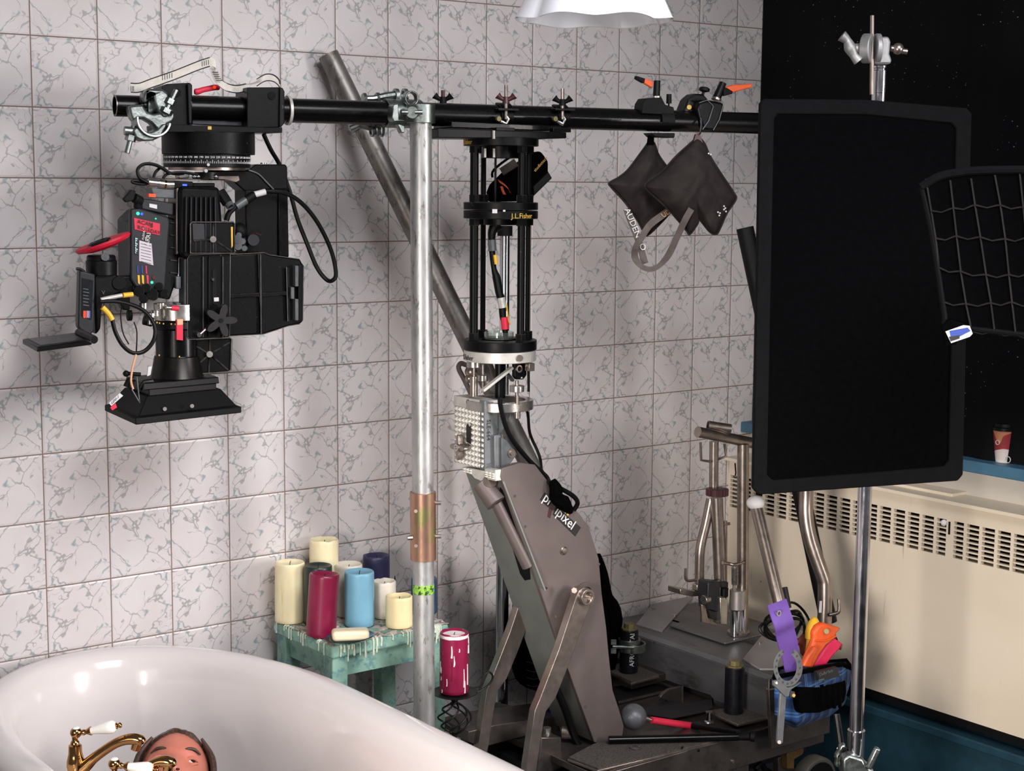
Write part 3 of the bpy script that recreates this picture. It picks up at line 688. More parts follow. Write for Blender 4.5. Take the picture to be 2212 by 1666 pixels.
# small fittings on top
g = MB()
for a, b, r in (((475, 1240), (560, 1250), .0075), ((560, 1250), (640, 1262), .009), ((640, 1262), (690, 1262), .0085)): g.cyl(FP(cA(*a), -.03), FP(cA(*b), -.03), r, n=16)
g.build_each('connector', 'steel', t)
MB().cyl(FP(cA(610, 1258), -.03), FP(cA(625, 1260), -.03), .0095, n=16).build('connector_ring', 'gold', t)
plate([cA(*q) for q in ((690, 1225), (860, 1235), (860, 1290), (690, 1290))], -.035, .04, 'connector_block', 'black_metal', bev=.002)
plate([cA(*q) for q in ((768, 1255), (805, 1255), (805, 1278), (768, 1278))], -.0362, .002, 'status_light', 'led_blue', bev=0)
plate([cA(*q) for q in ((500, 1285), (700, 1300), (700, 1380), (520, 1370))], -.03, .05, 'circuit_cover', 'grey_plastic', bev=.002)
plate([cA(*q) for q in ((480, 1335), (540, 1340), (540, 1368), (480, 1365))], -.033, .02, 'orange_tab', 'orange', bev=0)
plate([cA(*q) for q in ((730, 1185), (770, 1160), (830, 1170), (825, 1205), (740, 1210))], -.02, .03, 'quick_release', 'steel', bev=.002)
g = MB()
for x in (865, 900, 1050): g.sphere(FP(cA(x, 1190), -.03), .005)
g.build_each('ball_joint', 'chrome', t)
g = MB()
g.tube([FP(cA(*q), -.05) for q in ((475, 1245), (400, 1200), (385, 1130), (440, 1085), (530, 1090), (610, 1130), (650, 1160))], .0035, sm=6)
g.tube([FP(cA(*q), -.045) for q in ((480, 1240), (360, 1225), (340, 1240), (420, 1255), (480, 1250))], .003, sm=6)
g.tube([FP(cA(*q), -.04) for q in ((520, 1200), (540, 1150), (590, 1115), (640, 1150), (700, 1170), (780, 1165))], .003, sm=6)
g.tube([FP(cA(*q), -.045) for q in ((600, 1210), (640, 1170), (760, 1155), (900, 1175))], .003, sm=6)
g.build_each('cable', 'black_plastic', t)
# lens: gears and rings above, flared front below
def lens(seg, name, m, off=0., bev=.001):
    g = MB(); c = FP((384, 760), off); k = (c - CC).length / FPX
    prof = []
    for y, wd in seg: prof.append((wd / 2 * k, FP((384, y), off).z))
    zb = prof[-1][1]; g.lathe([(r, z - zb) for r, z in prof][::-1], V((c.x, c.y, zb)), EZ, 56); return g.build(name, m, t, bev)
lens([(655, 96), (690, 96)], 'lens_mount', 'steel', 0)
lens([(690, 88), (694, 94), (708, 94), (710, 90)], 'focus_gear', 'black_plastic', 0)
lens([(710, 92), (768, 92), (772, 100)], 'lens_barrel', 'black_paint', 0)
lens([(768, 98), (822, 118), (826, 122)], 'lens_front', 'lens_grey', 0)
lens([(826, 126), (842, 126)], 'front_ring', 'black_plastic', 0)
g = MB()
for q in ((880, 800), (930, 870), (1000, 800), (1060, 870), (905, 870), (960, 850)):
    g.cyl(FP(cB(*q), -.03), FP((q[0] / 3.1425 + 30, q[1] / 3.1425 + 400 + 12), -.03), .009, n=14)
g.build_each('lens_motor', 'steel', t)
MB().cyl(FP(cB(1035, 832), -.055), FP(cB(1068, 834), -.055), .004).cyl(FP(cB(925, 905), -.05), FP(cB(925, 945), -.05), .006).build_each('follow_rod', 'steel', t)
MB().cyl(FP(cB(1068, 834), -.055), FP(cB(1118, 838), -.055), .0052).build('red_cap', 'red_tape', t)
plate([cB(*q) for q in ((1105, 915), (1148, 912), (1148, 1055), (1105, 1050))], -.055, .01, 'red_flag_tape', 'red_tape', bev=0)
plate([cB(*q) for q in ((1108, 912), (1148, 910), (1148, 948), (1110, 950))], -.056, .002, 'tan_tape', 'tan', bev=0)
g = MB()
for x, y in ((968, 928), (985, 932), (1012, 936), (1065, 938), (1092, 940), (983, 1150), (1120, 1160)): g.prism([FP(cB(*q), -.0465) for q in ((x, y), (x + 8, y), (x + 8, y + 10), (x, y + 10))], PYD * .001)
g.build_each('lens_mark', 'gold_text', t)
plate([cB(*q) for q in ((912, 1235), (938, 1228), (925, 1290), (905, 1298))], -.055, .004, 'lens_label', 'white_label', bev=0)
# matte box: flat frame, sloping hood, clamp block
mz = 1.222; A_ = PZ((226, 884), mz); B_ = PZ((293, 914), mz); C_ = PZ((522, 888), mz); D_ = A_ + C_ - B_; mc = (B_ + D_) / 2
def rect(s_, z, sy=None): return [V((mc.x + (p.x - mc.x) * s_, mc.y + (p.y - mc.y) * (sy or s_), z)) for p in (A_, B_, C_, D_)]
mb = MB().rings([rect(1, mz - .004), rect(1, mz + .009), rect(.93, mz + .011), rect(.70, mz + .046), rect(.62, mz + .046), rect(.86, mz - .004)], closed=True).build('matte_box', 'black_matt', t, .002)
MB().rings([rect(.64, mz + .04), rect(.64, mz + .058)]).build('filter_tray', 'black_plastic', mb, .002)
MB().rings([rect(.82, mz + .0255), rect(.8, mz + .031)]).build('hood_lip', 'black_plastic', mb, .001)
g = MB().rings([rect(.72, mz + .056, .6), rect(.70, mz + .070, .6)]); g.build('clamp_block', 'black_metal', mb, .002)
g = MB()
for q in ((1025, 1520), (1210, 1500)): g.cyl(FP(cB(*q), -.115 + (.0)), FP(cB(*q), -.122), .004, n=16)
g.build_each('screw', 'steel', mb)
for pts in (((272, 836), (278, 822), (290, 818)), ((300, 842), (312, 826), (330, 824))):
    MB().tube([FP(q, -.08) for q in pts], .006).build('hinge', 'black_metal', mb)
wt = MB().sphere(FP(cB(762, 1280), -.09), .0065).cyl(FP(cB(770, 1280), -.09), FP(cB(860, 1285), -.09), .004); wt.build('thumb_screw', 'black_matt', mb)
MB().tube([FP(cB(*q), -.1) for q in ((830, 1150), (805, 1240), (795, 1330), (810, 1385))], .0022, sm=4).build('orange_cord', 'tan', mb)
MB().tube([FP(cB(*q), -.1) for q in ((835, 1300), (845, 1400), (855, 1480))], .0012).tube([FP(cB(*q), -.1) for q in ((800, 1385), (855, 1480))], .0012).build_each('wire', 'grey_plastic', mb)
lbx = FP(cB(735, 1415), -.10) - FP(cB(655, 1490), -.10)
lo = FP(cB(650, 1485), -.103); MB().prism([FP(cB(*q), -.10) for q in ((645, 1480), (720, 1412), (742, 1430), (662, 1500))], PYD * .001).build('label', 'white_label', mb)
text('label_text', 'LDS-1', flat(FP(cB(663, 1490), -.1005), lbx, EZ, .0003), .008, 'ink', mb)
MB().prism([FP(cB(*q), -.10) for q in ((655, 1510), (690, 1480), (700, 1510), (668, 1530))], PYD * .001).build('red_sticker', 'red_tape', mb)
g = MB()
for k, (x, y, r) in enumerate(((850, 720, .013), (900, 700, .011), (940, 740, .014), (880, 770, .010), (985, 690, .010), (1020, 740, .010))): g.cyl(FP(cB(x, y), -.02), FP(cB(x, y), -.045), r, r * .85, 18)
g.build_each('port_cluster', 'black_metal', t, .001)
for q in ((1100, 620), (1100, 800)):
    plate([cB(q[0], q[1]), cB(q[0] + 36, q[1]), cB(q[0] + 36, q[1] + 85), cB(q[0], q[1] + 85)], -.03, .03, 'side_block', 'grey_plastic', bev=.002)
# viewfinder with red eye cup and two hinged screens
t2 = thing('viewfinder', 'camera viewfinder with red eyecup and two fold-out screens left of the camera', 'viewfinder', FP((200, 740), -.02))
t = t2
c0 = FP(cB(592, 610), -.03); c1 = FP(cB(592, 480), -.03); c0.x, c0.y = c1.x, c1.y
MB().lathe([(.030, 0), (.031, .028), (.0285, .03), (.0285, .036), (.026, .04)], c0 - EZ * 0, EZ, 32).build('eyepiece', 'black_plastic', t, .001)
MB().cyl(FP(cB(620, 487), -.062), FP(cB(620, 487), -.066), .008, n=20).build('badge', 'grey_plastic', t)
nrm = (EZ * .95 - CF * .14 - CR * .32).normalized(); e1 = (CR + EZ * .36).normalized(); e1 = (e1 - nrm * e1.dot(nrm)).normalized(); e2 = nrm.cross(e1)
rc_ = FP(cB(612, 412), -.03); prof = [(.016, .006), (.030, .006), (.055, .010), (.057, .006), (.053, .001), (.030, -.005), (.020, -.006), (.015, .003)]
rs = [[rc_ + nrm * h + e1 * r * math.cos(2 * PI * i / 40) * (1.02 if r > .04 else 1) + e2 * r * .8 * math.sin(2 * PI * i / 40) for i in range(40)] for r, h in prof]
MB().rings(rs, closed=True).build('eyecup', 'red_rubber', t)
rs = [[rc_ - e1 * .006 + nrm * h + e1 * r * math.cos(2 * PI * i / 24) * 1.2 + e2 * r * .8 * math.sin(2 * PI * i / 24) for i in range(24)] for r, h in ((.0155, .004), (.0165, .0135), (.019, .0125), (.021, .009))]
MB().rings(rs).build('eye_lens', 'glass_lens', t)
plate([cB(*q) for q in ((550, 590), (690, 600), (740, 640), (735, 730), (690, 750), (640, 790), (600, 800), (590, 980), (555, 1020), (540, 640))], -.05, .06, 'finder_body', 'black_plastic', bev=.005)
plate([cB(*q) for q in ((680, 620), (810, 615), (810, 740), (790, 740), (790, 850), (740, 850), (720, 800), (680, 750))], -.03, .03, 'finder_bracket', 'black_metal', bev=.003)
g = MB().cyl(FP(cB(715, 665), -.04), FP(cB(715, 665), -.055), .014, n=20).cyl(FP(cB(770, 885), -.04), FP(cB(800, 885), -.04), .011, n=18)
g.cyl(FP(cB(880, 915), -.04), FP(cB(940, 930), -.04), .010, n=18); g.build_each('gear', 'black_matt', t, .001)
text('lettering', 'V', flat(FP(cB(595, 742), -.0515), PXD, EZ), .011, 'grey_plastic', t)
sc = plate([cB(*q) for q in ((445, 580), (552, 605), (545, 990), (520, 1020), (440, 975), (435, 955))], -.07, .028, 'screen', 'dark_grey', bev=.003)
plate([cB(*q) for q in ((462, 630), (540, 648), (525, 915), (460, 890))], -.0712, .0012, 'screen_glass', 'glass_lens', sc, 0)
for x, m_ in ((472, 'orange'), (484, 'red_tape'), (497, 'teal_wood'), (508, 'purple')):
    plate([cB(x, 852), cB(x + 11, 854), cB(x + 10, 905), cB(x - 1, 898)], -.0720, .0008, 'sticker_stripe', m_, sc, 0)
g = MB()
for k in range(6): g.prism([FP(cB(*q), -.0722) for q in ((470, 700 + k * 22), (505 + 6 * (k % 2), 706 + k * 22), (505 + 6 * (k % 2), 712 + k * 22), (470, 706 + k * 22))], PYD * .0005)
g.build_each('caption_line', 'grey_plastic', sc)
MB().tube([FP(cB(*q), -.06) for q in ((422, 568), (450, 570), (480, 590))], .003).build('hinge_pin', 'black_metal', t)
# fold-down screen lying nearly flat
f0_, f1_, f2_, f3_ = D(cB(58, 1045), 3.10), D(cB(158, 1098), 2.98), D(cB(530, 1050), 3.12), D(cB(440, 1000), 3.22)
f3_ = f0_ + f2_ - f1_
fs = MB().prism([f0_, f1_, f2_, f3_], -EZ * .010).build('fold_screen', 'black_plastic', t, .002)
def inn2(s_, dz): m_ = (f0_ + f2_) / 2; return [m_ + (p - m_) * s_ + EZ * dz for p in (f0_, f1_, f2_, f3_)]
MB().prism(inn2(.84, .0002), EZ * .0006).build('screen_glass', 'glass_lens', fs)
MB().cyl(D(cB(440, 1000), 3.1), D(cB(545, 1050), 3.05), .008, n=14).build('hinge', 'black_metal', t)
g = MB()
g.tube([FP(cB(*q), -.08) for q in ((585, 790), (700, 790), (820, 820), (900, 870), (955, 960), (950, 1050), (890, 1125), (810, 1140), (740, 1090), (690, 1000), (668, 915))], .0042, sm=6)
g.tube([FP(cB(*q), -.06) for q in ((740, 800), (725, 880), (740, 1000), (780, 1080))], .0014, sm=4)
g.tube([FP(cB(*q), -.06) for q in ((815, 930), (835, 1000), (830, 1150))], .0014, sm=4)
g.build_each('cable', 'black_plastic', t)
MB().tube([FP(cB(*q), -.08) for q in ((668, 915), (640, 870), (600, 830))], .0055, sm=3).cyl(FP(cB(740, 748), -.075), FP(cB(805, 742), -.07), .0050).build_each('yellow_sleeve', 'yellow', t)
MB().tube([FP(cB(*q), -.078) for q in ((590, 778), (660, 762), (735, 748))], .0042).build('cable_end', 'white_alloy', t)

# ---------------------------------------------------------------- strap and cables
t = MB()
wv = [(FP(cA(0, 0)) - FP(cA(0, 78))), (FP(cA(5, 0)) - FP(cA(0, 78)))]
P = [(325, 432), (400, 432), (500, 395), (700, 325), (900, 245), (1000, 212), (1050, 235), (1040, 275)]
t.ribbon([FP(cA(*q), -.03) for q in P], [EZ * .0175] * 6 + [EZ * .016 + PYD * .004, EZ * .010 + PYD * .012], .0015, 5)
P = [(1030, 270), (1040, 300), (1060, 350), (1090, 395), (1150, 430), (1230, 445), (1310, 430), (1340, 420)]
t.ribbon([FP(cA(*q), -.02 + k * .002) for k, q in enumerate(P)], [PXD * .016, PXD * .016, PXD * .014 + EZ * .006, EZ * .015, EZ * .015, EZ * .015, EZ * .010, EZ * .006], .0015, 5)
P = [(1300, 415), (1400, 390), (1470, 348), (1540, 350), (1590, 390), (1600, 430)]
t.ribbon([FP(cA(*q), .02) for q in P], [EZ * .004 + PYD * .015] * 2 + [EZ * .014] * 3 + [EZ * .01], .0015, 5)
t = tag(t.build('webbing_strap', 'webbing'), 'beige webbing safety strap with dark stitching looped over the camera mount', 'strap')
g = MB()
for sg, pth in ((.0088, [(325, 432), (400, 432), (500, 395), (700, 325), (900, 245), (1000, 212)]), (-.0088, [(325, 432), (400, 432), (500, 395), (700, 325), (900, 245), (1000, 212)])): g.tube([FP(cA(*q), -.0312) + EZ * sg for q in pth], .0011, 6, sm=4)
for sg in (1, -1): g.tube([FP(cA(*q), -.012) + EZ * .0075 * sg for q in ((1090, 395), (1150, 430), (1230, 445), (1310, 430))], .0011, 6, sm=4).tube([FP(cA(*q), .018) + EZ * .007 * sg for q in ((1400, 390), (1470, 348), (1540, 350), (1590, 390), (1600, 430))], .0011, 6, sm=4)
g.build_each('strap_edge', 'ink', t)
g = MB()
for x, y in ((325, 440), (338, 440), (350, 440), (597, 347), (617, 342), (637, 337), (657, 332), (677, 328), (935, 228), (953, 223), (971, 219), (989, 216)):
    g.box(FP(cA(x, y), -.0312), .0011, .0005, .010, (PXD, PYD, EZ))
for k in range(5): g.box(FP(cA(1048 + k * 7, 300 + k * 18), -.021), .012, .0006, .0016, (PXD, PYD, EZ))
g.build_each('stitch', 'ink', t)
g = MB().tube([FP(cA(*q), .015) for q in ((862, 465), (900, 470), (930, 450), (1000, 440), (1050, 425), (1090, 440))], [.008, .007, .006, .006, .007, .005])
t = tag(g.build('cord_grip', 'red_tape', sub=1), 'small red cord on top of the camera mount beside the beige strap', 'cord')
MB().sphere(FP(cA(1040, 428), .008), .0035).build('glow', 'led_red', t)
g = MB()
g.tube([FP(q, off) for q, off in ((cA(1460, 830), .02), (cA(1520, 960), .03), (cA(1600, 1100), .05), (cC(890, 260), .05), (cC(940, 440), .04), (cC(1010, 620), .03), (cC(1080, 790), .02), (cC(1150, 880), .01), (cC(1195, 885), 0), (cC(1218, 830), 0), (cC(1180, 660), 0), (cC(1080, 460), -.01), (cC(960, 320), -.02), (cC(840, 255), -.03), (cC(700, 245), -.03))], .0047, sm=6)
g.tube([FP(q, -.03) for q in (cC(500, 350), cC(450, 400), cC(430, 455))], .006, sm=4)
t = tag(g.build('power_cable', 'black_plastic'), 'thick black cable looping down in front of the tiles right of the camera', 'cable')
MB().cyl(FP(cC(632, 268), -.03), FP(cC(710, 248), -.03), .0065, n=16).build('cable_label', 'white_label', t)
MB().cyl(FP(cC(500, 355), -.03), FP(cC(575, 305), -.03), .0085, n=16).build('inline_connector', 'grey_plastic', t)
MB().cyl(FP(cC(572, 308), -.03), FP(cC(630, 270), -.03), .009, n=16).build('strain_relief', 'black_matt', t)
# ---------------------------------------------------------------- riser column between pipe and dolly arm
RX = FP((1083, 262)); RX.z = 0
def rz(y): p = FP((1083, y)); return p.z
def at(dx, dy, y): # offset in photo px right / away from the column axis, at photo row y
    k = .00104; return V((RX.x, RX.y, 0)) + CR * dx * k + CF * dy * k + EZ * rz(y)
KR = .00104
t = thing('sliding_sled', 'black sled plate with wing-nut pipe clamps on top of the ringed riser column', 'mounting plate', at(0, 0, 290))
MB().prism([FP(q, -.07) for q in ((946, 277), (1224, 286), (1224, 299), (1165, 300), (946, 298))], PYD * .14).build('sled_plate', 'black_metal', t, .002)
MB().prism([FP(q, -.05) for q in ((975, 262), (1215, 272), (1215, 284), (975, 276))], PYD * .10).build('sled_plate', 'black_paint', t, .002)
def wing(mb, p, s_=1.):
    mb.cyl(p - EZ * .004, p + EZ * .010, .0085, .0065, 14)
    for sg in (-1, 1): mb.tube([p + EZ * .004 + CR * sg * .006, p + EZ * .008 + CR * sg * .013, p + EZ * .013 + CR * sg * .019], [.0045, .0055, .0085], 10)
    return mb
for x, m_ in ((1093, 'nickel'), (1215, 'black_matt')):
    c = pipe_at(x - 8); c = c - PYD * .0
    cl = MB().band(c, PXD, -PYD, .0258, .0045, -105, 105, .030).build('pipe_clamp', 'black_metal', t, .001)
    top = FP((x, 236), -.028); MB().box(top - EZ * .001, .05, .03, .005, (PXD, PYD, EZ)).build('clamp_ear', 'black_metal', cl, .001)
    MB().cyl(FP((x, 258), -.034), FP((x, 184 if x < 1150 else 191), -.030), .0042, n=10).build('stud', 'nickel', cl)
    wing(MB(), FP((x, 219 if x < 1150 else 224), -.031)).build('wing_nut', 'maroon' if x < 1150 else 'black_matt', cl)
    q = FP((x - 18, 257), -.036); MB().cyl(q, q - PYD * .008, .0055, n=14).build('bolt_head', 'olive_brass', cl)
    MB().tube([FP((x - 12, 262), -.034), FP((x, 268), -.036), FP((x + 5, 258), -.034), FP((x, 250), -.034)], .0045).build('eye_bolt', 'steel', cl)
    MB().box(FP((x - 5, 281), -.055), .045, .02, .010, (PXD, PYD, EZ)).build('clamp_foot', 'black_metal', cl, .001)
MB().cyl(FP((957, 222), .03), FP((957, 195), .03), .0045, n=10).build('stud', 'maroon', t)
wing(MB(), FP((957, 219), .03)).build('wing_nut', 'black_matt', t)
MB().cyl(FP((1066, 300), -.072), FP((1066, 282), -.072), .004, n=10).build('bolt', 'steel', t)

t = thing('riser_column', 'black three-tier riser column of rings and rods under the middle of the pipe', 'riser', at(0, 0, 778))
def ring(y0, y1, w_, name, m, hollow=0, par=None, bev=.0012):
    r = w_ / 2 * KR; z0, z1 = rz(y1), rz(y0); b = V((RX.x, RX.y, z0))
    if hollow: return MB().pipe(b, b + EZ * (z1 - z0), r, hollow * KR, 56).build(name, m, par or t, bev)
    return MB().cyl(b, b + EZ * (z1 - z0), r, n=56).build(name, m, par or t, bev)
GT = 'gold_text'
def ringtext(body, px, y, size, m, w_, par):
    """lettering bent round a ring, starting at photo column px"""
    r = w_ / 2 * KR; f0 = math.atan2(-CF.y, -CF.x); s0 = max(-.999, min(.999, (px - 1083) * KR / r)); a0 = f0 + math.asin(s0); zb = rz(y)
    def fn(x, yy, z):
        a = a0 + x / r; d = V((math.cos(a), math.sin(a), 0)); return V((RX.x, RX.y, zb + yy)) + d * (r + z + .0004)
    return text('lettering', body, fn, size, m, par)
r1 = ring(298, 316, 162, 'top_ring', 'black_metal'); ringtext('J.L.Fisher', 996, 313, .0155, GT, 162, r1)
ring(316, 342, 84, 'hub', 'black_metal')
r2 = ring(437, 453, 162, 'middle_ring', 'worn_black', 40); r3 = ring(455, 472, 162, 'middle_ring', 'worn_black', 40); ringtext('J.L.Fisher', 1106, 470, .0160, GT, 162, r3)
ring(472, 486, 74, 'hub', 'worn_black', 28)
MB().box(at(-12, -82, 455), .011, .003, .009, (CR, CF, EZ)).build('index_tab', 'white_label', r2)
MB().box(at(8, -81.5, 454), .005, .003, .004, (CR, CF, EZ)).build('index_tab', 'white_label', r2)
r4 = ring(733, 754, 162, 'bottom_ring', 'worn_black', 42)
r5 = ring(755, 778, 158, 'silver_ring', 'white_alloy', 42); ringtext('J.L.Fisher', 1000, 774, .0165, 'ink', 158, r5)
MB().cyl(at(42, -66, 766), at(44, -72, 766), .0075, n=20).build('plug', 'nickel', r5)
rods = ((-57, -28, 19), (-39, 50, 12), (45, -47, 17), (60, 26, 11))
for y0, y1 in ((316, 437), (472, 733)):
    for dx, dy, wd in rods:
        ro = MB().cyl(at(dx, dy, y1), at(dx, dy, y0), wd * .0005 * (1 - dy / 3600), n=20).build('rod', 'worn_black', t)
        g = MB()
        for ya, yb in ((y0, y0 + 15), (y1 - 16, y1)): g.cyl(at(dx, dy, yb), at(dx, dy, ya), .0125, n=6)
        g.build_each('hex_nut', 'black_metal', ro)
MB().cyl(at(-12, 0, 437), at(-12, 0, 340), .0026, n=10).build('centre_rod', 'black_metal', t)
for x in (-34, -15): MB().cyl(at(x, -44, 341), at(x, -44, 322), .003, n=10).build_each('pin', 'white_alloy', t)
# cable hanging inside the column
g = MB().tube([at(-8, 0, 486), at(-18, -6, 500), at(-19, -6, 520), at(-18, -6, 545), at(-14, -8, 580), at(-8, -10, 600), at(-2, -12, 630), at(4, -12, 655), at(6, -12, 680), at(11, -12, 705), at(14, -10, 760)], [.016, .010, .008, .007, .006, .0095, .0095, .0085, .008, .007, .004], sm=4)
t2 = tag(g.build('hanging_cable', 'black_plastic'), 'black cable with red tape hanging inside the lower rods of the riser column', 'cable')
MB().tube([at(-19, -8, 518), at(-17, -9, 542)], .0095).build_each('connector', 'grey_plastic', t2)
MB().tube([at(2, -13, 642), at(6, -13, 664)], .0095).build('silver_tape', 'white_alloy', t2)
MB().tube([at(9, -13, 684), at(12, -13, 710)], .0088).build('red_tape', 'red_tape', t2)
MB().tube([at(14, -14, 655), at(18, -14, 690), at(22, -12, 700)], .0016).tube([at(-12, -18, 550), at(-9, -18, 570)], .004).build_each('yellow_wire', 'yellow', t2)
# clear cup sitting on the bottom ring
b = at(-2, 4, 732); t2 = MB().pipe(b, b + EZ * .016, .034, .0325, 40); t2 = tag(t2.build('clear_tray', 'glass_dish'), 'shallow clear glass dish resting on the bottom ring of the riser column', 'dish')
# pouch hanging behind the riser
t = thing('equipment_pouch', 'small black equipment pouch with orange pull tab hanging behind the upper riser rods', 'pouch', D((1130, 440), 3.80))
Q = plane(D((1120, 400), 3.82), CF)
MB().prism([Q(cE(*q), 0) for q in ((300, 430), (380, 350), (470, 290), (560, 215), (640, 205), (690, 270), (690, 340), (718, 385), (600, 500), (560, 540), (290, 545), (280, 480))], CF * .05).build('pouch_body', 'black_cloth', t, .006)
MB().prism([Q(cE(*q), -.006) for q in ((590, 440), (690, 345), (718, 385), (598, 502))], CF * .012).build('pouch_flap', 'black_matt', t, .002)
text('pouch_lettering', 'studiotech', flat(Q(cE(606, 345), -.001), Q(cE(660, 285)) - Q(cE(606, 345)), Q(cE(595, 335)) - Q(cE(606, 345)), .001), .0105, GT, t)
MB().ribbon([Q(cE(*q), -.008) for q in ((362, 405), (400, 430), (425, 455), (438, 480))], EZ * .008 + CR * -.0045, .002).ribbon([Q(cE(*q), -.006) for q in ((380, 440), (390, 470), (402, 495))], CR * .006, .002).build_each('orange_tab', 'orange', t)
MB().cyl(Q(cE(380, 345)), Q(cE(480, 280)), .010, n=16).build('rolled_strap', 'grey_web', t)
MB().tube([Q(cE(320, 380)), Q(cE(330, 330)), Q(cE(450, 240), .02), Q(cE(560, 215))], .003, sm=4).build('cord', 'black_cloth', t)

# ---------------------------------------------------------------- chrome stand behind the riser and dolly arm
cx = D((1090, 600), 4.02); t = thing('light_stand', 'tall chrome light stand behind the riser column against the tiles', 'light stand', (cx.x, cx.y, 0))
zt = D((1090, 492), 4.02).z
MB().cyl((cx.x, cx.y, .75), (cx.x, cx.y, zt), .0125, n=24).build('upper_tube', 'chrome', t)
MB().cyl((cx.x + .0, cx.y, .06), (cx.x, cx.y, 1.05), .0165, n=24).cyl((cx.x, cx.y, 1.04), (cx.x, cx.y, 1.10), .021, n=24).build('lower_tube', 'chrome', t)
MB().cyl((cx.x, cx.y, zt - .02), (cx.x, cx.y, zt + .005), .019, n=20).build('collar', 'black_matt', t)
for k in range(3):
    a = k * 2.094 + 1.9; d = V((math.cos(a), math.sin(a), 0)) * .16; b = V((cx.x, cx.y, 0)); MB().tube([b + EZ * .26, b + d * .6 + EZ * .16, b + d + EZ * .012], .010).build('leg', 'chrome', t)

# ---------------------------------------------------------------- two super clamps and the sandbags
def sclamp(name, label, px, a):
    t = thing(name, label, 'clamp', pipe_at(px)); return t
t = sclamp('super_clamp', 'black super clamp on the pipe with its red and black lever pointing left', 1412, 0)
MB().prism([FP(cG(*q), -.028) for q in ((372, 355), (380, 290), (405, 250), (520, 245), (548, 300), (610, 318), (615, 360), (635, 366), (635, 378), (372, 366))], PYD * .04).build('clamp_body', 'black_matt', t, .005)
MB().band(pipe_at(1430), PXD, EZ, .0255, .007, -100, 100, .035).build('clamp_jaw', 'black_matt', t, .001)
MB().prism([FP(cG(*q), -.02) for q in ((440, 510), (620, 512), (616, 548), (470, 542))], PYD * .04).build('lower_jaw', 'black_matt', t, .002)
MB().cyl(FP(cG(476, 250), -.012), FP(cG(476, 236), -.012), .0125, n=20).build('collar', 'steel', t)
MB().cyl(FP(cG(478, 240), -.012), FP(cG(484, 118), -.012), .0085, .0078, 20).build('lever_hub', 'black_plastic', t, .001)
MB().prism([FP(cG(*q), -.018) for q in ((395, 102), (455, 120), (450, 175), (388, 138))], PYD * .01).build('lever_red', 'orange_vinyl', t, .002)
MB().prism([FP(cG(*q), -.019) for q in ((332, 82), (397, 103), (388, 140), (328, 106))], PYD * .012).build('lever_tip', 'black_matt', t, .002)
MB().cyl(FP(cG(571, 310), -.0), FP(cG(572, 275), 0), .002, n=8).cyl(FP(cG(572, 290), 0), FP(cG(573, 220), 0), .0065, .006, 14).build('small_screw', 'black_matt', t)
t = sclamp('super_clamp', 'scuffed black super clamp tilted on the pipe with its red lever pointing right', 1530, 1)
MB().prism([FP(cG(*q), -.035) for q in ((830, 490), (810, 420), (790, 330), (800, 285), (850, 262), (910, 268), (985, 285), (990, 320), (960, 430), (920, 495))], PYD * .06).build('clamp_body', 'worn_black', t, .006)
MB().prism([FP(cG(*q), -.005) for q in ((675, 372), (720, 260), (770, 215), (835, 220), (870, 262), (800, 300), (780, 345), (730, 372))], PYD * .04).build('clamp_head', 'worn_black', t, .004)
MB().prism([FP(cG(*q), -.007) for q in ((690, 365), (725, 265), (788, 298), (765, 348))], PYD * .004).build('head_plate', 'dark_grey', t, .002)
MB().cyl(FP(cG(725, 318), -.006), FP(cG(725, 318), -.012), .0055, n=16).build('rivet', 'gold_text', t)
g = MB().tube([FP(cG(*q), -.037) for q in ((825, 485), (870, 420), (905, 310), (860, 265), (800, 285))], .0014).tube([FP(cG(*q), -.037) for q in ((905, 490), (950, 410), (980, 300))], .0012); g.build_each('worn_edge', 'grey_plastic', t)
MB().cyl(FP(cG(825, 225), 0), FP(cG(832, 205), 0), .0035, n=10).lathe([(.005, 0), (.013, .003), (.013, .009), (.007, .012)], FP(cG(835, 205), 0), EZ + PXD * .15, 20).build('thumb_screw', 'black_matt', t)
MB().cyl(FP(cG(925, 265), -.015), FP(cG(930, 250), -.015), .012, n=18).build('collar', 'nickel', t)
MB().cyl(FP(cG(930, 250), -.015), FP(cG(978, 135), -.015), .0105, .0085, 20).build('lever_hub', 'black_plastic', t, .001)
MB().prism([FP(cG(*q), -.02) for q in ((1000, 168), (1060, 150), (1200, 142), (1190, 172), (1060, 205), (1050, 215), (1010, 200))], PYD * .012).build('lever_red', 'orange_vinyl', t, .002)
MB().prism([FP(cG(*q), -.021) for q in ((985, 175), (1010, 172), (1055, 200), (1050, 218), (985, 235))], PYD * .014).build('lever_tip', 'black_matt', t, .002)
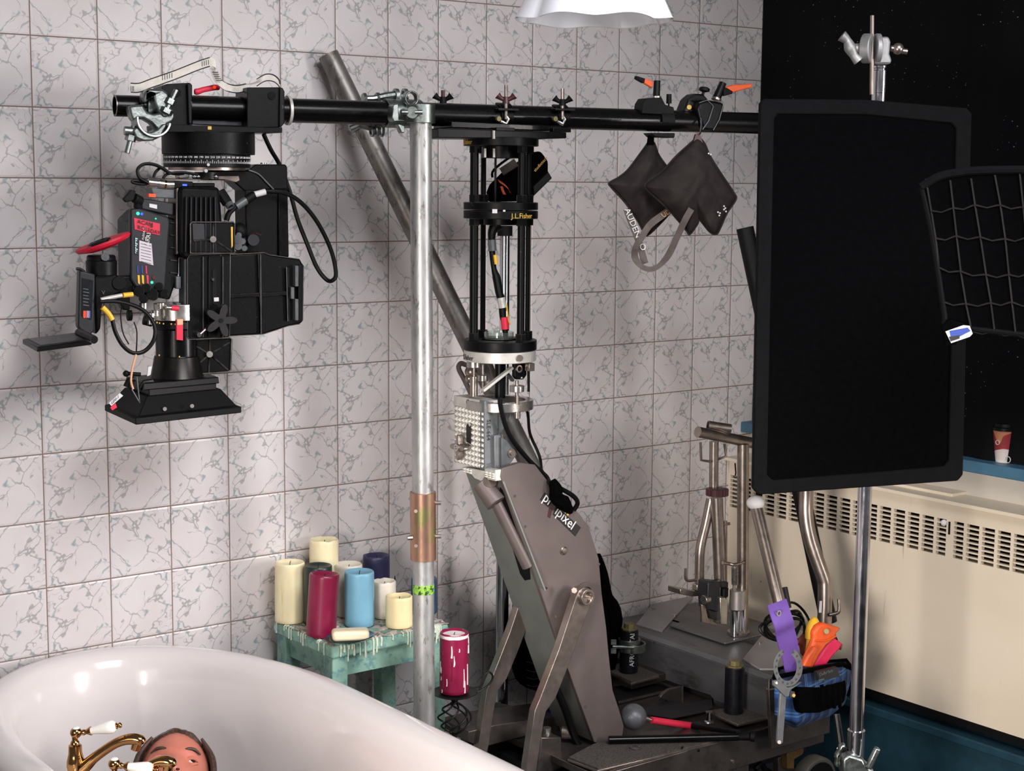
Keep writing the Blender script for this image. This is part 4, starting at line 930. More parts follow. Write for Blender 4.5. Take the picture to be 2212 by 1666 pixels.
# diamond-hung bags: swollen quilted shapes
def bag(name, label, poly, off, th, m, seed):
    t = thing(name, label, 'sandbag', FP(poly[len(poly) // 2], off)); n = len(poly)
    cxx = sum(p[0] for p in poly) / n; cyy = sum(p[1] for p in poly) / n; vs = []; fs = []
    P = [(V((x, y, 0))) for x, y in poly]; PP, _ = catmull(P, [0] * n, 5, True); m_ = len(PP); K = 9
    for side in (-1, 1):
        base = len(vs)
        for k in range(K + 1):
            s_ = 1 - k / K
            for i in range(m_):
                x = cxx + (PP[i].x - cxx) * s_; y = cyy + (PP[i].y - cyy) * s_
                h = th * (1 - s_ ** 2.2) * (1 + .35 * noise.noise(V((x * .02, y * .02, seed)))) + .020 * noise.noise(V((x * .035 + y * .02, y * .012, seed + 5))) * (1 - s_ ** 6)
                vs.append(FP((x, y), off + side * h))
        for k in range(K):
            for i in range(m_): fs.append((base + k * m_ + i, base + k * m_ + (i + 1) % m_, base + (k + 1) * m_ + (i + 1) % m_, base + (k + 1) * m_ + i))
        fs.append(tuple(base + K * m_ + i for i in range(m_)))
    o = MB().add(vs, fs).build('bag_body', m, t, ang=80)
    bm = bmesh.new(); bm.from_mesh(o.data); bmesh.ops.remove_doubles(bm, verts=bm.verts, dist=.0004); bmesh.ops.recalc_face_normals(bm, faces=bm.faces); bm.to_mesh(o.data); bm.free()
    g = MB().tube([FP((p.x, p.y), off) for p in PP], .0022, 6, closed=True); g.build('piping', m, t)
    return t
b1 = bag('sandbag', 'smaller black sandbag hanging left with a white lettered strap below', [cG(*q) for q in ((430, 570), (375, 640), (270, 780), (200, 840), (125, 885), (140, 920), (240, 1030), (330, 1160), (380, 1250), (410, 1280), (500, 1200), (620, 1060), (660, 930), (600, 820), (500, 680), (465, 590))], .01, .035, 'dark_cloth', 1)
MB().prism([FP(cG(*q), .0) for q in ((425, 515), (460, 525), (462, 600), (415, 600))], PYD * .006).build('bag_tab', 'black_cloth', b1)
MB().band(FP(cG(455, 510), -.0), PXD * .4 + PYD, EZ, .006, .0015, 0, 360, .003, 20).build('ring', 'steel', b1)
b2 = bag('sandbag', 'larger charcoal sandbag hanging right from a metal ring on the pipe', [cG(*q) for q in ((790, 545), (730, 590), (620, 690), (520, 800), (400, 890), (410, 940), (520, 1040), (600, 1120), (700, 1240), (730, 1272), (790, 1190), (800, 1160), (880, 1255), (930, 1270), (960, 1220), (1010, 1110), (1075, 1010), (1060, 960), (960, 810), (880, 680), (840, 590))], -.055, .045, 'dark_cloth', 9)
MB().prism([FP(cG(*q), -.058) for q in ((775, 520), (808, 525), (830, 600), (750, 605))], PYD * .006).build('bag_tab', 'maroon', b2)
MB().tube([FP(cG(*q), o_) for q, o_ in (((790, 365), -.01), ((812, 400), -.035), ((815, 450), -.045), ((805, 510), -.052), ((785, 530), -.056))], .0028, sm=5).build('ring', 'chrome', b2)
g = MB()
for q in ((940, 1105), (955, 1112), (985, 1060), (995, 1075), (1000, 1100), (985, 1085), (950, 1130), (870, 665), (885, 672)): g.sphere(FP(cG(*q), -.085), .0022, n=8)
g.build_each('paint_spot', 'white_label', b2)
# strap with lettering under the bags
P1 = [cG(*q) for q in ((255, 1080), (290, 1180), (345, 1320), (385, 1460), (395, 1490))]
P2 = [cG(*q) for q in ((590, 1080), (520, 1130), (430, 1200), (370, 1290), (325, 1370), (320, 1450), (380, 1520), (470, 1525), (560, 1440), (630, 1300), (690, 1170), (740, 1080))]
def tv(a, b): return (FP(b) - FP(a))
w1 = tv(cG(240, 1095), cG(300, 1075)).normalized() * .017
g = MB().ribbon([FP(q, .012) for q in P1], [w1] * 5, .0015, 5)
ws = [tv((0, 0), (8, 16)), tv((0, 0), (9, 15)), tv((0, 0), (10, 12)), tv((0, 0), (14, 8)), tv((0, 0), (17, 2)), tv((0, 0), (17, -6)), tv((0, 0), (3, -10)), tv((0, 0), (-2, -8)), tv((0, 0), (-14, -6)), tv((0, 0), (-15, -6)), tv((0, 0), (-16, -8)), tv((0, 0), (-15, -8))]
ws = [a.normalized() * (.012 if i in (6, 7) else .017) for i, a in enumerate(ws)]
g.ribbon([FP(q, (-.034, -.036, -.036, -.034, -.02, 0, -.01, -.01, -.03, -.06, -.09, -.105)[i]) for i, q in enumerate(P2)], ws, .0015, 6)
st = tag(g.build('lettered_strap', 'grey_web'), 'grey-brown webbing strap with white lettering looping below the two hanging sandbags', 'strap')
ex = tv(cG(245, 1100), cG(340, 1330)); text('strap_lettering', 'AUDENCO', flat(FP(cG(236, 1085), .0095), ex, tv(cG(0, 0), cG(60, -26)), .001), .0225, 'white_ink', st)
ex = tv(cG(520, 1140), cG(590, 1095)); text('strap_lettering', 'UD', flat(FP(cG(528, 1148), -.038), ex, tv(cG(0, 0), cG(-35, -50)), .001), .0175, 'tan', st)

# ---------------------------------------------------------------- black flag, its stand, the softbox
FL = plane(D((1860, 640), 3.30), CF)
t = thing('black_flag', 'large black fabric flag on a padded frame covering the right part of the wall', 'flag', FL((1850, 1060)))
fc = [(1642, 218), (2096, 236), (2076, 1036), (1624, 1066)]
MB().prism([FL(q, -.004) for q in ((1650, 226), (2088, 244), (2068, 1028), (1632, 1058))], CF * .008).build('fabric', 'black_cloth', t)
g = MB(); P = [FL(q, 0) for q in ((1648, 214), (1870, 216), (2085, 234), (2096, 246), (2086, 640), (2077, 1024), (2066, 1037), (1850, 1052), (1636, 1067), (1624, 1055), (1632, 640), (1640, 224))]
rs = []
for i, p in enumerate(P):
    c = FL((1860, 640), 0); inw = (c - p); inw = (inw - CF * inw.dot(CF)); d_ = V((inw.dot(CR), inw.z, 0)); inw = CR * (1 if d_.x > 0 else -1) * (.03 if abs(d_.x) > .15 else .0) + EZ * (1 if d_.y > 0 else -1) * (.030 if abs(d_.y) > .33 else 0)
    if i in (1, 7): inw.x = inw.y = 0
    rs.append([p - CF * .012, p + inw - CF * .008, p + inw + CF * .008, p + CF * .012])
g.rings(rs, closed=True); g.build('padded_frame', 'frame_cloth', t, .003)
for q in ((1657, 545), (1648, 214)): pass
# stand
SX = D((1868, 1070), 3.42); t = thing('combo_stand', 'chrome combo stand with grip head holding the black flag from behind', 'stand', (SX.x, SX.y, 0))
def sz(y, x=1880): return CC.z + (ray((x, y)) * (3.42 / 1)).z
pole = lambda z: V((SX.x, SX.y, z))
MB().cyl(pole(.42), pole(sz(205)), .0150, n=28).build('pole', 'chrome', t)
MB().cyl(pole(sz(1600)), pole(.06), .019, n=28).build('lower_tube', 'chrome', t)
MB().cyl(pole(sz(208)), pole(sz(160)), .0155, n=28).cyl(pole(sz(160)), pole(sz(156)), .0135, n=28).cyl(pole(sz(156)), pole(sz(150)), .0155, n=28).build('receiver', 'chrome', t, .001)
MB().cyl(pole(sz(150)), pole(sz(130)), .008, n=20).build('spigot', 'black_metal', t)
SP = plane(pole(1.9), CF)
gh = SP(cN(1000, 400))
MB().cyl(SP(cN(870, 405), -.02), SP(cN(950, 405), -.03), .030, n=40).build('grip_disc', 'cast_alloy', t, .002)
MB().cyl(SP(cN(965, 405), -.02), SP(cN(1010, 405), -.02), .030, n=40).build('grip_disc', 'cast_alloy', t, .002)
MB().prism([SP(cN(*q), -.03) for q in ((1000, 305), (1085, 305), (1100, 350), (1090, 450), (1110, 500), (1100, 535), (960, 535), (980, 420))], CF * .045).build('grip_body', 'cast_alloy', t, .005)
MB().cyl(SP(cN(800, 410), -.03), SP(cN(880, 405), -.03), .011, n=18).build('grip_bolt', 'cast_alloy', t)
MB().tube([SP(cN(*q), -.035) for q in ((690, 300), (735, 340), (760, 400), (790, 460), (830, 510))], [.012, .0085, .013, .009, .011], 12, sm=3).build('t_handle', 'cast_alloy', t)
MB().cyl(SP(cN(1100, 405), -.02), SP(cN(1170, 410), -.02), .006, n=14).sphere(SP(cN(1160, 408), -.02), .012, n=14).build('side_screw', 'nickel', t)
MB().cyl(SP(cN(1180, 425), -.02), SP(cN(1235, 432), -.02), .0058, n=14).build('side_pin', 'nickel', t)
MB().cyl(SP(cN(945, 130), -.03), SP(cN(940, 790), -.03), .0042, n=14).build('thin_rod', 'nickel', t)
# lower grip joint
JP = plane(pole(.5), CF)
MB().prism([JP(cL(*q), -.03) for q in ((900, 1560), (960, 1520), (1090, 1560), (1120, 1620), (1180, 1666), (1200, 1720), (900, 1720))], CF * .05).build('base_casting', 'zinc', t, .006)
MB().prism([JP(cL(*q), -.05) for q in ((880, 1440), (935, 1430), (930, 1470), (890, 1500), (900, 1540), (870, 1570), (890, 1610), (870, 1645), (832, 1630), (850, 1580), (838, 1540), (870, 1490))], CF * .02).build('t_handle', 'zinc', t, .005)
MB().bar(JP(cL(1130, 1640), -.03), JP(cL(1215, 1460), -.03), .012, .016, CF).build('leg_brace', 'zinc', t, .003)
MB().tube([JP(cL(850, 1160), .05), JP(cL(890, 1430), .03), JP(cL(925, 1500), .0)], .0075).build('leg_brace', 'black_metal', t)
for k in range(3):
    a = k * 2.094 - .5; d = V((math.cos(a), math.sin(a), 0)) * .42; b = pole(0); MB().tube([b + EZ * .34, b + d * .55 + EZ * .17, b + d + EZ * .012], .012).build('leg', 'chrome', t)
# eggcrate softbox, partly in frame
XB = plane(D((2120, 540), 2.75), (CF * .96 + CR * .28))
t = thing('softbox', 'black softbox with fabric egg-crate grid entering at the right edge', 'softbox', XB((2120, 720)))
MB().rings([[XB(q, o_) for q in ((1990, 404), (2062, 374), (2330, 366), (2330, 735), (2200, 722), (2046, 702))] for o_ in (0, .02)] + [[XB(q, .26) for q in ((2150, 450), (2180, 440), (2330, 440), (2330, 640), (2240, 640), (2170, 630))]]).build('back_cloth', 'black_cloth', t)
g = MB(); P = [XB(q, -.0) for q in ((1990, 404), (2025, 383), (2062, 374), (2130, 368), (2330, 366))]
g.tube(P, .0075, 8, sm=4); P = [XB(q, 0) for q in ((1990, 404), (2008, 480), (2025, 580), (2040, 680), (2046, 704), (2110, 712), (2200, 722), (2330, 738))]
g.tube(P, .0050, 8, sm=4); g.build('frame_piping', 'frame_cloth', t)
g = MB()
def gx(u, v): # grid lines run a little askew as the cloth sags
    x = 1998 + 50 * u + v * 9.5 + 3 * math.sin(u * 2 + v); y = 386 + v * 66 + u * (3 if v > 2 else -1.5) + 5 * math.sin(u * 1.3 + v * 1.7)
    return (x, y)
for u in range(0, 7):
    for v in range(5):
        a, b = gx(u, v), gx(u, v + 1); g.prism([XB(a, -.004), XB(b, -.004), XB((b[0] + 36, b[1]), .05), XB((a[0] + 36, a[1]), .05)], CR * .0012)
for v in range(1, 6):
    for u in range(0, 6):
        a, b = gx(u, v), gx(u + 1, v); g.prism([XB(a, -.004), XB(((a[0] + b[0]) / 2, (a[1] + b[1]) / 2 + 6), -.002), XB(b, -.004), XB((b[0], b[1] - 34), .045), XB((a[0], a[1] - 34), .045)], EZ * .0012)
g.build('egg_crate', 'grid_cloth', t)
MB().prism([XB(q, -.012) for q in ((2036, 705), (2050, 690), (2085, 700), (2066, 745), (2042, 748))], CF * .01).build('corner_tab', 'black_cloth', t, .001)
lb_ = MB().prism([XB(cM(*q), -.014) for q in ((575, 825), (660, 795), (690, 798), (704, 835), (690, 850), (602, 880))], CF * .0012).build('woven_label', 'white_label', t)
MB().prism([XB(cM(*q), -.0147) for q in ((594, 822), (680, 806), (694, 822), (640, 850), (600, 850))], CF * .0007).build('label_print', 'blue_label', lb_)
MB().prism([XB(cM(*q), -.0149) for q in ((592, 850), (642, 842), (642, 858), (600, 872))], CF * .0006).build('label_print', 'ink', lb_)
# black leaning boom at the flag's left edge
def rod(name, label, cat, a, b, da, db, r, m, r1=None, caps=None):
    A, B = D(a, da), D(b, db); t = MB().cyl(B, A, r, r1, 24).build(name, m, None, .001); return tag(t, label, cat)
# ---------------------------------------------------------------- camera dolly: arm, head, struts, chassis (its long axis runs along the tiled wall)
cP = cv(1280, 1380, 5.825); cQ = cv(1000, 1380, 5.827); cS = cv(1470, 1180, 5.552); cT = cv(1500, 1480, 5.267); cU = cv(980, 760, 5.555)
def AY(y): return lambda q, off=0.: PY(q, y + off)
def yplate(P, poly, th, name, m, par, bev=.001, off=0., split=False):
    return MB().prism([P(q, off) for q in poly], EY * th).build(name, m, par, bev)
t = thing('camera_dolly', 'heavy grey camera dolly with slanted boom arm, struts and carpeted decks in the right foreground', 'dolly', (1.3, -.4, 0))
DOL = t
A = AY(-.545)
side = [cI(*q) for q in ((455, 75), (462, 30), (560, 0), (640, 10), (710, 100), (800, 175), (860, 255), (930, 345), (985, 520), (1000, 700), (1025, 890), (1040, 1050), (1060, 1230), (1090, 1320), (1120, 1420), (1100, 1560), (960, 1510), (740, 900))]
arm = thing('arm_pivot', '', '', A(side[0])) if False else None
yplate(A, side, .012, 'arm_side_plate', 'arm_brown', t, .0012)
E0, E1 = A(cI(470, 90)), A(cI(960, 1510)); dn = (E1 - E0).normalized(); gn = dn.cross(EY).normalized()
W_ = .15
inner = [E0 + EY * .012 + dn * .03, E1 + EY * .012, E1 + EY * .012 - gn * .0 + V((.30, 0, .02)), A(cI(1000, 1000), .012), A(cI(950, 520), .012), A(cI(840, 280), .012)]
MB().prism([E0 + EY * .012, E1 + EY * .012, A(cI(1040, 1420), .012), A(cI(1000, 1000), .012), A(cI(960, 520), .012), A(cI(840, 260), .012), A(cI(650, 40), .012)], EY * (W_ - .012)).build('arm_body', 'arm_green', t, .001)
if gn.dot(CC - E0) < 0: gn = -gn
G = plane(E0, gn)
def gplate(poly, h, name, m, bev=.001, off=0): return MB().prism([G(q, off) for q in poly], gn * h).build(name, m, t, bev)
gplate([cI(*q) for q in ((452, 130), (510, 210), (612, 560), (616, 630), (585, 636), (560, 600), (500, 400), (430, 230))], .0006, 'slot_shade', 'black_matt', 0)  # thin black patch on the face paints the shade of an open slot
gplate([cI(*q) for q in ((440, 60), (462, 70), (700, 690), (645, 640), (560, 400), (470, 130))], .004, 'arm_rail', 'arm_green', .0005)
MB().cyl(G(cI(345, 110), .03), G(cI(430, 220), .03), .020, .024, 24).build('cylinder_head', 'arm_brown', t, .002)
MB().cyl(G(cI(395, 100), .02), G(cI(385, 130), .02), .016, n=20).build('pivot_pin', 'nickel', t)
MB().cyl(G(cI(430, 215), .02), G(cI(600, 560), .012), .0135, n=24).build('hydraulic_rod', 'arm_brown', t)
# joint line and small screws of the side plate
gs = MB()
for q in ((530, 180), (587, 345), (752, 832), (700, 678), (912, 1318), (985, 548)): gs.cyl(A(cI(*q), .0), A(cI(*q), -.0015), .0032, n=10)
gs.build_each('small_screw', 'dark_grey', t)
MB().lathe([(.010, 0), (.010, .002), (.0065, .004), (.0065, .006), (.003, .0065)], A(cI(793, 475)), -EY, 20).build('rivet', 'nickel', t)
# pivot of the struts
pc = A(cI(905, 722)); MB().pipe(pc - EY * .004, pc + EY * .001, .034, .024, 40).build('pivot_washer', 'arm_brown', t)
strut = [(862, 728), (880, 690), (905, 672), (935, 680), (958, 715), (940, 775), (925, 810), (820, 1100), (750, 1275), (700, 1345), (690, 1385), (650, 1645), (636, 1720), (592, 1720), (596, 1640), (640, 1342), (668, 1275), (770, 1010)]
for y0 in (-.60, -.40):
    yplate(AY(-.60), [cI(*q) for q in strut], .022, 'strut', 'nickel', t, .0015) if y0 == -.60 else MB().prism([AY(-.60)(cI(*q)) + EY * .185 for q in strut], EY * .022).build('strut', 'nickel', t, .0015)
pc = AY(-.60)(cI(910, 722)); pvt = MB().pipe(pc - EY * .012, pc + EY * .03, .0195, .0125, 32).build('pivot_tube', 'nickel', t, .001)
MB().bar(pc - EY * .004 - V((.012, 0, .004)), pc - EY * .004 + V((.012, 0, -.006)), .003, .004, EY).build('split_pin', 'steel', t)
MB().cyl(AY(-.60)(cI(852, 690)), AY(-.60)(cI(852, 690), -.006), .007, n=6).build('lock_screw', 'nickel', t)
# rear parallel link and cables along the arm
MB().tube([AY(-.53)(cU(*q)) for q in ((560, 550), (560, 640), (620, 880), (700, 1050), (830, 1220), (960, 1360), (1111, 1500))] + [A(cI(720, 110), -.01), A(cI(760, 130), -.015), A(cI(840, 175), -.02), A(cI(870, 215), -.02), A(cI(850, 255), -.01)], .0055, sm=5).build('arm_cable', 'black_plastic', t)
MB().tube([V((RX.x + .055, RX.y + .02, rz(880))), PY(cF(715, 600), -.42), PY(cF(740, 780), -.41), PY(cF(800, 920), -.42), PY(cF(825, 1000), -.43), PY(cF(832, 1090), -.47)], .0036, sm=5).build('thin_cable', 'black_plastic', t)
g = MB().tube([A(cI(730, 95), -.012), A(cI(755, 150), -.02), A(cI(745, 190), -.015), A(cI(790, 215), -.02), A(cI(830, 262), -.006)], [.009, .017, .012, .019, .008], 10, sm=3)
g.build('tape_knot', 'black_cloth', t)
# printed labels on the arm
def arm_label(poly, body, o, size, dirq):
    l = MB().prism([A(cI(*q), -.0012) for q in poly], EY * .001).build('name_label', 'ink', t, 0)
    e = (A(cI(*dirq[1])) - A(cI(*dirq[0]))).normalized(); up = EY.cross(e); up = -up if up.z < 0 else up
    text('lettering', body, flat(A(cI(*o), -.0013), e, up, .0004), size, 'white_ink', l); return l
arm_label(((692, 160), (735, 205), (712, 240), (668, 200)), 'pi', (678, 200), .034, ((668, 200), (712, 240)))
l = arm_label(((752, 235), (888, 350), (858, 398), (738, 280)), 'ipixel', (742, 272), .0335, ((742, 272), (862, 388)))
MB().cyl(A(cI(817, 280), -.0012), A(cI(817, 280), -.0022), .0026, n=14).build('gold_dot', 'yellow', l)
yplate(A, [cI(*q) for q in ((718, 240), (735, 250), (722, 300), (708, 290))], .001, 'brown_tape', 'maroon', t, 0, -.0012)

# leveling head
HXv = .832
def HP(q, off=0.): return PX(q, HXv + off)
ya, yb = -.5, HP(cU(0, 515)).y - .0
zt_, zb_ = HP(cU(372, 595)).z, HP(cU(372, 1420)).z
t = thing('leveling_head', 'grey cast leveling head with pyramid-studded plate and star knob under the silver ring', 'leveling head', (RX.x, RX.y, zb_))
MB().box((HXv + .02, (ya + yb) / 2, (zt_ + HP(cU(372, 720)).z) / 2), .04, yb - ya, zt_ - HP(cU(372, 720)).z).build('top_block', 'white_alloy', t, .001)
MB().box((HXv + .022, (ya + yb) / 2, (zt_ + zb_) / 2), .040, yb - ya - .002, zt_ - zb_ - .002).build('face_plate', 'white_alloy', t, .001)
def pyr(y0, y1, z0, z1, x, ny, nz):
    g = MB()
    for i in range(ny):
        for j in range(nz):
            a, b = y0 + (y1 - y0) * i / ny, y0 + (y1 - y0) * (i + 1) / ny; c, d = z0 + (z1 - z0) * j / nz, z0 + (z1 - z0) * (j + 1) / nz
            g.add([(x, a, c), (x, b, c), (x, b, d), (x, a, d), (x - (b - a) * .42, (a + b) / 2, (c + d) / 2)], [(0, 1, 4), (1, 2, 4), (2, 3, 4), (3, 0, 4), (3, 2, 1, 0)])
    return g
ztx = HP(cU(372, 720)).z
pyr(ya + .001, yb - .001, zb_ + .001, ztx, HXv + .002, 9, 11).build('studded_face', 'white_alloy', t, ang=5)
ylo = HP(cU(110, 1400)).y; zl0 = HP(cU(372, 1420)).z; zl1 = HP(cU(490, 1550)).z - .0
P2_ = lambda q: PX(q, HXv - .004)
MB().prism([HP(cU(*q)) for q in ((110, 1385), (372, 1430), (372, 1400), (500, 1420), (500, 1555), (370, 1525), (370, 1570), (250, 1520), (220, 1480), (115, 1440))], EX * .02).build('lower_bracket', 'white_alloy', t, .001)
for q0, q1 in (((110, 1375), (222, 1480)), ((372, 1415), (495, 1545))):
    a, b = HP(cU(*q0)), HP(cU(*q1)); pyr(min(a.y, b.y), max(a.y, b.y), min(a.z, b.z) + .002, max(a.z, b.z) - .002, HXv - .0005, 3, 2 if q0[0] == 110 else 3).build('stud_rows', 'white_alloy', t, ang=5)
MB().prism([HP(cU(*q), -.0052) for q in ((150, 890), (162, 870), (185, 868), (200, 890), (200, 1110), (150, 1080))], EX * .002).build('slot', 'ink', t, 0)
MB().band(HP(cU(175, 890), -.005), EX, EZ, .0052, .0025, -90, 90, .004, 12).build('slot_rim', 'white_alloy', t)
MB().cyl(HP(cU(172, 605)), HP(cU(172, 605)) - EX * .001, .006, n=20).build('drilled_hole', 'maroon', t)
# side of the head: dark plate with its number, scale, bracket
S_ = AY(ya - .001)
yplate(S_, [cU(*q) for q in ((372, 600), (376, 590), (480, 600), (480, 1380), (372, 1390))], .02, 'side_plate', 'alloy_side', t, .001)
text('lettering', 'SLE-664', flat(S_(cU(398, 815)), -EZ, EX, .0004), .0148, 'ink', t)
yplate(S_, [cU(*q) for q in ((480, 690), (690, 680), (690, 740), (630, 880), (560, 985), (480, 1000))], .06, 'cheek', 'grey_plastic', t, .001, .001)
g = MB()
for k in range(12): g.box(S_(cU(537, 740 + k * 18), -.0003), .0026, .0008, .0016)
g.build_each('scale_mark', 'ink', t)
yplate(S_, [cU(*q) for q in ((490, 1005), (570, 995), (575, 1530), (498, 1548))], .02, 'cheek_bar', 'alloy_side', t, .002, -.012)
yplate(S_, [cU(*q) for q in ((575, 1030), (600, 1040), (735, 1120), (765, 1160), (760, 1230), (700, 1320), (585, 1420), (575, 1400))], .03, 'ear', 'grey_plastic', t, .001, -.02)
yplate(S_, [cU(*q) for q in ((372, 1385), (400, 1350), (470, 1330), (490, 1360), (440, 1430), (372, 1430))], .02, 'corner_block', 'grey_plastic', t, .002, -.002)
q = S_(cU(690, 1215), -.02); MB().pipe(q - EY * .003, q + EY * .001, .0108, .006, 28).cyl(q - EY * .006, q, .006, n=20).build('ear_bolt', 'nickel', t)
# star knob
kc = HP(cU(40, 1150), -.03); g = MB(); pts = []
for k in range(48):
    a = 2 * PI * k / 48 + .5; r = .011 + .019 * (.5 + .5 * math.cos(4 * a)) ** 1.5; pts.append(kc + EY * r * math.cos(a) + EZ * r * math.sin(a))
g.prism(pts, EX * .014); g.cyl(kc + EX * .01, kc + EX * .03, .007); sk = g.build('star_knob', 'nickel', t, .003)
MB().lathe([(.0085, 0), (.0085, .003), (.004, .003), (.004, .001)], kc, -EX, 20).build('knob_cap', 'steel', sk)
# ring under the riser, with jacking screws, braces and hook plate
b = V((RX.x, RX.y, rz(882))); MB().pipe(b, b + EZ * (rz(862) - rz(882)), .078, .060, 56).build('base_ring', 'steel', t, .001)
MB().prism([V((HXv + .04, ya + .005, rz(882))), V((RX.x - .02, RX.y - .074, rz(882))), V((RX.x - .02, RX.y - .06, rz(882))), V((HXv + .04, ya + .1, rz(882)))], EZ * (rz(862) - rz(882))).build('ring_web', 'alloy_side', t, .001)
def jack(x, dy, y0, y1, yw, w, m='nickel', wt=26):
    c0, c1 = at(x, dy, y1), at(x, dy, y0); g = MB().cyl(c0, c1, w * .00052, n=18)
    o = g.build('jack_screw', m, t); q = at(x, dy, yw); MB().cyl(q - EZ * .007, q + EZ * .007, wt * .00052, n=24).build('knurled_nut', 'steel', o, .001)
jack(-56, -30, 778, 850, 784, 5, wt=32); jack(-56, -30, 810, 852, 782, 17, wt=30)
jack(-37, 10, 778, 850, 818, 7, wt=24); jack(38, -56, 815, 862, 832, 8, wt=32)
MB().cyl(at(39, -62, 895), at(39, -62, 880), .0075, n=18).build('jack_foot', 'nickel', t, .001)
MB().cyl(at(39, -62, 866), at(39, -62, 846), .0045, n=14).build('jack_tip', 'nickel', t)
MB().bar(PY(cU(345, 470), -.50), PY(cU(700, 190), -.50), .006, .0125, EY).build('diagonal_brace', 'white_alloy', t, .001)
MB().bar(PY(cU(640, 260), -.42), PY(cU(710, 350), -.42), .006, .011, EY).build('diagonal_brace', 'grey_plastic', t, .001)
q = [AY(-.50)(cU(*p)) for p in ((735, 130), (875, 130), (880, 280), (840, 335), (760, 335), (735, 300))]; MB().prism(q, EY * .012).build('hook_plate', 'black_metal', t, .002)
MB().band(AY(-.503)(cU(785, 205)), EY, EZ, .0055, .003, 0, 360, .004, 24).build('hole_rim', 'steel', t)
MB().sphere(AY(-.503)(cU(815, 315)), .0038, n=10).build('ball_detent', 'chrome', t)
MB().cyl(at(4, 20, 862), at(4, 20, 778), .009, n=20).build('centre_tube', 'black_paint', t)
MB().cyl(at(0, 20, 862), at(0, 20, 778), .0115, n=20).build('inner_tube', 'black_metal', t)
g = MB().tube([AY(-.36)(cU(*p)) for p in ((205, 500), (130, 340), (60, 200), (90, 140), (170, 160), (300, 110), (420, 130), (480, 260), (550, 420))], .006, sm=4); g.build('yoke_bracket', 'arm_brown', t)
g = MB().sphere(AY(-.38)(cU(210, 240)), .015).sphere(AY(-.38)(cU(190, 320)), .011); g.build_each('brass_joint', 'nickel', t)
MB().cyl(AY(-.42)(cU(895, 200)), AY(-.42)(cU(900, 480)), .003).build('thin_wire', 'black_plastic', t)
MB().box(at(66, -20, 790), .016, .016, .018).build('lug', 'nickel', t, .001)

# ------------- chassis
t = DOL
ZD = .36
def zplate(q4, z, th, name, m, bev=.001): return MB().prism([PZ(q, z) for q in q4], -EZ * th).build(name, m, t, bev)
# long front deck with fascia
x0, x1 = PZ(cP(70, 1655), ZD).x, 1.765; yf = PZ(cP(1540, 1290), ZD).y
MB().box(((x0 - .02 + x1) / 2, yf + .006, ZD - .045), x1 - x0 + .04, .012, .082).build('fascia', 'chassis', t, .002)
MB().box(((x0 + 1.62) / 2, (yf - .35) / 2 + .01, ZD - .018), 1.62 - x0 + .02, abs(yf + .35), .018).build('deck', 'chassis', t, .002)
MB().box(((x0 - .06 + x1) / 2, yf + .05, .21), 1.32 - x0, .08, .18).build('under_panel', 'chassis', t, .002)
gs = MB()
for q in ((1128, 1370), (1335, 1410)): p = PY(cP(*q), yf - .001); gs.cyl(p, p - EY * .001, .0035, n=10)
gs.build_each('small_screw', 'black_matt', t)
p = PY(cT(435, 870), yf); MB().cyl(p, p - EY * .003, .0045, n=14).build('small_screw', 'steel', t)
def gritdeck(q4, z, name='foot_deck'):
    P = [PZ(q, z) for q in q4]; o = MB().prism(P, -EZ * .004).build(name, 'grit', t); c = sum(P, V()) / len(P)
    MB().prism([c + (p - c) * 1.03 - EZ * .004 for p in P], -EZ * .006).build('deck_trim', 'nickel', o, .001); return o
gritdeck([cP(-300, 1490), cP(0, 1330), cP(180, 1270), cP(1540, 1280), cP(70, 1630)], ZD + .004)
# chrome socket set in the deck, spigot
p = PZ(cP(540, 1385), ZD + .005); MB().pipe(p - EZ * .003, p + EZ * .004, .0125, .0105, 32).build('socket_rim', 'chrome', t)
p = PZ(cP(1462, 1050), ZD + .004); MB().lathe([(.013, 0), (.012, .003), (.0075, .005), (.0078, .022), (.009, .024), (.009, .027)], p, EZ, 24).build('spigot', 'chrome', t)
gritdeck([cT(170, 290), cT(490, 430), cT(845, 350), cT(560, 230)], .372)
gritdeck([cP(200, 400), cP(490, 540), cP(835, 450), cP(560, 340)], .40)
MB().box(PZ(cP(490, 560), .385) + V((.09, .07, -.006)), .18, .14, .024).build('deck_riser', 'chassis', t, .002)
P = [PZ(q, .355) for q in (cP(180, 620), cP(330, 800), cP(955, 655), cP(700, 520))]; MB().prism(P, -EZ * .01).build('lower_deck', 'chassis_dark', t, .001)
MB().bar(P[1], P[2], .004, .006, EZ).build('deck_edge', 'nickel', t)
# left pair of feet / cross beam behind the arm
P = [PZ(q, .37) for q in (cQ(410, 1080), cQ(270, 1010), cQ(420, 800), cQ(860, 900), cQ(1230, 965))]; MB().prism(P, -EZ * .004).build('foot_deck', 'grit', t)
MB().bar(P[0], P[4], .004, .005, EZ).bar(P[0], P[1], .004, .005, EZ).build('deck_edge', 'nickel', t)
P = [PY(cQ(*q), -.40) for q in ((70, 1170), (410, 1085), (1210, 975), (1230, 1180), (830, 1215), (250, 1370), (60, 1300))]; MB().prism(P, EY * .12).build('cross_beam', 'chassis', t, .002)
P = [PY(cQ(*q), -.52) for q in ((985, 1240), (1240, 1240), (1255, 1530), (1250, 1900), (940, 1900), (950, 1600))]; MB().prism(P, EY * .06).build('pivot_block', 'chassis', t, .003)
p = PY(cQ(1055, 1230), -.49); MB().cyl(p, p + EZ * .022, .010, n=20).cyl(p, p + EZ * .003, .015, n=20).build('block_bolt', 'steel', t)
p = PY(cQ(1250, 1170), -.47); MB().cyl(p, p + EX * .02 - EY * .02, .018, n=20).build('fluid_cap', 'nickel', t)
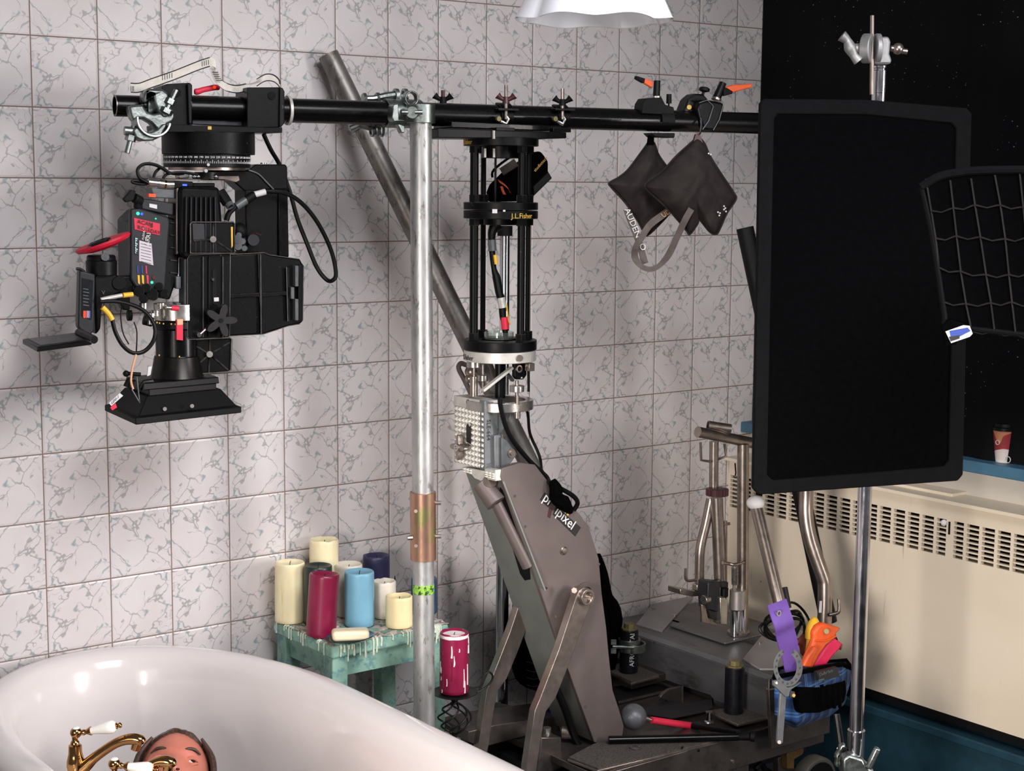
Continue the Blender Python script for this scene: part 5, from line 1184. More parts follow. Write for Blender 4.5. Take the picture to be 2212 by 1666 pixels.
P = [PY(cQ(*q), -.44) for q in ((1240, 1240), (1330, 1230), (1470, 1400), (1260, 1500))]; MB().prism(P, EY * .04).build('corner_web', 'maroon', t)
MB().tube([PY(cQ(*q), -.5) for q in ((1180, 640), (1290, 900), (1380, 1180), (1480, 1390))], .009, sm=3).build('hose', 'black_plastic', t)
P = [PY(cQ(*q), -.33) for q in ((60, 1300), (250, 1370), (830, 1215), (1500, 1300), (1500, 2100), (60, 2100))]; MB().prism(P, EY * .03).build('frame_wall', 'chassis_dark', t)
# central chassis box
xb = 1.59; zt2 = .478
notch = [PX(cP(*q), xb) for q in ((1140, 600), (1480, 710), (1520, 760), (1510, 880), (1400, 930))]
MB().prism([V((xb, -.675, .365)), V((xb, notch[3].y, .365)), notch[3], notch[2], notch[1], notch[0], V((xb, -.20, notch[0].z)), V((xb, -.05, .39)), V((xb, -.05, zt2 - .012)), V((xb + .012, -.05, zt2)), V((xb + .012, -.675, zt2)), V((xb, -.675, zt2 - .012))][:9] + [V((xb, -.675, zt2 - .012))], EX * .03).build('box_face', 'brushed', t, .002)
MB().prism([notch[0] + EX * .025, notch[1] + EX * .025, notch[2] + EX * .025, notch[3] + EX * .025, notch[4] + EX * .025, V((xb + .025, notch[4].y, .35)), V((xb + .025, -.05, .35)), V((xb + .025, -.05, notch[0].z))], EX * .004).build('notch_shade', 'ink', t)  # black sheet behind the notch stands in for the shade inside it
MB().prism([V((xb + .002, -.676, zt2 - .012)), V((xb + .014, -.676, zt2)), V((1.755, -.676, zt2)), V((1.755, -.676, .30)), V((xb + .032, -.676, .30)), V((xb + .032, -.676, zt2 - .012))], EY * .625).box((1.84, -.22, .39), .2, .34, zt2 * 2 - .78).build('chassis_box', 'brushed', t, .002)
gs = MB()
for q in ((1585, 540), (1597, 480)): pass
for q in ((1657, 1469), (1655, 1489), (1612, 1456)): p = PX(q, xb); gs.cyl(p, p - EX * .002, .0035, n=12)
for q in ((1414, 1388), (1583, 1432)): p = PX(q, xb); gs.cyl(p, p - EX * .0015, .003, n=12)
gs.build_each('small_screw', 'steel', t)
MB().cyl(V((xb, -.677, .37)), V((xb, -.677, zt2 - .008)), .003).build('corner_edge', 'steel', t)
# dark foot inside the notch
P = [PX(cP(*q), 1.62) for q in ((1120, 560), (1520, 700), (1530, 900), (1100, 950))]
MB().prism([PY(cP(*q), -.42) for q in ((965, 640), (1130, 600), (1135, 840), (960, 790), (850, 740), (880, 700))], EY * .01).build('step_plate', 'chassis', t, .001)
MB().bar(PY(cP(1132, 600), -.42), PY(cP(1132, 835), -.42), .003, .004, EY).build('step_edge', 'steel', t)
# sloping covers
MB().prism([PZ(cJ(*q), zt2 + .004) for q in ((400, 290), (630, 0), (760, -100), (920, 40), (640, 355))], -EZ * .01).build('wheel_cover', 'chassis_light', t, .001)
MB().prism([PZ(cJ(*q), zt2 + .004) for q in ((1380, 610), (1620, 310), (1760, 250), (1940, 360), (1950, 480), (1700, 700), (1540, 700))], -EZ * .01).build('wheel_cover', 'chassis_light', t, .001)
gs = MB()
for q in ((563, 150), (755, 210), (1535, 465)): p = PZ(cJ(*q), zt2 + .005); gs.cyl(p - EZ * .001, p + EZ * .002, .005, n=14)
gs.build_each('small_screw', 'steel', t)
a = PZ(cS(170, 1040), zt2 + .001); b = PZ(cS(640, 1195), zt2 + .001); e = (b - a).normalized()
text('lettering', 'revolution', flat(a, e, EZ.cross(e), .0004), .030, 'nickel', t)
MB().box((1.79, -.31, zt2 + .005), .20, .22, .007).build('top_plate', 'brushed', t, .003)
MB().prism([PZ(cP(*q), ZD + .003) for q in ((700, 960), (700, 900), (860, 750), (1140, 830), (1500, 760), (1510, 880), (1400, 930), (1000, 1010))], EZ * .0015).build('well_shade', 'ink', t)  # flat black patch on the deck, painted shade of an uncut open well
# front bracket plate at the bag end, wheel, socket
MB().prism([PY(cT(*q), -.745) for q in ((850, 60), (1550, -40), (1540, 545), (880, 730))], EY * .01).build('end_plate', 'chassis', t, .001)
p = PY(cT(715, 815), -.70); MB().pipe(p, p + EY * .03, .0085, .0055, 24).build('socket_tube', 'chrome', t)
P = [PY(cT(*q), -.66) for q in ((1060, 700), (1190, 660), (1250, 720), (1240, 790), (1140, 850), (1140, 960), (1060, 960))]; MB().prism(P, EY * .05).build('brake_block', 'gold_brown', t, .003)
wc = PY(cT(1420, 1130), -.68)
w_ = MB().lathe([(.04, 0), (.066, 0), (.070, .006), (.070, .034), (.066, .04), (.04, .04)], wc, EY, 48).build('wheel', 'wheel_rubber', t, .002)
MB().cyl(wc - EY * .001, wc + EY * .02, .058, n=40).build('wheel_disc', 'black_matt', w_)
for xx, yy in ((1.15, -.62), (1.15, -.12), (1.80, -.10)):
    MB().lathe([(.03, 0), (.060, 0), (.064, .006), (.064, .034), (.060, .04), (.03, .04)], (xx, yy, .064), EY, 40).build('wheel', 'wheel_rubber', t, .002)
MB().prism([PY(cT(*q), -.64) for q in ((955, 830), (1060, 800), (1060, 1100), (960, 1100))], EY * .02).build('axle_plate', 'chassis', t, .001)
MB().box((1.45, -.38, .24), .9, .30, .14).build('frame_box', 'chassis_dark', t, .004)
MB().tube([PY(cT(*q), -.60) for q in ((690, 960), (760, 900), (800, 960), (870, 1000))], .008, sm=3).build('hose', 'black_plastic', t)
# steering column with T handle
t = thing('steering_column', 'brushed steel steering handle frame standing on the back of the dolly', 'steering handle', (1.70, -.38, zt2))
C5 = AY(-.38)
def ctube(pts, r, name='tube', m='nickel', n=20, sm=0): return MB().tube([C5(cK(*q), o_) for *q, o_ in pts], r, n, sm=sm).build(name, m, t)
ctube([(425, 1470, 0), (430, 1100, 0), (432, 235, 0)], .0158, 'main_post')
ctube([(140, 158, .01), (470, 225, -.0)], .0145, 'handle_bar'); ctube([(470, 225, 0), (560, 245, -.01)], .0145, 'handle_bar')
p0_, p1_ = C5(cK(205, 118), .03), C5(cK(350, 140), .0); MB().pipe(p0_, p1_, .0135, .0115, 28).build('cross_tube', 'nickel', t)
ctube([(245, 220, .04), (243, 520, .04)], .0125, 'rear_post'); ctube([(262, 580, .03), (285, 1140, .02)], .0165, 'rear_post')
ctube([(225, 590, .05), (195, 740, .05), (160, 890, .05), (152, 1000, .05), (152, 1180, .05)], .013, 'bent_tube', sm=5)
ctube([(158, 225, .03), (162, 340, .03), (225, 350, .03)], .0038, 'cable_hook', n=10, sm=0)
ctube([(312, 235, .03), (322, 315, .03), (270, 335, .03)], .0038, 'cable_hook', n=10)
ctube([(62, 1035, .05), (62, 1100, .05), (85, 1115, .05), (130, 1108, .05)], .004, 'cable_hook', n=10, sm=3)
ctube([(380, 360, .05), (385, 420, .05), (382, 440, .05)], .002, 'clip', 'black_matt', 8)
kc = C5(cK(265, 545), .02); pts = []
g = MB(); g.lathe([(.020, -.010), (.027, -.009), (.028, .009), (.020, .011)], kc, EZ, 24)
for k in range(16):
    a = 2 * PI * k / 16; g.cyl(kc + V((math.cos(a) * .027, math.sin(a) * .027, -.009)), kc + V((math.cos(a) * .027, math.sin(a) * .027, .009)), .0035, n=8)
g.build('knurled_collar', 'maroon', t)
ctube([(318, 730, .02), (318, 1150, .02)], .005, 'thin_rod', n=12); ctube([(290, 755, .02), (345, 748, .02)], .004, 'cross_pin', n=10)
ctube([(300, 1000, -.02), (340, 1005, -.02), (375, 1012, -.025), (435, 995, -.02)], .0045, 'spring_handle', n=10, sm=3)
sp = []
for k in range(14 * 10 + 1):
    a = 2 * PI * k / 10; z = k / 140; q = C5(cK(378, 1025 + 115 * z), -.022); sp.append(q + V((math.cos(a), math.sin(a), 0)) * .0075)
MB().tube(sp, .0016, 6).build('spring', 'steel', t)
ctube([(376, 1020, -.022), (374, 1180, -.022)], .0045, 'plunger', 'steel', 14)
c = C5(cS(680, 755), -.01); c2 = C5(cS(680, 525), -.01); MB().cyl(V((c.x, c.y, c.z)), V((c.x, c.y, c2.z)), .022, n=28).build('sleeve_block', 'white_steel', t, .002)
c = C5(cS(650, 1080), -.012); MB().cyl(V((c.x, c.y, zt2 + .01)), V((c.x, c.y, C5(cS(650, 755)).z)), .0125, n=24).build('lower_shaft', 'chrome', t)
c = C5(cS(720, 1080), .0); MB().cyl(V((c.x, c.y, zt2 + .01)), V((c.x, c.y, C5(cS(650, 700)).z)), .0155, n=24).build('lower_shaft', 'chrome', t)
c = C5(cS(690, 1090), .0); MB().cyl(V((c.x, c.y, zt2 + .008)), V((c.x, c.y, zt2 + .016)), .030, n=32).build('shaft_collar', 'nickel', t, .001)
def cpl(poly, off, th, name, m, bev=.002): return MB().prism([C5(cS(*q), off) for q in poly], EY * th).build(name, m, t, bev)
cpl(((335, 440), (350, 425), (470, 430), (480, 450), (480, 800), (340, 760), (330, 600)), -.02, .04, 'control_box', 'dark_grey', .004)
cpl(((345, 770), (480, 800), (480, 895), (380, 880)), -.015, .03, 'control_base', 'ink')
cpl(((478, 615), (570, 620), (560, 945), (485, 940)), -.03, .03, 'valve_block', 'steel')
q = C5(cS(525, 590), -.02); MB().cyl(q - EZ * .002, q + EZ * .020, .011, n=20).build('valve_cap', 'black_plastic', t, .001)
q = C5(cS(525, 605), -.02); MB().cyl(q - EZ * .004, q, .0112, n=20).build('valve_ring', 'chrome', t)
q = C5(cS(300, 640), -.01); MB().cyl(q + EX * -.008, q + EX * .010, .012, n=24).build('wheel_knob', 'steel', t, .001)
cpl(((255, 700), (300, 710), (330, 860), (360, 890), (450, 930), (450, 960), (260, 915)), -.01, .008, 'bracket', 'nickel', .001)
cpl(((200, 465), (245, 470), (245, 560), (200, 540)), .04, .02, 'tube_socket', 'steel')
cpl(((0, 515), (180, 545), (275, 570), (240, 600), (150, 608), (0, 580)), .03, .05, 'rear_plate', 'nickel')
cpl(((460, 425), (575, 430), (575, 500), (470, 500)), -.01, .03, 'top_bracket', 'dark_grey')
ctube([(455, 1415, -.01), (455, 1475, -.01)], .0036, 'pin', 'steel', 10)
# loose posts and rods standing / lying on the dolly
def post(name, label, q0, q1, z, w, top, grp=None):
    b = PZ(q0, z); zt = (PY(q1, b.y)).z; k = (b - CC).length / FPX; r = w / 2 * k
    t = thing(name, label, 'post', b, grp)
    MB().cyl(b, V((b.x, b.y, zt)), r, n=28).build('sleeve', 'scuffed_black', t, .001)
    MB().lathe([(r * .9, 0), (r * .9, .004), (r * .6, .004), (r * .58, .016)], V((b.x, b.y, zt)), EZ, 8).build('brass_bolt', 'olive_brass', t, .0005)
    return t, b, r, zt
p1t, b, r, zt = post('deck_post', 'scuffed black steel post standing on the right carpeted dolly deck', (1585, 1538), (1587, 1440), .374, 41, 1)
p2t, b, r, zt = post('deck_post', 'black lettered steel post wearing a galvanised clamp on the rear dolly deck', (1358, 1450), (1357, 1360), .402, 39, 1)
for k, (s_, zz) in enumerate((('TAI', .80), ('AFRO', .18))):
    text('lettering', s_, (lambda zc: (lambda x, y, z: V((b.x, b.y, 0)) + EZ * (zc + x) + (CR * math.sin(-y / r + .5) - CF * math.cos(-y / r + .5)) * (r + .0005 + z)))(b.z + (zt - b.z) * zz * .9), .018, 'white_ink', p2t)
zc = PY((1358, 1393), b.y).z; t = thing('scaffold_clamp', 'bright galvanised clamp wrapped round the rear black post on the dolly', 'clamp', V((b.x, b.y, zc - .02)))
cc = V((b.x, b.y, zc)); MB().band(cc, EZ, CR, r + .0006, .005, -200, 120, .034).build('jaw', 'zinc', t, .001)
MB().band(cc + CR * .012 - EZ * .006, EZ, CR, r + .004, .0035, -110, 60, .022).build('jaw_flap', 'zinc', t, .001)
MB().cyl(cc - CR * .045 - CF * .02, cc + CR * .012 - CF * .028, .0055, n=14).build('bolt', 'zinc', t)
for d in (-.012, .012): MB().cyl(cc - CR * .05 - CF * .02 + EZ * d, cc - CR * .036 - CF * .02 + EZ * d, .008, n=6).build('nut', 'zinc', t)
# mallet-like grey ball with red taped handle, black rod
bc = PZ(cP(515, 1175), ZD + .004) ; rb = .0325; bc = V((bc.x, bc.y + .0, ZD + .004 + rb)); sc_ = PZ(cP(515, 1175), ZD + .004)
q = PY(cP(515, 985), bc.y); bc = V((q.x, bc.y, q.z)); bc.z = max(bc.z, ZD + .004 + rb)
t = thing('ball_mallet', 'grey ball on a red-taped black rod lying on the dolly deck', 'mallet', V((bc.x, bc.y, ZD + .004)))
MB().sphere(bc, rb, n=36).build('ball', 'ball_grey', t)
h0 = bc + V((rb * .8, -.01, -.004)); h1 = PY(cP(740, 1025), bc.y - .02); h2 = PY(cP(1235, 1095), bc.y - .03); h3 = PZ(cT(500, 540), ZD + .026)
MB().cyl(h0, h1, .005, n=14).build('ferrule', 'nickel', t)
MB().cyl(h1, h2, .0085, n=20).build('red_tape', 'red_tape', t)
MB().cyl(h2, h3, .0072, n=20).build('shaft', 'black_plastic', t)
r0_, r1_ = PZ(cP(200, 1275), ZD + .015), PZ(cT(500, 590), ZD + .015)
t = thing('black_rod', 'glossy black rod lying along the edge of the carpeted dolly deck', 'rod', r0_)
MB().cyl(r0_, r1_, .0098, n=24).build('shaft', 'black_paint', t, .001)
MB().cyl(r1_ + V((.0, .0, 0)), PZ(cT(640, 585), ZD + .02), .0085, .0105, 20).cyl(PZ(cT(640, 585), ZD + .02), PZ(cT(690, 590), ZD + .02), .0125, n=20).build('rubber_grip', 'black_matt', t, .001)
# black sack hanging behind the arm
t = thing('black_backpack', 'black cloth sack slumped behind the dolly struts', 'sack', PY((1130, 1500), -.22))
g = MB().rings([[PY((1112 + 4 * j, 1496), -.27 + .0), PY((1170, 1520), -.27), PY((1310, 1500), -.27), PY((1310, 1500), -.12), PY((1120, 1490), -.12)] for j in (0,)] + [[PY((1094, 1440), -.28), PY((1180, 1450), -.30), PY((1322, 1440), -.28), PY((1322, 1440), -.10), PY((1094, 1440), -.10)], [PY((1100, 1330), -.27), PY((1180, 1330), -.29), PY((1328, 1330), -.27), PY((1328, 1330), -.12), PY((1100, 1330), -.12)], [PY((1118, 1296), -.24), PY((1180, 1290), -.25), PY((1318, 1290), -.25), PY((1318, 1290), -.14), PY((1118, 1296), -.14)]])
g.build('sack_body', 'black_cloth', t, sub=2)
MB().tube([PY(q, -.2) for q in ((1116, 1330), (1122, 1300), (1134, 1272), (1150, 1250), (1150, 1300))], [.012, .018, .02, .012, .01], sm=4).tube([PY(q, -.2) for q in ((1308, 1500), (1322, 1340), (1308, 1290), (1302, 1240), (1290, 1200))], [.015, .03, .02, .014, .01], sm=4).build('shoulder_strap', 'black_cloth', t)
g = MB().prism([PY(q, -.29) for q in ((1165, 1395), (1180, 1400), (1240, 1500), (1240, 1560), (1186, 1540))], EY * .05); g.build('blue_panel', 'deep_blue_cloth', t, .006)
g = MB()
for y in (1434, 1452, 1468, 1484): g.tube([PY((1138, y - 4), -.297), PY((1152, y), -.297), PY((1162, y - 2), -.297)], .0012, 6)
g.build_each('stitch', 'dark_grey', t)
# leaning poles to the right of the steering column
def lean(name, label, cat, a, b, da, db, r, m, n=24):
    A_, B_ = D(a, da), D(b, db); t = MB().cyl(B_, A_, r, n=n).build(name, m, None, .001); return tag(t, label, cat)
lean('black_boom', 'thick black tube leaning behind the left edge of the black flag', 'tube', (1609, 492), (1790, 1345), 4.15, 4.2, .0225, 'black_matt')
A_, B_ = D(cK(512, 625), 4.05), D(cK(660, 1240), 3.98); t = thing('push_bar', 'straight steel push bar with a white rounded cap leaning beside the steering handle', 'bar', B_)
MB().cyl(B_ - (A_ - B_) * .35, A_, .0155, n=24).build('tube', 'nickel', t); MB().sphere(A_ + EZ * .004, .023, (1, 1, .8), 24).build('end_cap', 'white_label', t)
P = [D(cK(*q), 4.15) for q in ((838, 560), (838, 700), (860, 830), (900, 960), (950, 1100), (958, 1160), (955, 1380), (955, 1460))]
t = thing('bent_steel_tube', 'bent steel tube with a side hook standing right of the leaning black tube', 'tube', P[-1])
MB().tube([P[0] + EZ * .12] + P, .0185, 24, sm=5).build('tube', 'nickel', t)
MB().tube([D(cK(*q), 4.13) for q in ((985, 1335), (1035, 1322), (1050, 1300), (1048, 1232))], .005, 12, sm=3).build('hook', 'nickel', t)
MB().prism([D(cK(*q), 4.125) for q in ((924, 1245), (940, 1245), (936, 1320), (918, 1320))], CF * .001).build('tube_label', 'white_label', t)
A_, B_ = D(cK(690, 1160), 4.1), D(cK(715, 1290), 4.1); tag(MB().cyl(B_, A_, .011).build('grey_bar', 'dark_grey'), 'short dark grey bar tip behind the purple strap', 'bar')
# coiled cable behind the purple strap
g = MB(); cc = PY((1702, 1345), -.60)
for k, (rx, rz_, dx, dz) in enumerate(((.080, .052, 0, 0), (.072, .040, .012, -.012), (.076, .030, .008, -.022), (.066, .036, .02, -.02))):
    g.tube([cc + V((dx + rx * math.cos(a), .015 * math.sin(a * 2 + k) + .01 * k, dz + rz_ * math.sin(a) + .3 * rx * -math.cos(a) * .3)) for a in [2 * PI * i / 28 for i in range(28)]], .0042 if k else .0034, 8, closed=True)
tag(g.build('coiled_cable', 'black_plastic'), 'coil of black cable hanging behind the purple strap on the dolly', 'cable')

# ---------------------------------------------------------------- tool bag at the dolly's right end
B8 = AY(-.86)
t = thing('tool_bag', 'blue tartan tool pouch with black side pockets hung on the end of the dolly', 'tool bag', B8(cL(450, 1285)))
prof_top = [cL(*q) for q in ((290, 760), (300, 800), (520, 760), (640, 755), (760, 740), (900, 700), (960, 740), (960, 800))]
def bx(q, off): return B8(cL(*q), off)
f_ = [[bx((300, 840), .02), bx((545, 790), -.02), bx((900, 720), .02), bx((985, 760), .05), bx((940, 690), .12), bx((600, 720), .14), bx((330, 770), .12)],
      [bx((295, 1000), .015), bx((530, 1000), -.03), bx((900, 900), .02), bx((975, 900), .05), bx((940, 890), .13), bx((600, 900), .15), bx((320, 980), .12)],
      [bx((300, 1170), .02), bx((500, 1240), -.025), bx((820, 1150), .02), bx((920, 1080), .05), bx((900, 1050), .12), bx((600, 1100), .13), bx((330, 1130), .10)],
      [bx((370, 1240), .03), bx((490, 1288), .0), bx((780, 1190), .03), bx((860, 1120), .05), bx((850, 1090), .10), bx((600, 1150), .11), bx((370, 1200), .08)]]
MB().rings(f_[::-1], cap1=True).build('bag_body', 'tartan', t, .012)
MB().tube([f_[0][i] + EZ * .001 for i in range(7)], .006, 10, closed=True).build('rim_binding', 'black_cloth', t)
MB().prism([bx(q, -.042 + (q[0] - 520) * .000155) for q in ((525, 950), (560, 930), (720, 925), (860, 880), (935, 860), (945, 960), (925, 1060), (830, 1110), (700, 1155), (535, 1160))], EY * .03).build('side_pocket', 'black_cloth', t, .006)
g = MB()
for x in (715, 770, 820, 870): g.tube([bx((x, 900), -.035), bx((x + 12, 960), -.04), bx((x + 6, 1040), -.04), bx((x + 10, 1100), -.03)], .0045, 8, sm=3)
g.build_each('pocket_fold', 'black_cloth', t)
MB().prism([bx(q, -.032) for q in ((680, 790), (860, 745), (880, 830), (700, 870))], EY * .012).build('brand_patch', 'ink', t, .001)
e = bx((845, 775), -.03) - bx((700, 825), -.03)
text('lettering', 'DollyMate', flat(bx((697, 826), -.034), e, EZ, .0004), .0112, 'grey_plastic', t)
MB().prism([bx(q, -.034) for q in ((690, 858), (740, 845), (740, 855), (692, 868))], EY * .001).build('patch_line', 'grey_plastic', t, 0)
MB().tube([bx((930, 720), .03), bx((980, 750), .02), bx((990, 850), .02), bx((950, 1000), .03)], .0035, sm=4).build('cord_loop', 'black_cloth', t)
MB().prism([bx(q, -.036) for q in ((440, 955), (482, 965), (482, 1020), (440, 1012))], EY * .006).build('snap_tab', 'grey_plastic', t, .001)
MB().cyl(bx((470, 995), -.036), bx((470, 995), -.040), .004, n=14).build('snap', 'gold_text', t)
# horseshoe bracket in front
t = thing('horseshoe_bracket', 'flat grey metal holder with a drilled horseshoe ring in front of the tool pouch', 'bracket', bx((350, 1420), -.06))
pts = []; pin = []; cz = (420, 745)
for k in range(29):
    a = math.radians(112 + (360 - 48) * k / 28 - 0); pts.append((cz[0] + 130 * math.cos(a) * 1.0, cz[1] - 172 * math.sin(a))); pin.append((cz[0] - 8 + 84 * math.cos(a), cz[1] - 122 * math.sin(a)))
g = MB(); rs = [[bx(p, -.065), bx(q, -.065), bx(q, -.058), bx(p, -.058)] for p, q in zip(pts, pin)]; g.rings(rs); hr = g.build('horseshoe_ring', 'alloy_side', t, .0006)
g = MB()
for k in range(0, 29, 2):
    x, y = (pts[k][0] + pin[k][0]) / 2, (pts[k][1] + pin[k][1]) / 2; g.cyl(bx((x, y), -.0652), bx((x, y), -.0660), .0028, n=12)
g.build_each('drilled_hole', 'ink', hr)
MB().prism([bx(q, -.067) for q in ((300, 870), (340, 860), (420, 930), (480, 915), (545, 880), (440, 950), (430, 1005), (400, 1010), (300, 910))], EY * .008).build('neck_plate', 'alloy_side', t, .001)
MB().prism([bx(q, -.064) for q in ((355, 975), (405, 1005), (375, 1415), (355, 1432), (330, 1425), (325, 1405))], EY * .006).build('stem', 'alloy_side', t, .001)
MB().cyl(bx((342, 1410), -.064), bx((342, 1410), -.068), .0042, n=14).cyl(bx((318, 885), -.067), bx((318, 885), -.070), .003, n=12).build_each('rivet', 'nickel', t)
# things stuck in the pouch
t = thing('purple_strap', 'purple vinyl strap with a steel eyelet standing in the tool pouch', 'strap', bx((480, 800), .03))
MB().ribbon([bx(q, o_) for q, o_ in (((320, 170), .02), ((355, 280), .0), ((385, 370), -.005), ((395, 440), .01), ((420, 540), .02), ((440, 640), .03), ((470, 800), .04))], [bx((395, 145), .02) - bx((230, 205), .02)] * 5 + [bx((500, 600), .02) - bx((360, 650), .02)] * 2, .003, 5).build('strap_body', 'purple', t)
q = bx((337, 268), -.003); MB().band(q, -EY, EZ, .0045, .0028, 0, 360, .003, 24).build('eyelet', 'chrome', t)
t = thing('yellow_horn', 'yellow dotted plastic cone standing among the pouches in the tool bag', 'plastic cone', bx((640, 720), .06))
c0, c1 = bx((655, 300), .06), bx((600, 740), .06)
ax = (c1 - c0); MB().lathe([(.002, 0), (.008, .004), (.0135, .012), (.0175, .024), (.0185, .038), (.017, .052), (.013, .056), (.012, .10)], c0, ax, 28).build('cone', 'yellow', t)
g = MB()
for i in range(5):
    for j in range(4): g.cyl(bx((592 + j * 14 + (i % 2) * 7, 520 + i * 14), .043), bx((592 + j * 14 + (i % 2) * 7, 520 + i * 14), .0405), .0014, n=8)
g.build_each('dot', 'maroon', t)
def pouch(name, label, poly, off, th, m, ex=None):
    t = thing(name, label, 'pouch', bx(poly[0], off)); P = [bx(q, off) for q in poly]
    MB().prism(P, EY * th).build('pouch_body', m, t, .006); return t
t = pouch('orange_pouch', 'bright orange vinyl pouch with a press stud leaning out of the tool bag', ((560, 740), (620, 600), (660, 500), (655, 440), (690, 380), (740, 350), (900, 400), (850, 450), (840, 500), (760, 560), (700, 640), (640, 760)), .02, .018, 'orange_vinyl')
MB().tube([bx(q, .018) for q in ((665, 510), (750, 512), (845, 470))], .0022, 8, sm=3).build('flap_seam', 'orange_vinyl', t)
MB().cyl(bx((760, 428), .02), bx((760, 428), .014), .0062, n=18).build('press_stud', 'olive_brass', t)
MB().prism([bx(q, .0) for q in ((560, 740), (605, 640), (660, 560), (690, 580), (640, 690), (630, 750))], EY * .012).build('pouch_fold', 'orange_vinyl', t, .004)
pouch('pink_pouch', 'hot pink vinyl pouch leaning right of the orange pouch', ((650, 745), (700, 650), (770, 540), (820, 480), (905, 530), (880, 590), (820, 650), (760, 735)), .035, .014, 'magenta')
pouch('rust_pouch', 'dull rust vinyl pouch tucked behind the yellow cone', ((495, 540), (540, 490), (570, 450), (600, 480), (620, 560), (580, 660), (550, 640), (540, 560)), .085, .012, 'rust')
pouch('rust_pouch', 'narrow rust vinyl flap sticking up right of the pink pouch', ((830, 440), (850, 450), (860, 520), (910, 540), (895, 600), (860, 560)), .07, .010, 'rust')
# ---------------------------------------------------------------- bathtub
def outline(off, n=112):
    pts = []; cx = .055; a = .378 - off
    for i in range(n):
        th = 2 * PI * i / n; c, s = math.cos(th), math.sin(th)
        b = (.62 if s > 0 else .55) - off; yc = -.63 if s > 0 else -1.15; e = 2 / 2.15
        pts.append((cx + a * math.copysign(abs(c) ** e, c), yc + b * math.copysign(abs(s) ** e, s)))
    return pts
tp = [(.30, .125), (.20, .135), (.13, .19), (.085, .32), (.062, .50), (.052, .585), (.034, .592), (.014, .600), (.003, .614), (0, .630), (.006, .645), (.02, .655), (.045, .657), (.068, .650), (.086, .618), (.102, .50), (.122, .36), (.155, .245), (.20, .19), (.30, .165)]
tub = MB().rings([[V((x, y, z)) for x, y in outline(o_)] for o_, z in tp]).build('bathtub', 'enamel', ang=60, sub=1)
tag(tub, 'white freestanding roll-top bathtub filling the bottom left corner', 'bathtub')
for x, y in ((-.14, -.35), (.25, -.35), (-.14, -1.35), (.25, -1.35)):
    MB().tube([(x, y, .16), (x * 1.15 - .01, y, .10), (x * 1.2 - .012, y, .045), (x * 1.2 - .012, y, .0)], [.03, .024, .02, .032], 12, sm=3).build('claw_foot', 'enamel', tub)
# two brass pillar taps on the near rim
cW = cv(100, 1520, 5.53)
def tapfix(name, label, base, d, full):
    TP = plane(D(base, d), CF); k = d / FPX; f = TP
    b = f(base); t = thing(name, label, 'tap', V((b.x, b.y, .655)), 'brass bath taps'); return t, f, k
t, f, k = tapfix('bath_tap', 'brass tap with porcelain lever pointing right above its curved spout, farther along the rim', (164, 1640), 2.87, 1)
def col(f, k, prof, cx, name, m, t):
    b = f((cx, prof[-1][1])); z0 = b.z
    return MB().lathe([(w * k, f((cx, y)).z - z0) for w, y in prof[::-1]], b, EZ, 36).build(name, m, t)
col(f, k, [(2, 1580), (6.5, 1594), (6, 1599), (8, 1601), (9.5, 1604), (10, 1608), (14, 1610), (14.5, 1626), (16, 1632), (19, 1645), (19.5, 1655), (16, 1668), (17, 1676)], 164, 'tap_body', 'gold', t)
MB().sphere(f((164, 1583)), 12.5 * k, n=28).build('lever_ball', 'gold', t)
MB().sphere(f((164, 1573.5)), 8 * k, (1, 1, .45), 20).build('porcelain_cap', 'porcelain', t)
def lever(a, b, t, f):
    A_, B_ = f(a), f(b); ax = B_ - A_; L = ax.length
    MB().lathe([(.0045, 0), (.0055, .06 * L), (.004, .12 * L), (.008, .22 * L), (.0082, .24 * L)], A_, ax, 28).build('lever_socket', 'gold', t)
    MB().lathe([(.0062, .235 * L), (.0068, .3 * L), (.0088, .45 * L), (.0112, .62 * L), (.0120, .72 * L), (.0108, .80 * L), (.0068, .855 * L)], A_, ax, 32).build('lever_handle', 'porcelain', t)
    MB().lathe([(.0055, .85 * L), (.0062, .87 * L), (.003, .90 * L), (.0048, .93 * L), (.0052, .955 * L), (.0044, .975 * L), (.001, 1.0 * L)], A_, ax, 24).build('finial', 'gold', t)
lever(cW(420, 350), cW(905, 255), t, f)
MB().tube([f(cW(*q)) for q in ((400, 800), (480, 735), (560, 660), (680, 570), (820, 480), (940, 435), (1050, 425), (1120, 445), (1150, 480))], [.013, .0115, .0095, .0088, .0088, .0095, .0105, .0105, .008], 20, sm=4).build('spout', 'gold', t)
MB().cyl(f(cW(1085, 470)), f(cW(1060, 550)), .0095, .0085, 20).build('spout_outlet', 'gold', t)
t, f, k = tapfix('bath_tap', 'brass tap with porcelain lever nearer the bottom edge, in front of the head', (250, 1690), 2.74, 0)
MB().sphere(f((247, 1651)), 13 * k, n=28).build('lever_ball', 'gold', t)
MB().sphere(f((247, 1640.5)), 8.5 * k, (1, 1, .45), 20).build('porcelain_cap', 'porcelain', t)
b = f((249, 1700)); col(f, k, [(6.5, 1660), (6, 1666), (10, 1672), (14, 1680), (15, 1696), (19, 1712), (20, 1722), (17, 1738)], 249, 'tap_body', 'gold', t)
lever(cW(862, 738), cW(1345, 800), t, f)
MB().tube([f(cW(*q), .01) for q in ((900, 1080), (980, 960), (1100, 840), (1230, 745), (1340, 700), (1430, 695), (1490, 715), (1512, 750))], [.013, .0115, .0095, .009, .0095, .0105, .0105, .008], 20, sm=4).build('spout', 'gold', t)
MB().cyl(f(cW(1455, 735), .01), f(cW(1440, 820), .01), .0095, .0085, 20).build('spout_outlet', 'gold', t)

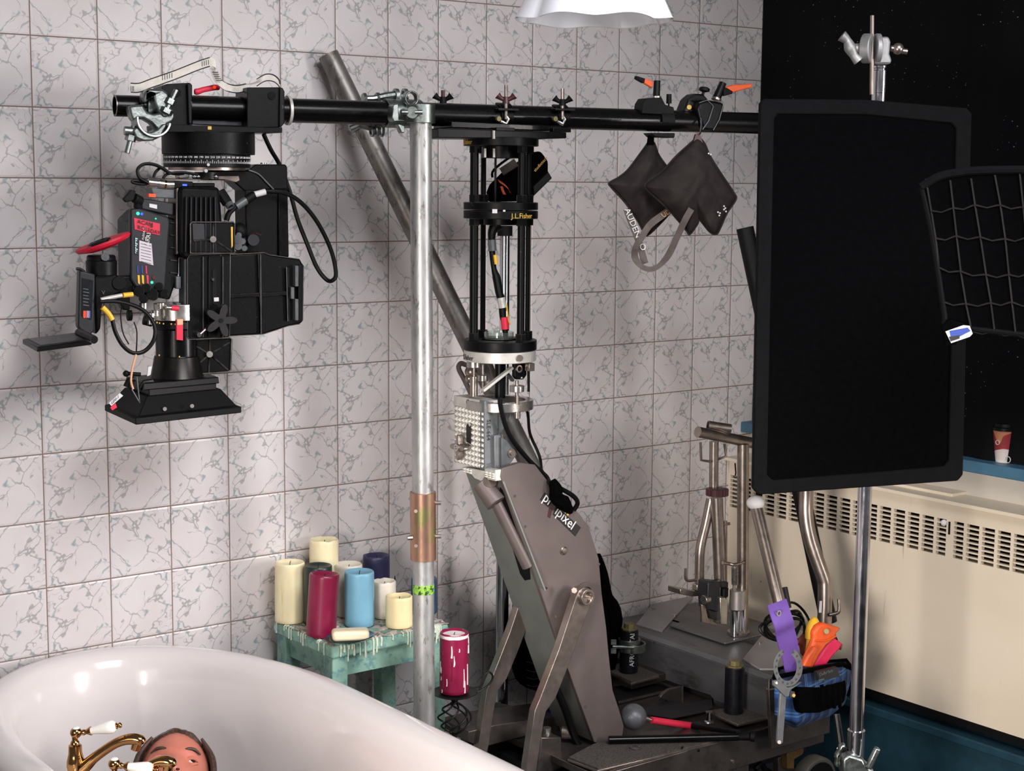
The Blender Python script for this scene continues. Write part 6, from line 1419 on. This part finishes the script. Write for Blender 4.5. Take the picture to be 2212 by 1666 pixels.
# ---------------------------------------------------------------- person lying in the tub, face tipped up
Rm = Matrix(RC); cr, cu, cb = Rm.col[0].copy(), Rm.col[1].copy(), Rm.col[2].copy()
U_ = (cu * .985 - cr * .17).normalized(); pit = math.radians(53)
fn_ = (U_ * math.sin(pit) + cb * math.cos(pit) + cr * .30).normalized(); fz = (U_ * math.cos(pit) - cb * math.sin(pit)); fz = (fz - fn_ * fz.dot(fn_)).normalized(); fx = fn_.cross(fz) * -1
if fx.dot(cr) < 0: fx = -fx
EYE = D((378, 1643), 3.24); HC = EYE - fn_ * .078
def H(x, y, z): return HC + fx * x + fn_ * y + fz * z
def gs_(v, s): return math.exp(-(v / s) ** 2)
def face(d):
    x, y, z = d.x * .074, d.y * .094, d.z * .118
    if z < 0: x *= 1 - .30 * (-z / .118) ** 1.6
    fr = max(0, y / .094)
    if y > 0: y *= 1 - .10 * (1 - fr)
    y += fr * (.003 * gs_(z - .022, .010) * gs_(abs(x) - .028, .022) - .011 * gs_(abs(x) - .032, .014) * gs_(z, .011))
    y += fr * .029 * gs_(x, .0085 + .006 * max(0, min(1, -z / .045))) * max(0, min(1, (.004 - z) / .045)) * (1 if z > -.046 else gs_(z + .046, .007))
    y += fr * (.007 * gs_(z + .074, .006) * gs_(x, .022) - .003 * gs_(z + .079, .002) * gs_(x, .02) + .006 * gs_(z + .086, .006) * gs_(x, .018) + .008 * gs_(z + .108, .012) * gs_(x, .02))
    y += fr * .003 * gs_(z + .035, .02) * gs_(abs(x) - .042, .016)
    return V((x, y, z))
def headmesh(fn, n=80, m=56):
    vs = [];
    for j in range(m):
        ph = PI * (j + .02) / (m - 1 + .04); r_ = []
        for i in range(n):
            th = 2 * PI * i / n; q = fn(V((math.sin(ph) * math.cos(th), math.sin(ph) * math.sin(th), -math.cos(ph)))); r_.append(H(q.x, q.y, q.z))
        vs.append(r_)
    return MB().rings(vs)
t = thing('person', 'person with long brown hair and grey top lying in the bathtub, face tipped upwards', 'person', V((.1, -.8, .2)))
# body: one skinned surface under the clothes
nb = H(0, -.03, -.10); ch = V((.11, -.70, .36)); jv = {}
sl, sr = D((205, 1722), 3.13), V((.25, -.60, .41))
vv = [(V((.08, -1.08, .29)), .115), (V((.10, -.90, .31)), .105), (ch, .12), ((ch + nb) / 2 + V((0, 0, .0)), .075), (nb, .048), (H(0, 0, -.03), .045),
      (sl, .060), (V((-.13, -.74, .40)), .043), (V((-.06, -.95, .42)), .032), (sr, .060), (V((.30, -.84, .34)), .043), (V((.22, -1.02, .40)), .032),
      (V((0, -1.12, .29)), .09), (V((-.02, -1.38, .42)), .062), (V((-.02, -1.52, .26)), .036), (V((.17, -1.12, .29)), .09), (V((.19, -1.38, .42)), .062), (V((.18, -1.52, .26)), .036)]
ee = [(0, 1), (1, 2), (2, 3), (3, 4), (4, 5), (3, 6), (6, 7), (7, 8), (3, 9), (9, 10), (10, 11), (0, 12), (12, 13), (13, 14), (0, 15), (15, 16), (16, 17)]
def skin(name, vv, ee, m, par, grow=0, lv=2):
    me = bpy.data.meshes.new(name); b = V(par['_w']); me.from_pydata([p - b for p, r in vv], ee, []); o = bpy.data.objects.new(name, me); COL.objects.link(o); o.parent = par; o['_w'] = tuple(b)
    o.modifiers.new('skin', 'SKIN'); sv = me.skin_vertices[0].data
    for i, (p, r) in enumerate(vv): sv[i].radius = (r + grow, r + grow)
    sv[0].use_root = True; s_ = o.modifiers.new('s', 'SUBSURF'); s_.levels = lv; s_.render_levels = lv; me.materials.append(M[m]); return o
skin('body', vv, ee, 'skin', t)
skin('grey_top', vv[:4] + vv[6:8] + vv[9:11], [(0, 1), (1, 2), (2, 3), (3, 4), (4, 5), (3, 6), (6, 7)], 'grey_knit', t, .012)
skin('trousers', [vv[0]] + vv[12:], [(0, 1), (1, 2), (2, 3), (0, 4), (4, 5), (5, 6)], 'dark_cloth', t, .010)
for h0, sg in ((vv[8][0], -1), (vv[11][0], 1)):
    p = h0 + V((0, -.03, .005)); hv = [(h0, .026), (p, .030), (p + V((0, -.035, .0)), .030)]; he = [(0, 1), (1, 2)]
    for q in range(4):
        a = p + V((-.026 + .0175 * q, -.055, .002)); L = (.062, .075, .080, .068)[q]; i = len(hv)
        hv += [(a, .0085), (a + V((0, -L * .45, .006)), .008), (a + V((0, -L * .75, -.008)), .0075), (a + V((0, -L * .95, -.022)), .007)]; he += [(2, i), (i, i + 1), (i + 1, i + 2), (i + 2, i + 3)]
    i = len(hv); hv += [(p + V((sg * -.036, -.02, 0)), .010), (p + V((sg * -.052, -.045, -.004)), .009), (p + V((sg * -.055, -.068, -.012)), .008)]; he += [(1, i), (i, i + 1), (i + 1, i + 2)]
    skin('hand', hv, he, 'skin', t)
hd = headmesh(face).build('head', 'skin', t, ang=180)
for sg in (-1, 1):
    e = H(sg * .032, .0675, .001); MB().sphere(e, .0116, n=24, ax=(fx, fn_, fz)).build('eye', 'eye_white', hd)
    g = (fn_ * .93 + fx * .42 + fz * .12).normalized(); MB().lathe([(.0058, .0100), (.0055, .0116), (.003, .0124), (.0001, .0126)], e, g, 24).build('iris', 'iris', hd)
    MB().tube([H(sg * .032 + dx, .0785 + dy - abs(dx) * .12, dz) for dx, dy, dz in ((-.016, -.002, .000), (-.008, .0005, .0040), (0, .001, .0058), (.008, .0005, .0045), (.016, -.003, .000))], [.0020, .0042, .0050, .0042, .0020], 8, sm=4).build('eyelid', 'skin', hd)
    MB().tube([H(sg * .032 + dx, .0765 + dy - abs(dx) * .12, dz) for dx, dy, dz in ((-.015, 0, -.002), (0, .0005, -.0078), (.015, -.002, -.002))], [.0018, .0040, .0018], 8, sm=4).build('eyelid', 'skin', hd)
    MB().tube([H(sg * q[0], q[1], q[2]) for q in ((.016, .0885, .018), (.026, .0875, .0225), (.038, .083, .024), (.050, .074, .019))], [.0024, .0036, .0034, .0014], 8, sm=4).build('eyebrow', 'hair', hd)
    MB().sphere(H(sg * .0072, .1150, -.0512), .0042, (1, .8, .55), 14, ax=(fx, fn_, fz)).build('nostril', 'maroon', hd)
    MB().tube([H(sg * .068, -.01, .012), H(sg * .078, -.018, .006), H(sg * .079, -.018, -.018), H(sg * .069, -.008, -.034)], [.006, .009, .008, .004], 10, sm=4).build('ear', 'skin', hd)
MB().tube([H(-.024, .083, -.074), H(-.010, .0905, -.071), H(0, .0905, -.073), H(.010, .0905, -.071), H(.024, .083, -.074)], [.001, .0035, .003, .0035, .001], 8, sm=4).tube([H(-.022, .083, -.0755), H(0, .0905, -.082), H(.022, .083, -.0755)], [.001, .0045, .001], 8, sm=4).build('lips', 'lip', hd)
def hairf(d):
    q = face(d); x, y, z = d.x * .0785, d.y * .100, d.z * .1205
    r = max(abs(x) / .066, 0); edge = (y - .030 + .9 * max(0, z - .062) * 1.0 - .0)   # behind the hairline keep the hair shell, elsewhere sink it inside the head
    isf = y > .022 and z < .083 - .40 * abs(x) and abs(x) < .080
    k = 1 + .035 * noise.noise(V((x * 60, y * 60, z * 18)))
    return q * .93 if isf or z < -.09 and y > -.02 else V((x, y, z)) * k
hs = headmesh(hairf, 96, 72).build('hair', 'hair', t, ang=180)
for sg in (-1, 1):
    for j in range(9):
        a = j / 8; MB_ = MB().tube([H(sg * (.05 + .018 * a), .062 - .035 * a, .070 - .02 * a), H(sg * (.074 + .004 * a), .052 - .05 * a, .03), H(sg * (.080 + .004 * a), .042 - .055 * a, -.02), H(sg * (.083 + .007 * math.sin(j * 2)), .030 - .06 * a, -.065), H(sg * (.080 + .012 * math.sin(j * 3.1)), .005 - .05 * a, -.12), H(sg * (.09 + .01 * math.sin(j)), -.02 - .04 * a, -.17)], [.003, .0062, .0068, .0065, .006, .002], 7, sm=4)
        MB_.build('hair_lock', 'hair', hs)

# ---------------------------------------------------------------- stool
x0, x1, y0, y1, ZS = .543, .868, -.312, -.035, .648
t = thing('green_stool', 'worn teal-green painted wooden stool against the tiles, coated in wax drips', 'stool', ((x0 + x1) / 2, (y0 + y1) / 2, 0))
MB().box(((x0 + x1) / 2, (y0 + y1) / 2, ZS - .016), x1 - x0, y1 - y0, .032).build('seat', 'teal_wood', t, .006)
for x in (x0 + .028, x1 - .028):
    for y in (y0 + .03, y1 - .03):
        sx = -1 if x < .7 else 1; MB().prism([V((x + a, y + b, ZS - .032)) for a, b in ((-.021, -.021), (.021, -.021), (.021, .021), (-.021, .021))], V((sx * .012, 0, -(ZS - .032)))).build('leg', 'teal_wood', t, .003)
for y in (y0 + .03, y1 - .03): MB().box(((x0 + x1) / 2, y, ZS - .057), x1 - x0 - .1, .02, .05).build('apron', 'teal_wood', t, .001)
for x in (x0 + .028, x1 - .028): MB().box((x, (y0 + y1) / 2, ZS - .057), .02, y1 - y0 - .1, .05).build('apron', 'teal_wood', t, .001)
MB().cyl((x0 - .0005, y1 - .02, ZS - .015), (x0 - .003, y1 - .02, ZS - .015), .007, n=16).build('screw_plug', 'pale_blue', t)
# wax coating: a lumpy sheet and drips over the front and left edges
nx, ny = 90, 74; vs = []; fs = []
for j in range(ny + 1):
    for i in range(nx + 1):
        x = x0 - .002 + (x1 - x0 + .004) * i / nx; y = y0 - .002 + (y1 - y0 + .004) * j / ny; nn = noise.noise(V((x * 45, y * 45, 1))) + .5 * noise.noise(V((x * 130, y * 130, 4)))
        vs.append((x, y, ZS - .001 + .0042 * nn + .0012))
for j in range(ny):
    for i in range(nx): a = j * (nx + 1) + i; fs.append((a, a + 1, a + nx + 2, a + nx + 1))
wx = MB().add(vs, fs).build('wax_coating', 'wax_mess', t, ang=80)
random.seed(5)
for k in range(30):
    x = x0 + .02 + (x1 - x0 - .04) * random.random() ** .9; L = .008 + .034 * random.random() ** 1.6; L = min(L, .04); r = .0016 + .0014 * random.random()
    MB().tube([(x, y0 + .006, ZS + .001), (x, y0 - .001, ZS - .001), (x + .0006, y0 - .0018, ZS - L * .5), (x, y0 - .0018, ZS - L), (x, y0 - .0018, ZS - L - .002)], [r, r, r * .75, r * 1.1, r * .4], 8, sm=2).build('wax_drip', 'wax_drip', t)
for k in range(16):
    y = y0 + .02 + (y1 - y0 - .04) * random.random(); L = .006 + .022 * random.random() ** 1.6; r = .0015 + .0012 * random.random()
    MB().tube([(x0 + .006, y, ZS + .001), (x0 - .001, y, ZS - .001), (x0 - .0018, y, ZS - L * .5), (x0 - .0018, y, ZS - L)], [r, r, r * .75, r], 8, sm=2).build('wax_drip', 'wax_drip', t)
# ---------------------------------------------------------------- candles
def candle(label, m, top, bot_x, w, depth_y, tilt=0., seed=1, well='wax', zbase=ZS + .002, name='pillar_candle', group='pillar candles on the green stool', rim=0.):
    """upright pillar candle: photo column/row of its top centre, width in photo px, its distance from the wall"""
    tp_ = PY(top, depth_y); x = PY((bot_x, 1350), depth_y).x; b = V((tp_.x if bot_x is None else x, depth_y, zbase)); b.x = tp_.x if bot_x is None else x
    k = (tp_ - CC).dot(-cb) / FPX; r = w / 2 * k; Hh = tp_.z - zbase; ax = V((tp_.x - b.x, 0, Hh)); Hh = ax.length
    t = thing(name, label, 'candle', b, group); n = 48; axn = ax.normalized(); e1 = (EX - axn * axn.x).normalized(); e2 = axn.cross(e1)
    prof = [(.93, 0), (1, .003), (1, .02)] + [(1, .1 * i) for i in range(1, 10)] ; rs = []
    def P(rr, h, i, wob=1.):
        a = 2 * PI * i / n; wv = 1 + .012 * wob * noise.noise(V((math.cos(a) * 2, math.sin(a) * 2, seed + h * 8)))
        return b + axn * h + (e1 * math.cos(a) + e2 * math.sin(a)) * rr * r * wv
    hs_ = [0, .002, .01] + [Hh * q for q in (.15, .3, .45, .6, .75, .88)] + [Hh - .006]
    for j, h in enumerate(hs_): rs.append([P(.94 if j == 0 else 1, h, i) for i in range(n)])
    tops = [Hh + rim * (.5 + .9 * noise.noise(V((math.cos(2 * PI * i / n) * 2, math.sin(2 * PI * i / n) * 2, seed)))) for i in range(n)]
    rs.append([P(.99, tops[i] - .002, i) for i in range(n)]); rs.append([P(.94, tops[i], i) for i in range(n)]); rs.append([P(.84, tops[i] - .001, i) for i in range(n)]); rs.append([P(.74, Hh - .004 - rim, i) for i in range(n)]); rs.append([P(.55, Hh - .007 - rim, i) for i in range(n)]); rs.append([P(.05, Hh - .008 - rim, i) for i in range(n)])
    MB().rings(rs).build('wax', m, t, ang=60)
    q = b + axn * (Hh - .009 - rim); MB().tube([q, q + axn * .006 + e1 * .0005, q + axn * .011 + e1 * .002], .0009, 8).build('wick', 'wick', t)
    return t, b, r, Hh, axn
GC = None
candle('cream ivory candle at the far left end of the stool', 'wax_cream', (626, 1214), 626, 64, -.075, seed=1)
candle('tallest cream candle at the very back, rising above the dark ones', 'wax_cream', (700, 1166), 700, 63, -.066, seed=2, rim=.003)
candle('dark green-black candle directly behind the burgundy one', 'wax_green', (687, 1221), 687, 61, -.135, seed=3)
candle('glossy burgundy candle leaning slightly at the left front of the stool', 'wax_red', (701, 1240), 693, 65, -.225, seed=4, rim=.0015)
candle('white candle with a deep melted hollow behind the light blue one', 'wax_pale', (753, 1219), 753, 60, -.11, seed=5, rim=.003)
candle('light blue candle in the middle of the stool', 'wax_blue', (776, 1234), 777, 64, -.20, seed=6)
candle('navy blue candle at the back right of the stool', 'wax_navy', (813, 1200), 813, 58, -.075, seed=7, rim=.002)
candle('slim pale ivory candle to the right of the light blue one', 'wax_pale', (830, 1256), 831, 51, -.175, seed=8, rim=.003)
candle('short yellow-cream candle at the front beside the scaffold pole', 'wax_yellow', (862, 1288), 862, 58, -.265, seed=9, rim=.003)
candle('deep blue candle mostly hidden behind the scaffold pole', 'wax_deepblue', (916, 1248), 916, 56, -.20, seed=10)
# small iron finial showing behind the slim candle
c = PY((853, 1262), -.10); tag(MB().tube([V((c.x, c.y, ZS + .001)), V((c.x, c.y, c.z - .02)), PY((851, 1275), -.1), PY((853, 1262), -.1), PY((853, 1243), -.1)], [.006, .004, .007, .003, .0005], 10, sm=3).build('iron_finial', 'iron'), 'small black iron spike peeking out right of the slim pale candle', 'ornament')
# dish and soap
dc = PZ((755, 1388), ZS + .006)
k = (dc - CC).length / FPX; R_ = 59 * k
t = MB().lathe([(R_ * .45, 0), (R_ * .6, .002), (R_ * .92, .010), (R_, .013), (R_ * .97, .0145), (R_ * .6, .006), (R_ * .1, .005)], dc, EZ, 48).build('soap_dish', 'dish_green')
for v in t.data.vertices: v.co.y *= .68
tag(t, 'dark green glazed oval dish holding the soap on the front of the stool', 'dish')
sc = PZ((757, 1383), ZS + .009); e = CR * .985 + CF * .17; e2 = EZ.cross(e)
o = MB().box(sc + EZ * .0135 , .085, .042, .024, (e, e2, EZ)).build('soap_bar', 'soap', None, .0085); o.modifiers['bevel'].segments = 4
tag(o, 'cream rectangular bar of soap lying in the dark dish', 'soap')
# red candle on a wrought-iron holder right of the pole
yc = -.44; pb_ = PY((982, 1497), yc); k = (pb_ - CC).dot(-cb) / FPX
t = thing('candle_holder', 'black wrought-iron candle holder with twisted cage and ring handle beside the pole', 'candle holder', V((pb_.x, yc, 0)))
MB().lathe([(.008, -.006), (44 * k, -.002), (51 * k, .002), (49 * k, .003), (40 * k, .0), (.004, 0)], pb_, EZ, 48).build('drip_plate', 'iron', t)
zc0, zc1 = PY((982, 1585), yc).z, PY((982, 1518), yc).z
for q in range(6):
    P = []
    for j in range(13):
        u = j / 12; a = 2 * PI * q / 6 + u * PI * .9; rr = 36 * k * math.sin(PI * min(1, .03 + u * .94)) ** .8; P.append(V((pb_.x + rr * math.cos(a), yc + rr * math.sin(a), zc0 + (zc1 - zc0) * u)))
    MB().tube(P, .0022, 8, sm=2).build('cage_wire', 'iron', t)
MB().lathe([(.004, 0), (.008, .002), (.006, .006), (.009, .010), (.006, .015), (.010, .018)], V((pb_.x, yc, zc1 - .004)), EZ, 20).build('neck', 'iron', t)
MB().cyl((pb_.x, yc, .008), (pb_.x, yc, zc0 + .004), .006, n=14).lathe([(.06, 0), (.06, .004), (.02, .012), (.006, .02)], (pb_.x, yc, 0), EZ, 36).build('stem', 'iron', t)
hp = AY(yc); MB().tube([hp(q) for q in ((1025, 1498), (1045, 1488), (1060, 1474), (1064, 1460), (1056, 1452), (1046, 1458), (1042, 1472), (1036, 1492))], .0024, 8, sm=5).build('ring_handle', 'iron', t)
t, b, r, Hh, ax = candle('burgundy candle with white rim and drips standing on the iron holder', 'wax_red', (981, 1366), 981, 63, yc, seed=21, zbase=pb_.z + .003, group=None, rim=.002)
MB().lathe([(r * .86, Hh - .003), (r * .95, Hh + .0005), (r * 1.005, Hh - .0035), (r * 1.008, Hh - .009), (r * .99, Hh - .011)], b, EZ, 40, cap=False).lathe([(r * .85, Hh - .0035), (r * .5, Hh - .005), (r * .05, Hh - .0055)], b, EZ, 40, cap=False).build('white_top', 'wax_white', t)
random.seed(11); f0 = math.atan2(CC.y - b.y, CC.x - b.x)
for j in range(22):
    a = f0 + random.uniform(-1.4, 1.4); z0_ = Hh * random.uniform(.1, 1) - .004; L = random.uniform(.004, .05); z1_ = max(.004, z0_ - L); rr = random.uniform(.0012, .0026)
    q = lambda z, da=0: b + V((math.cos(a + da) * r * 1.0, math.sin(a + da) * r * 1.0, z))
    MB().tube([q(z0_), q((z0_ + z1_) / 2, .02), q(z1_)], [rr * .6, rr * .8, rr], 8, sm=3).build('wax_drip', 'wax_white' if j % 3 else 'wax_red', t)
for o in bpy.data.objects:
    if '_w' in o: del o['_w']
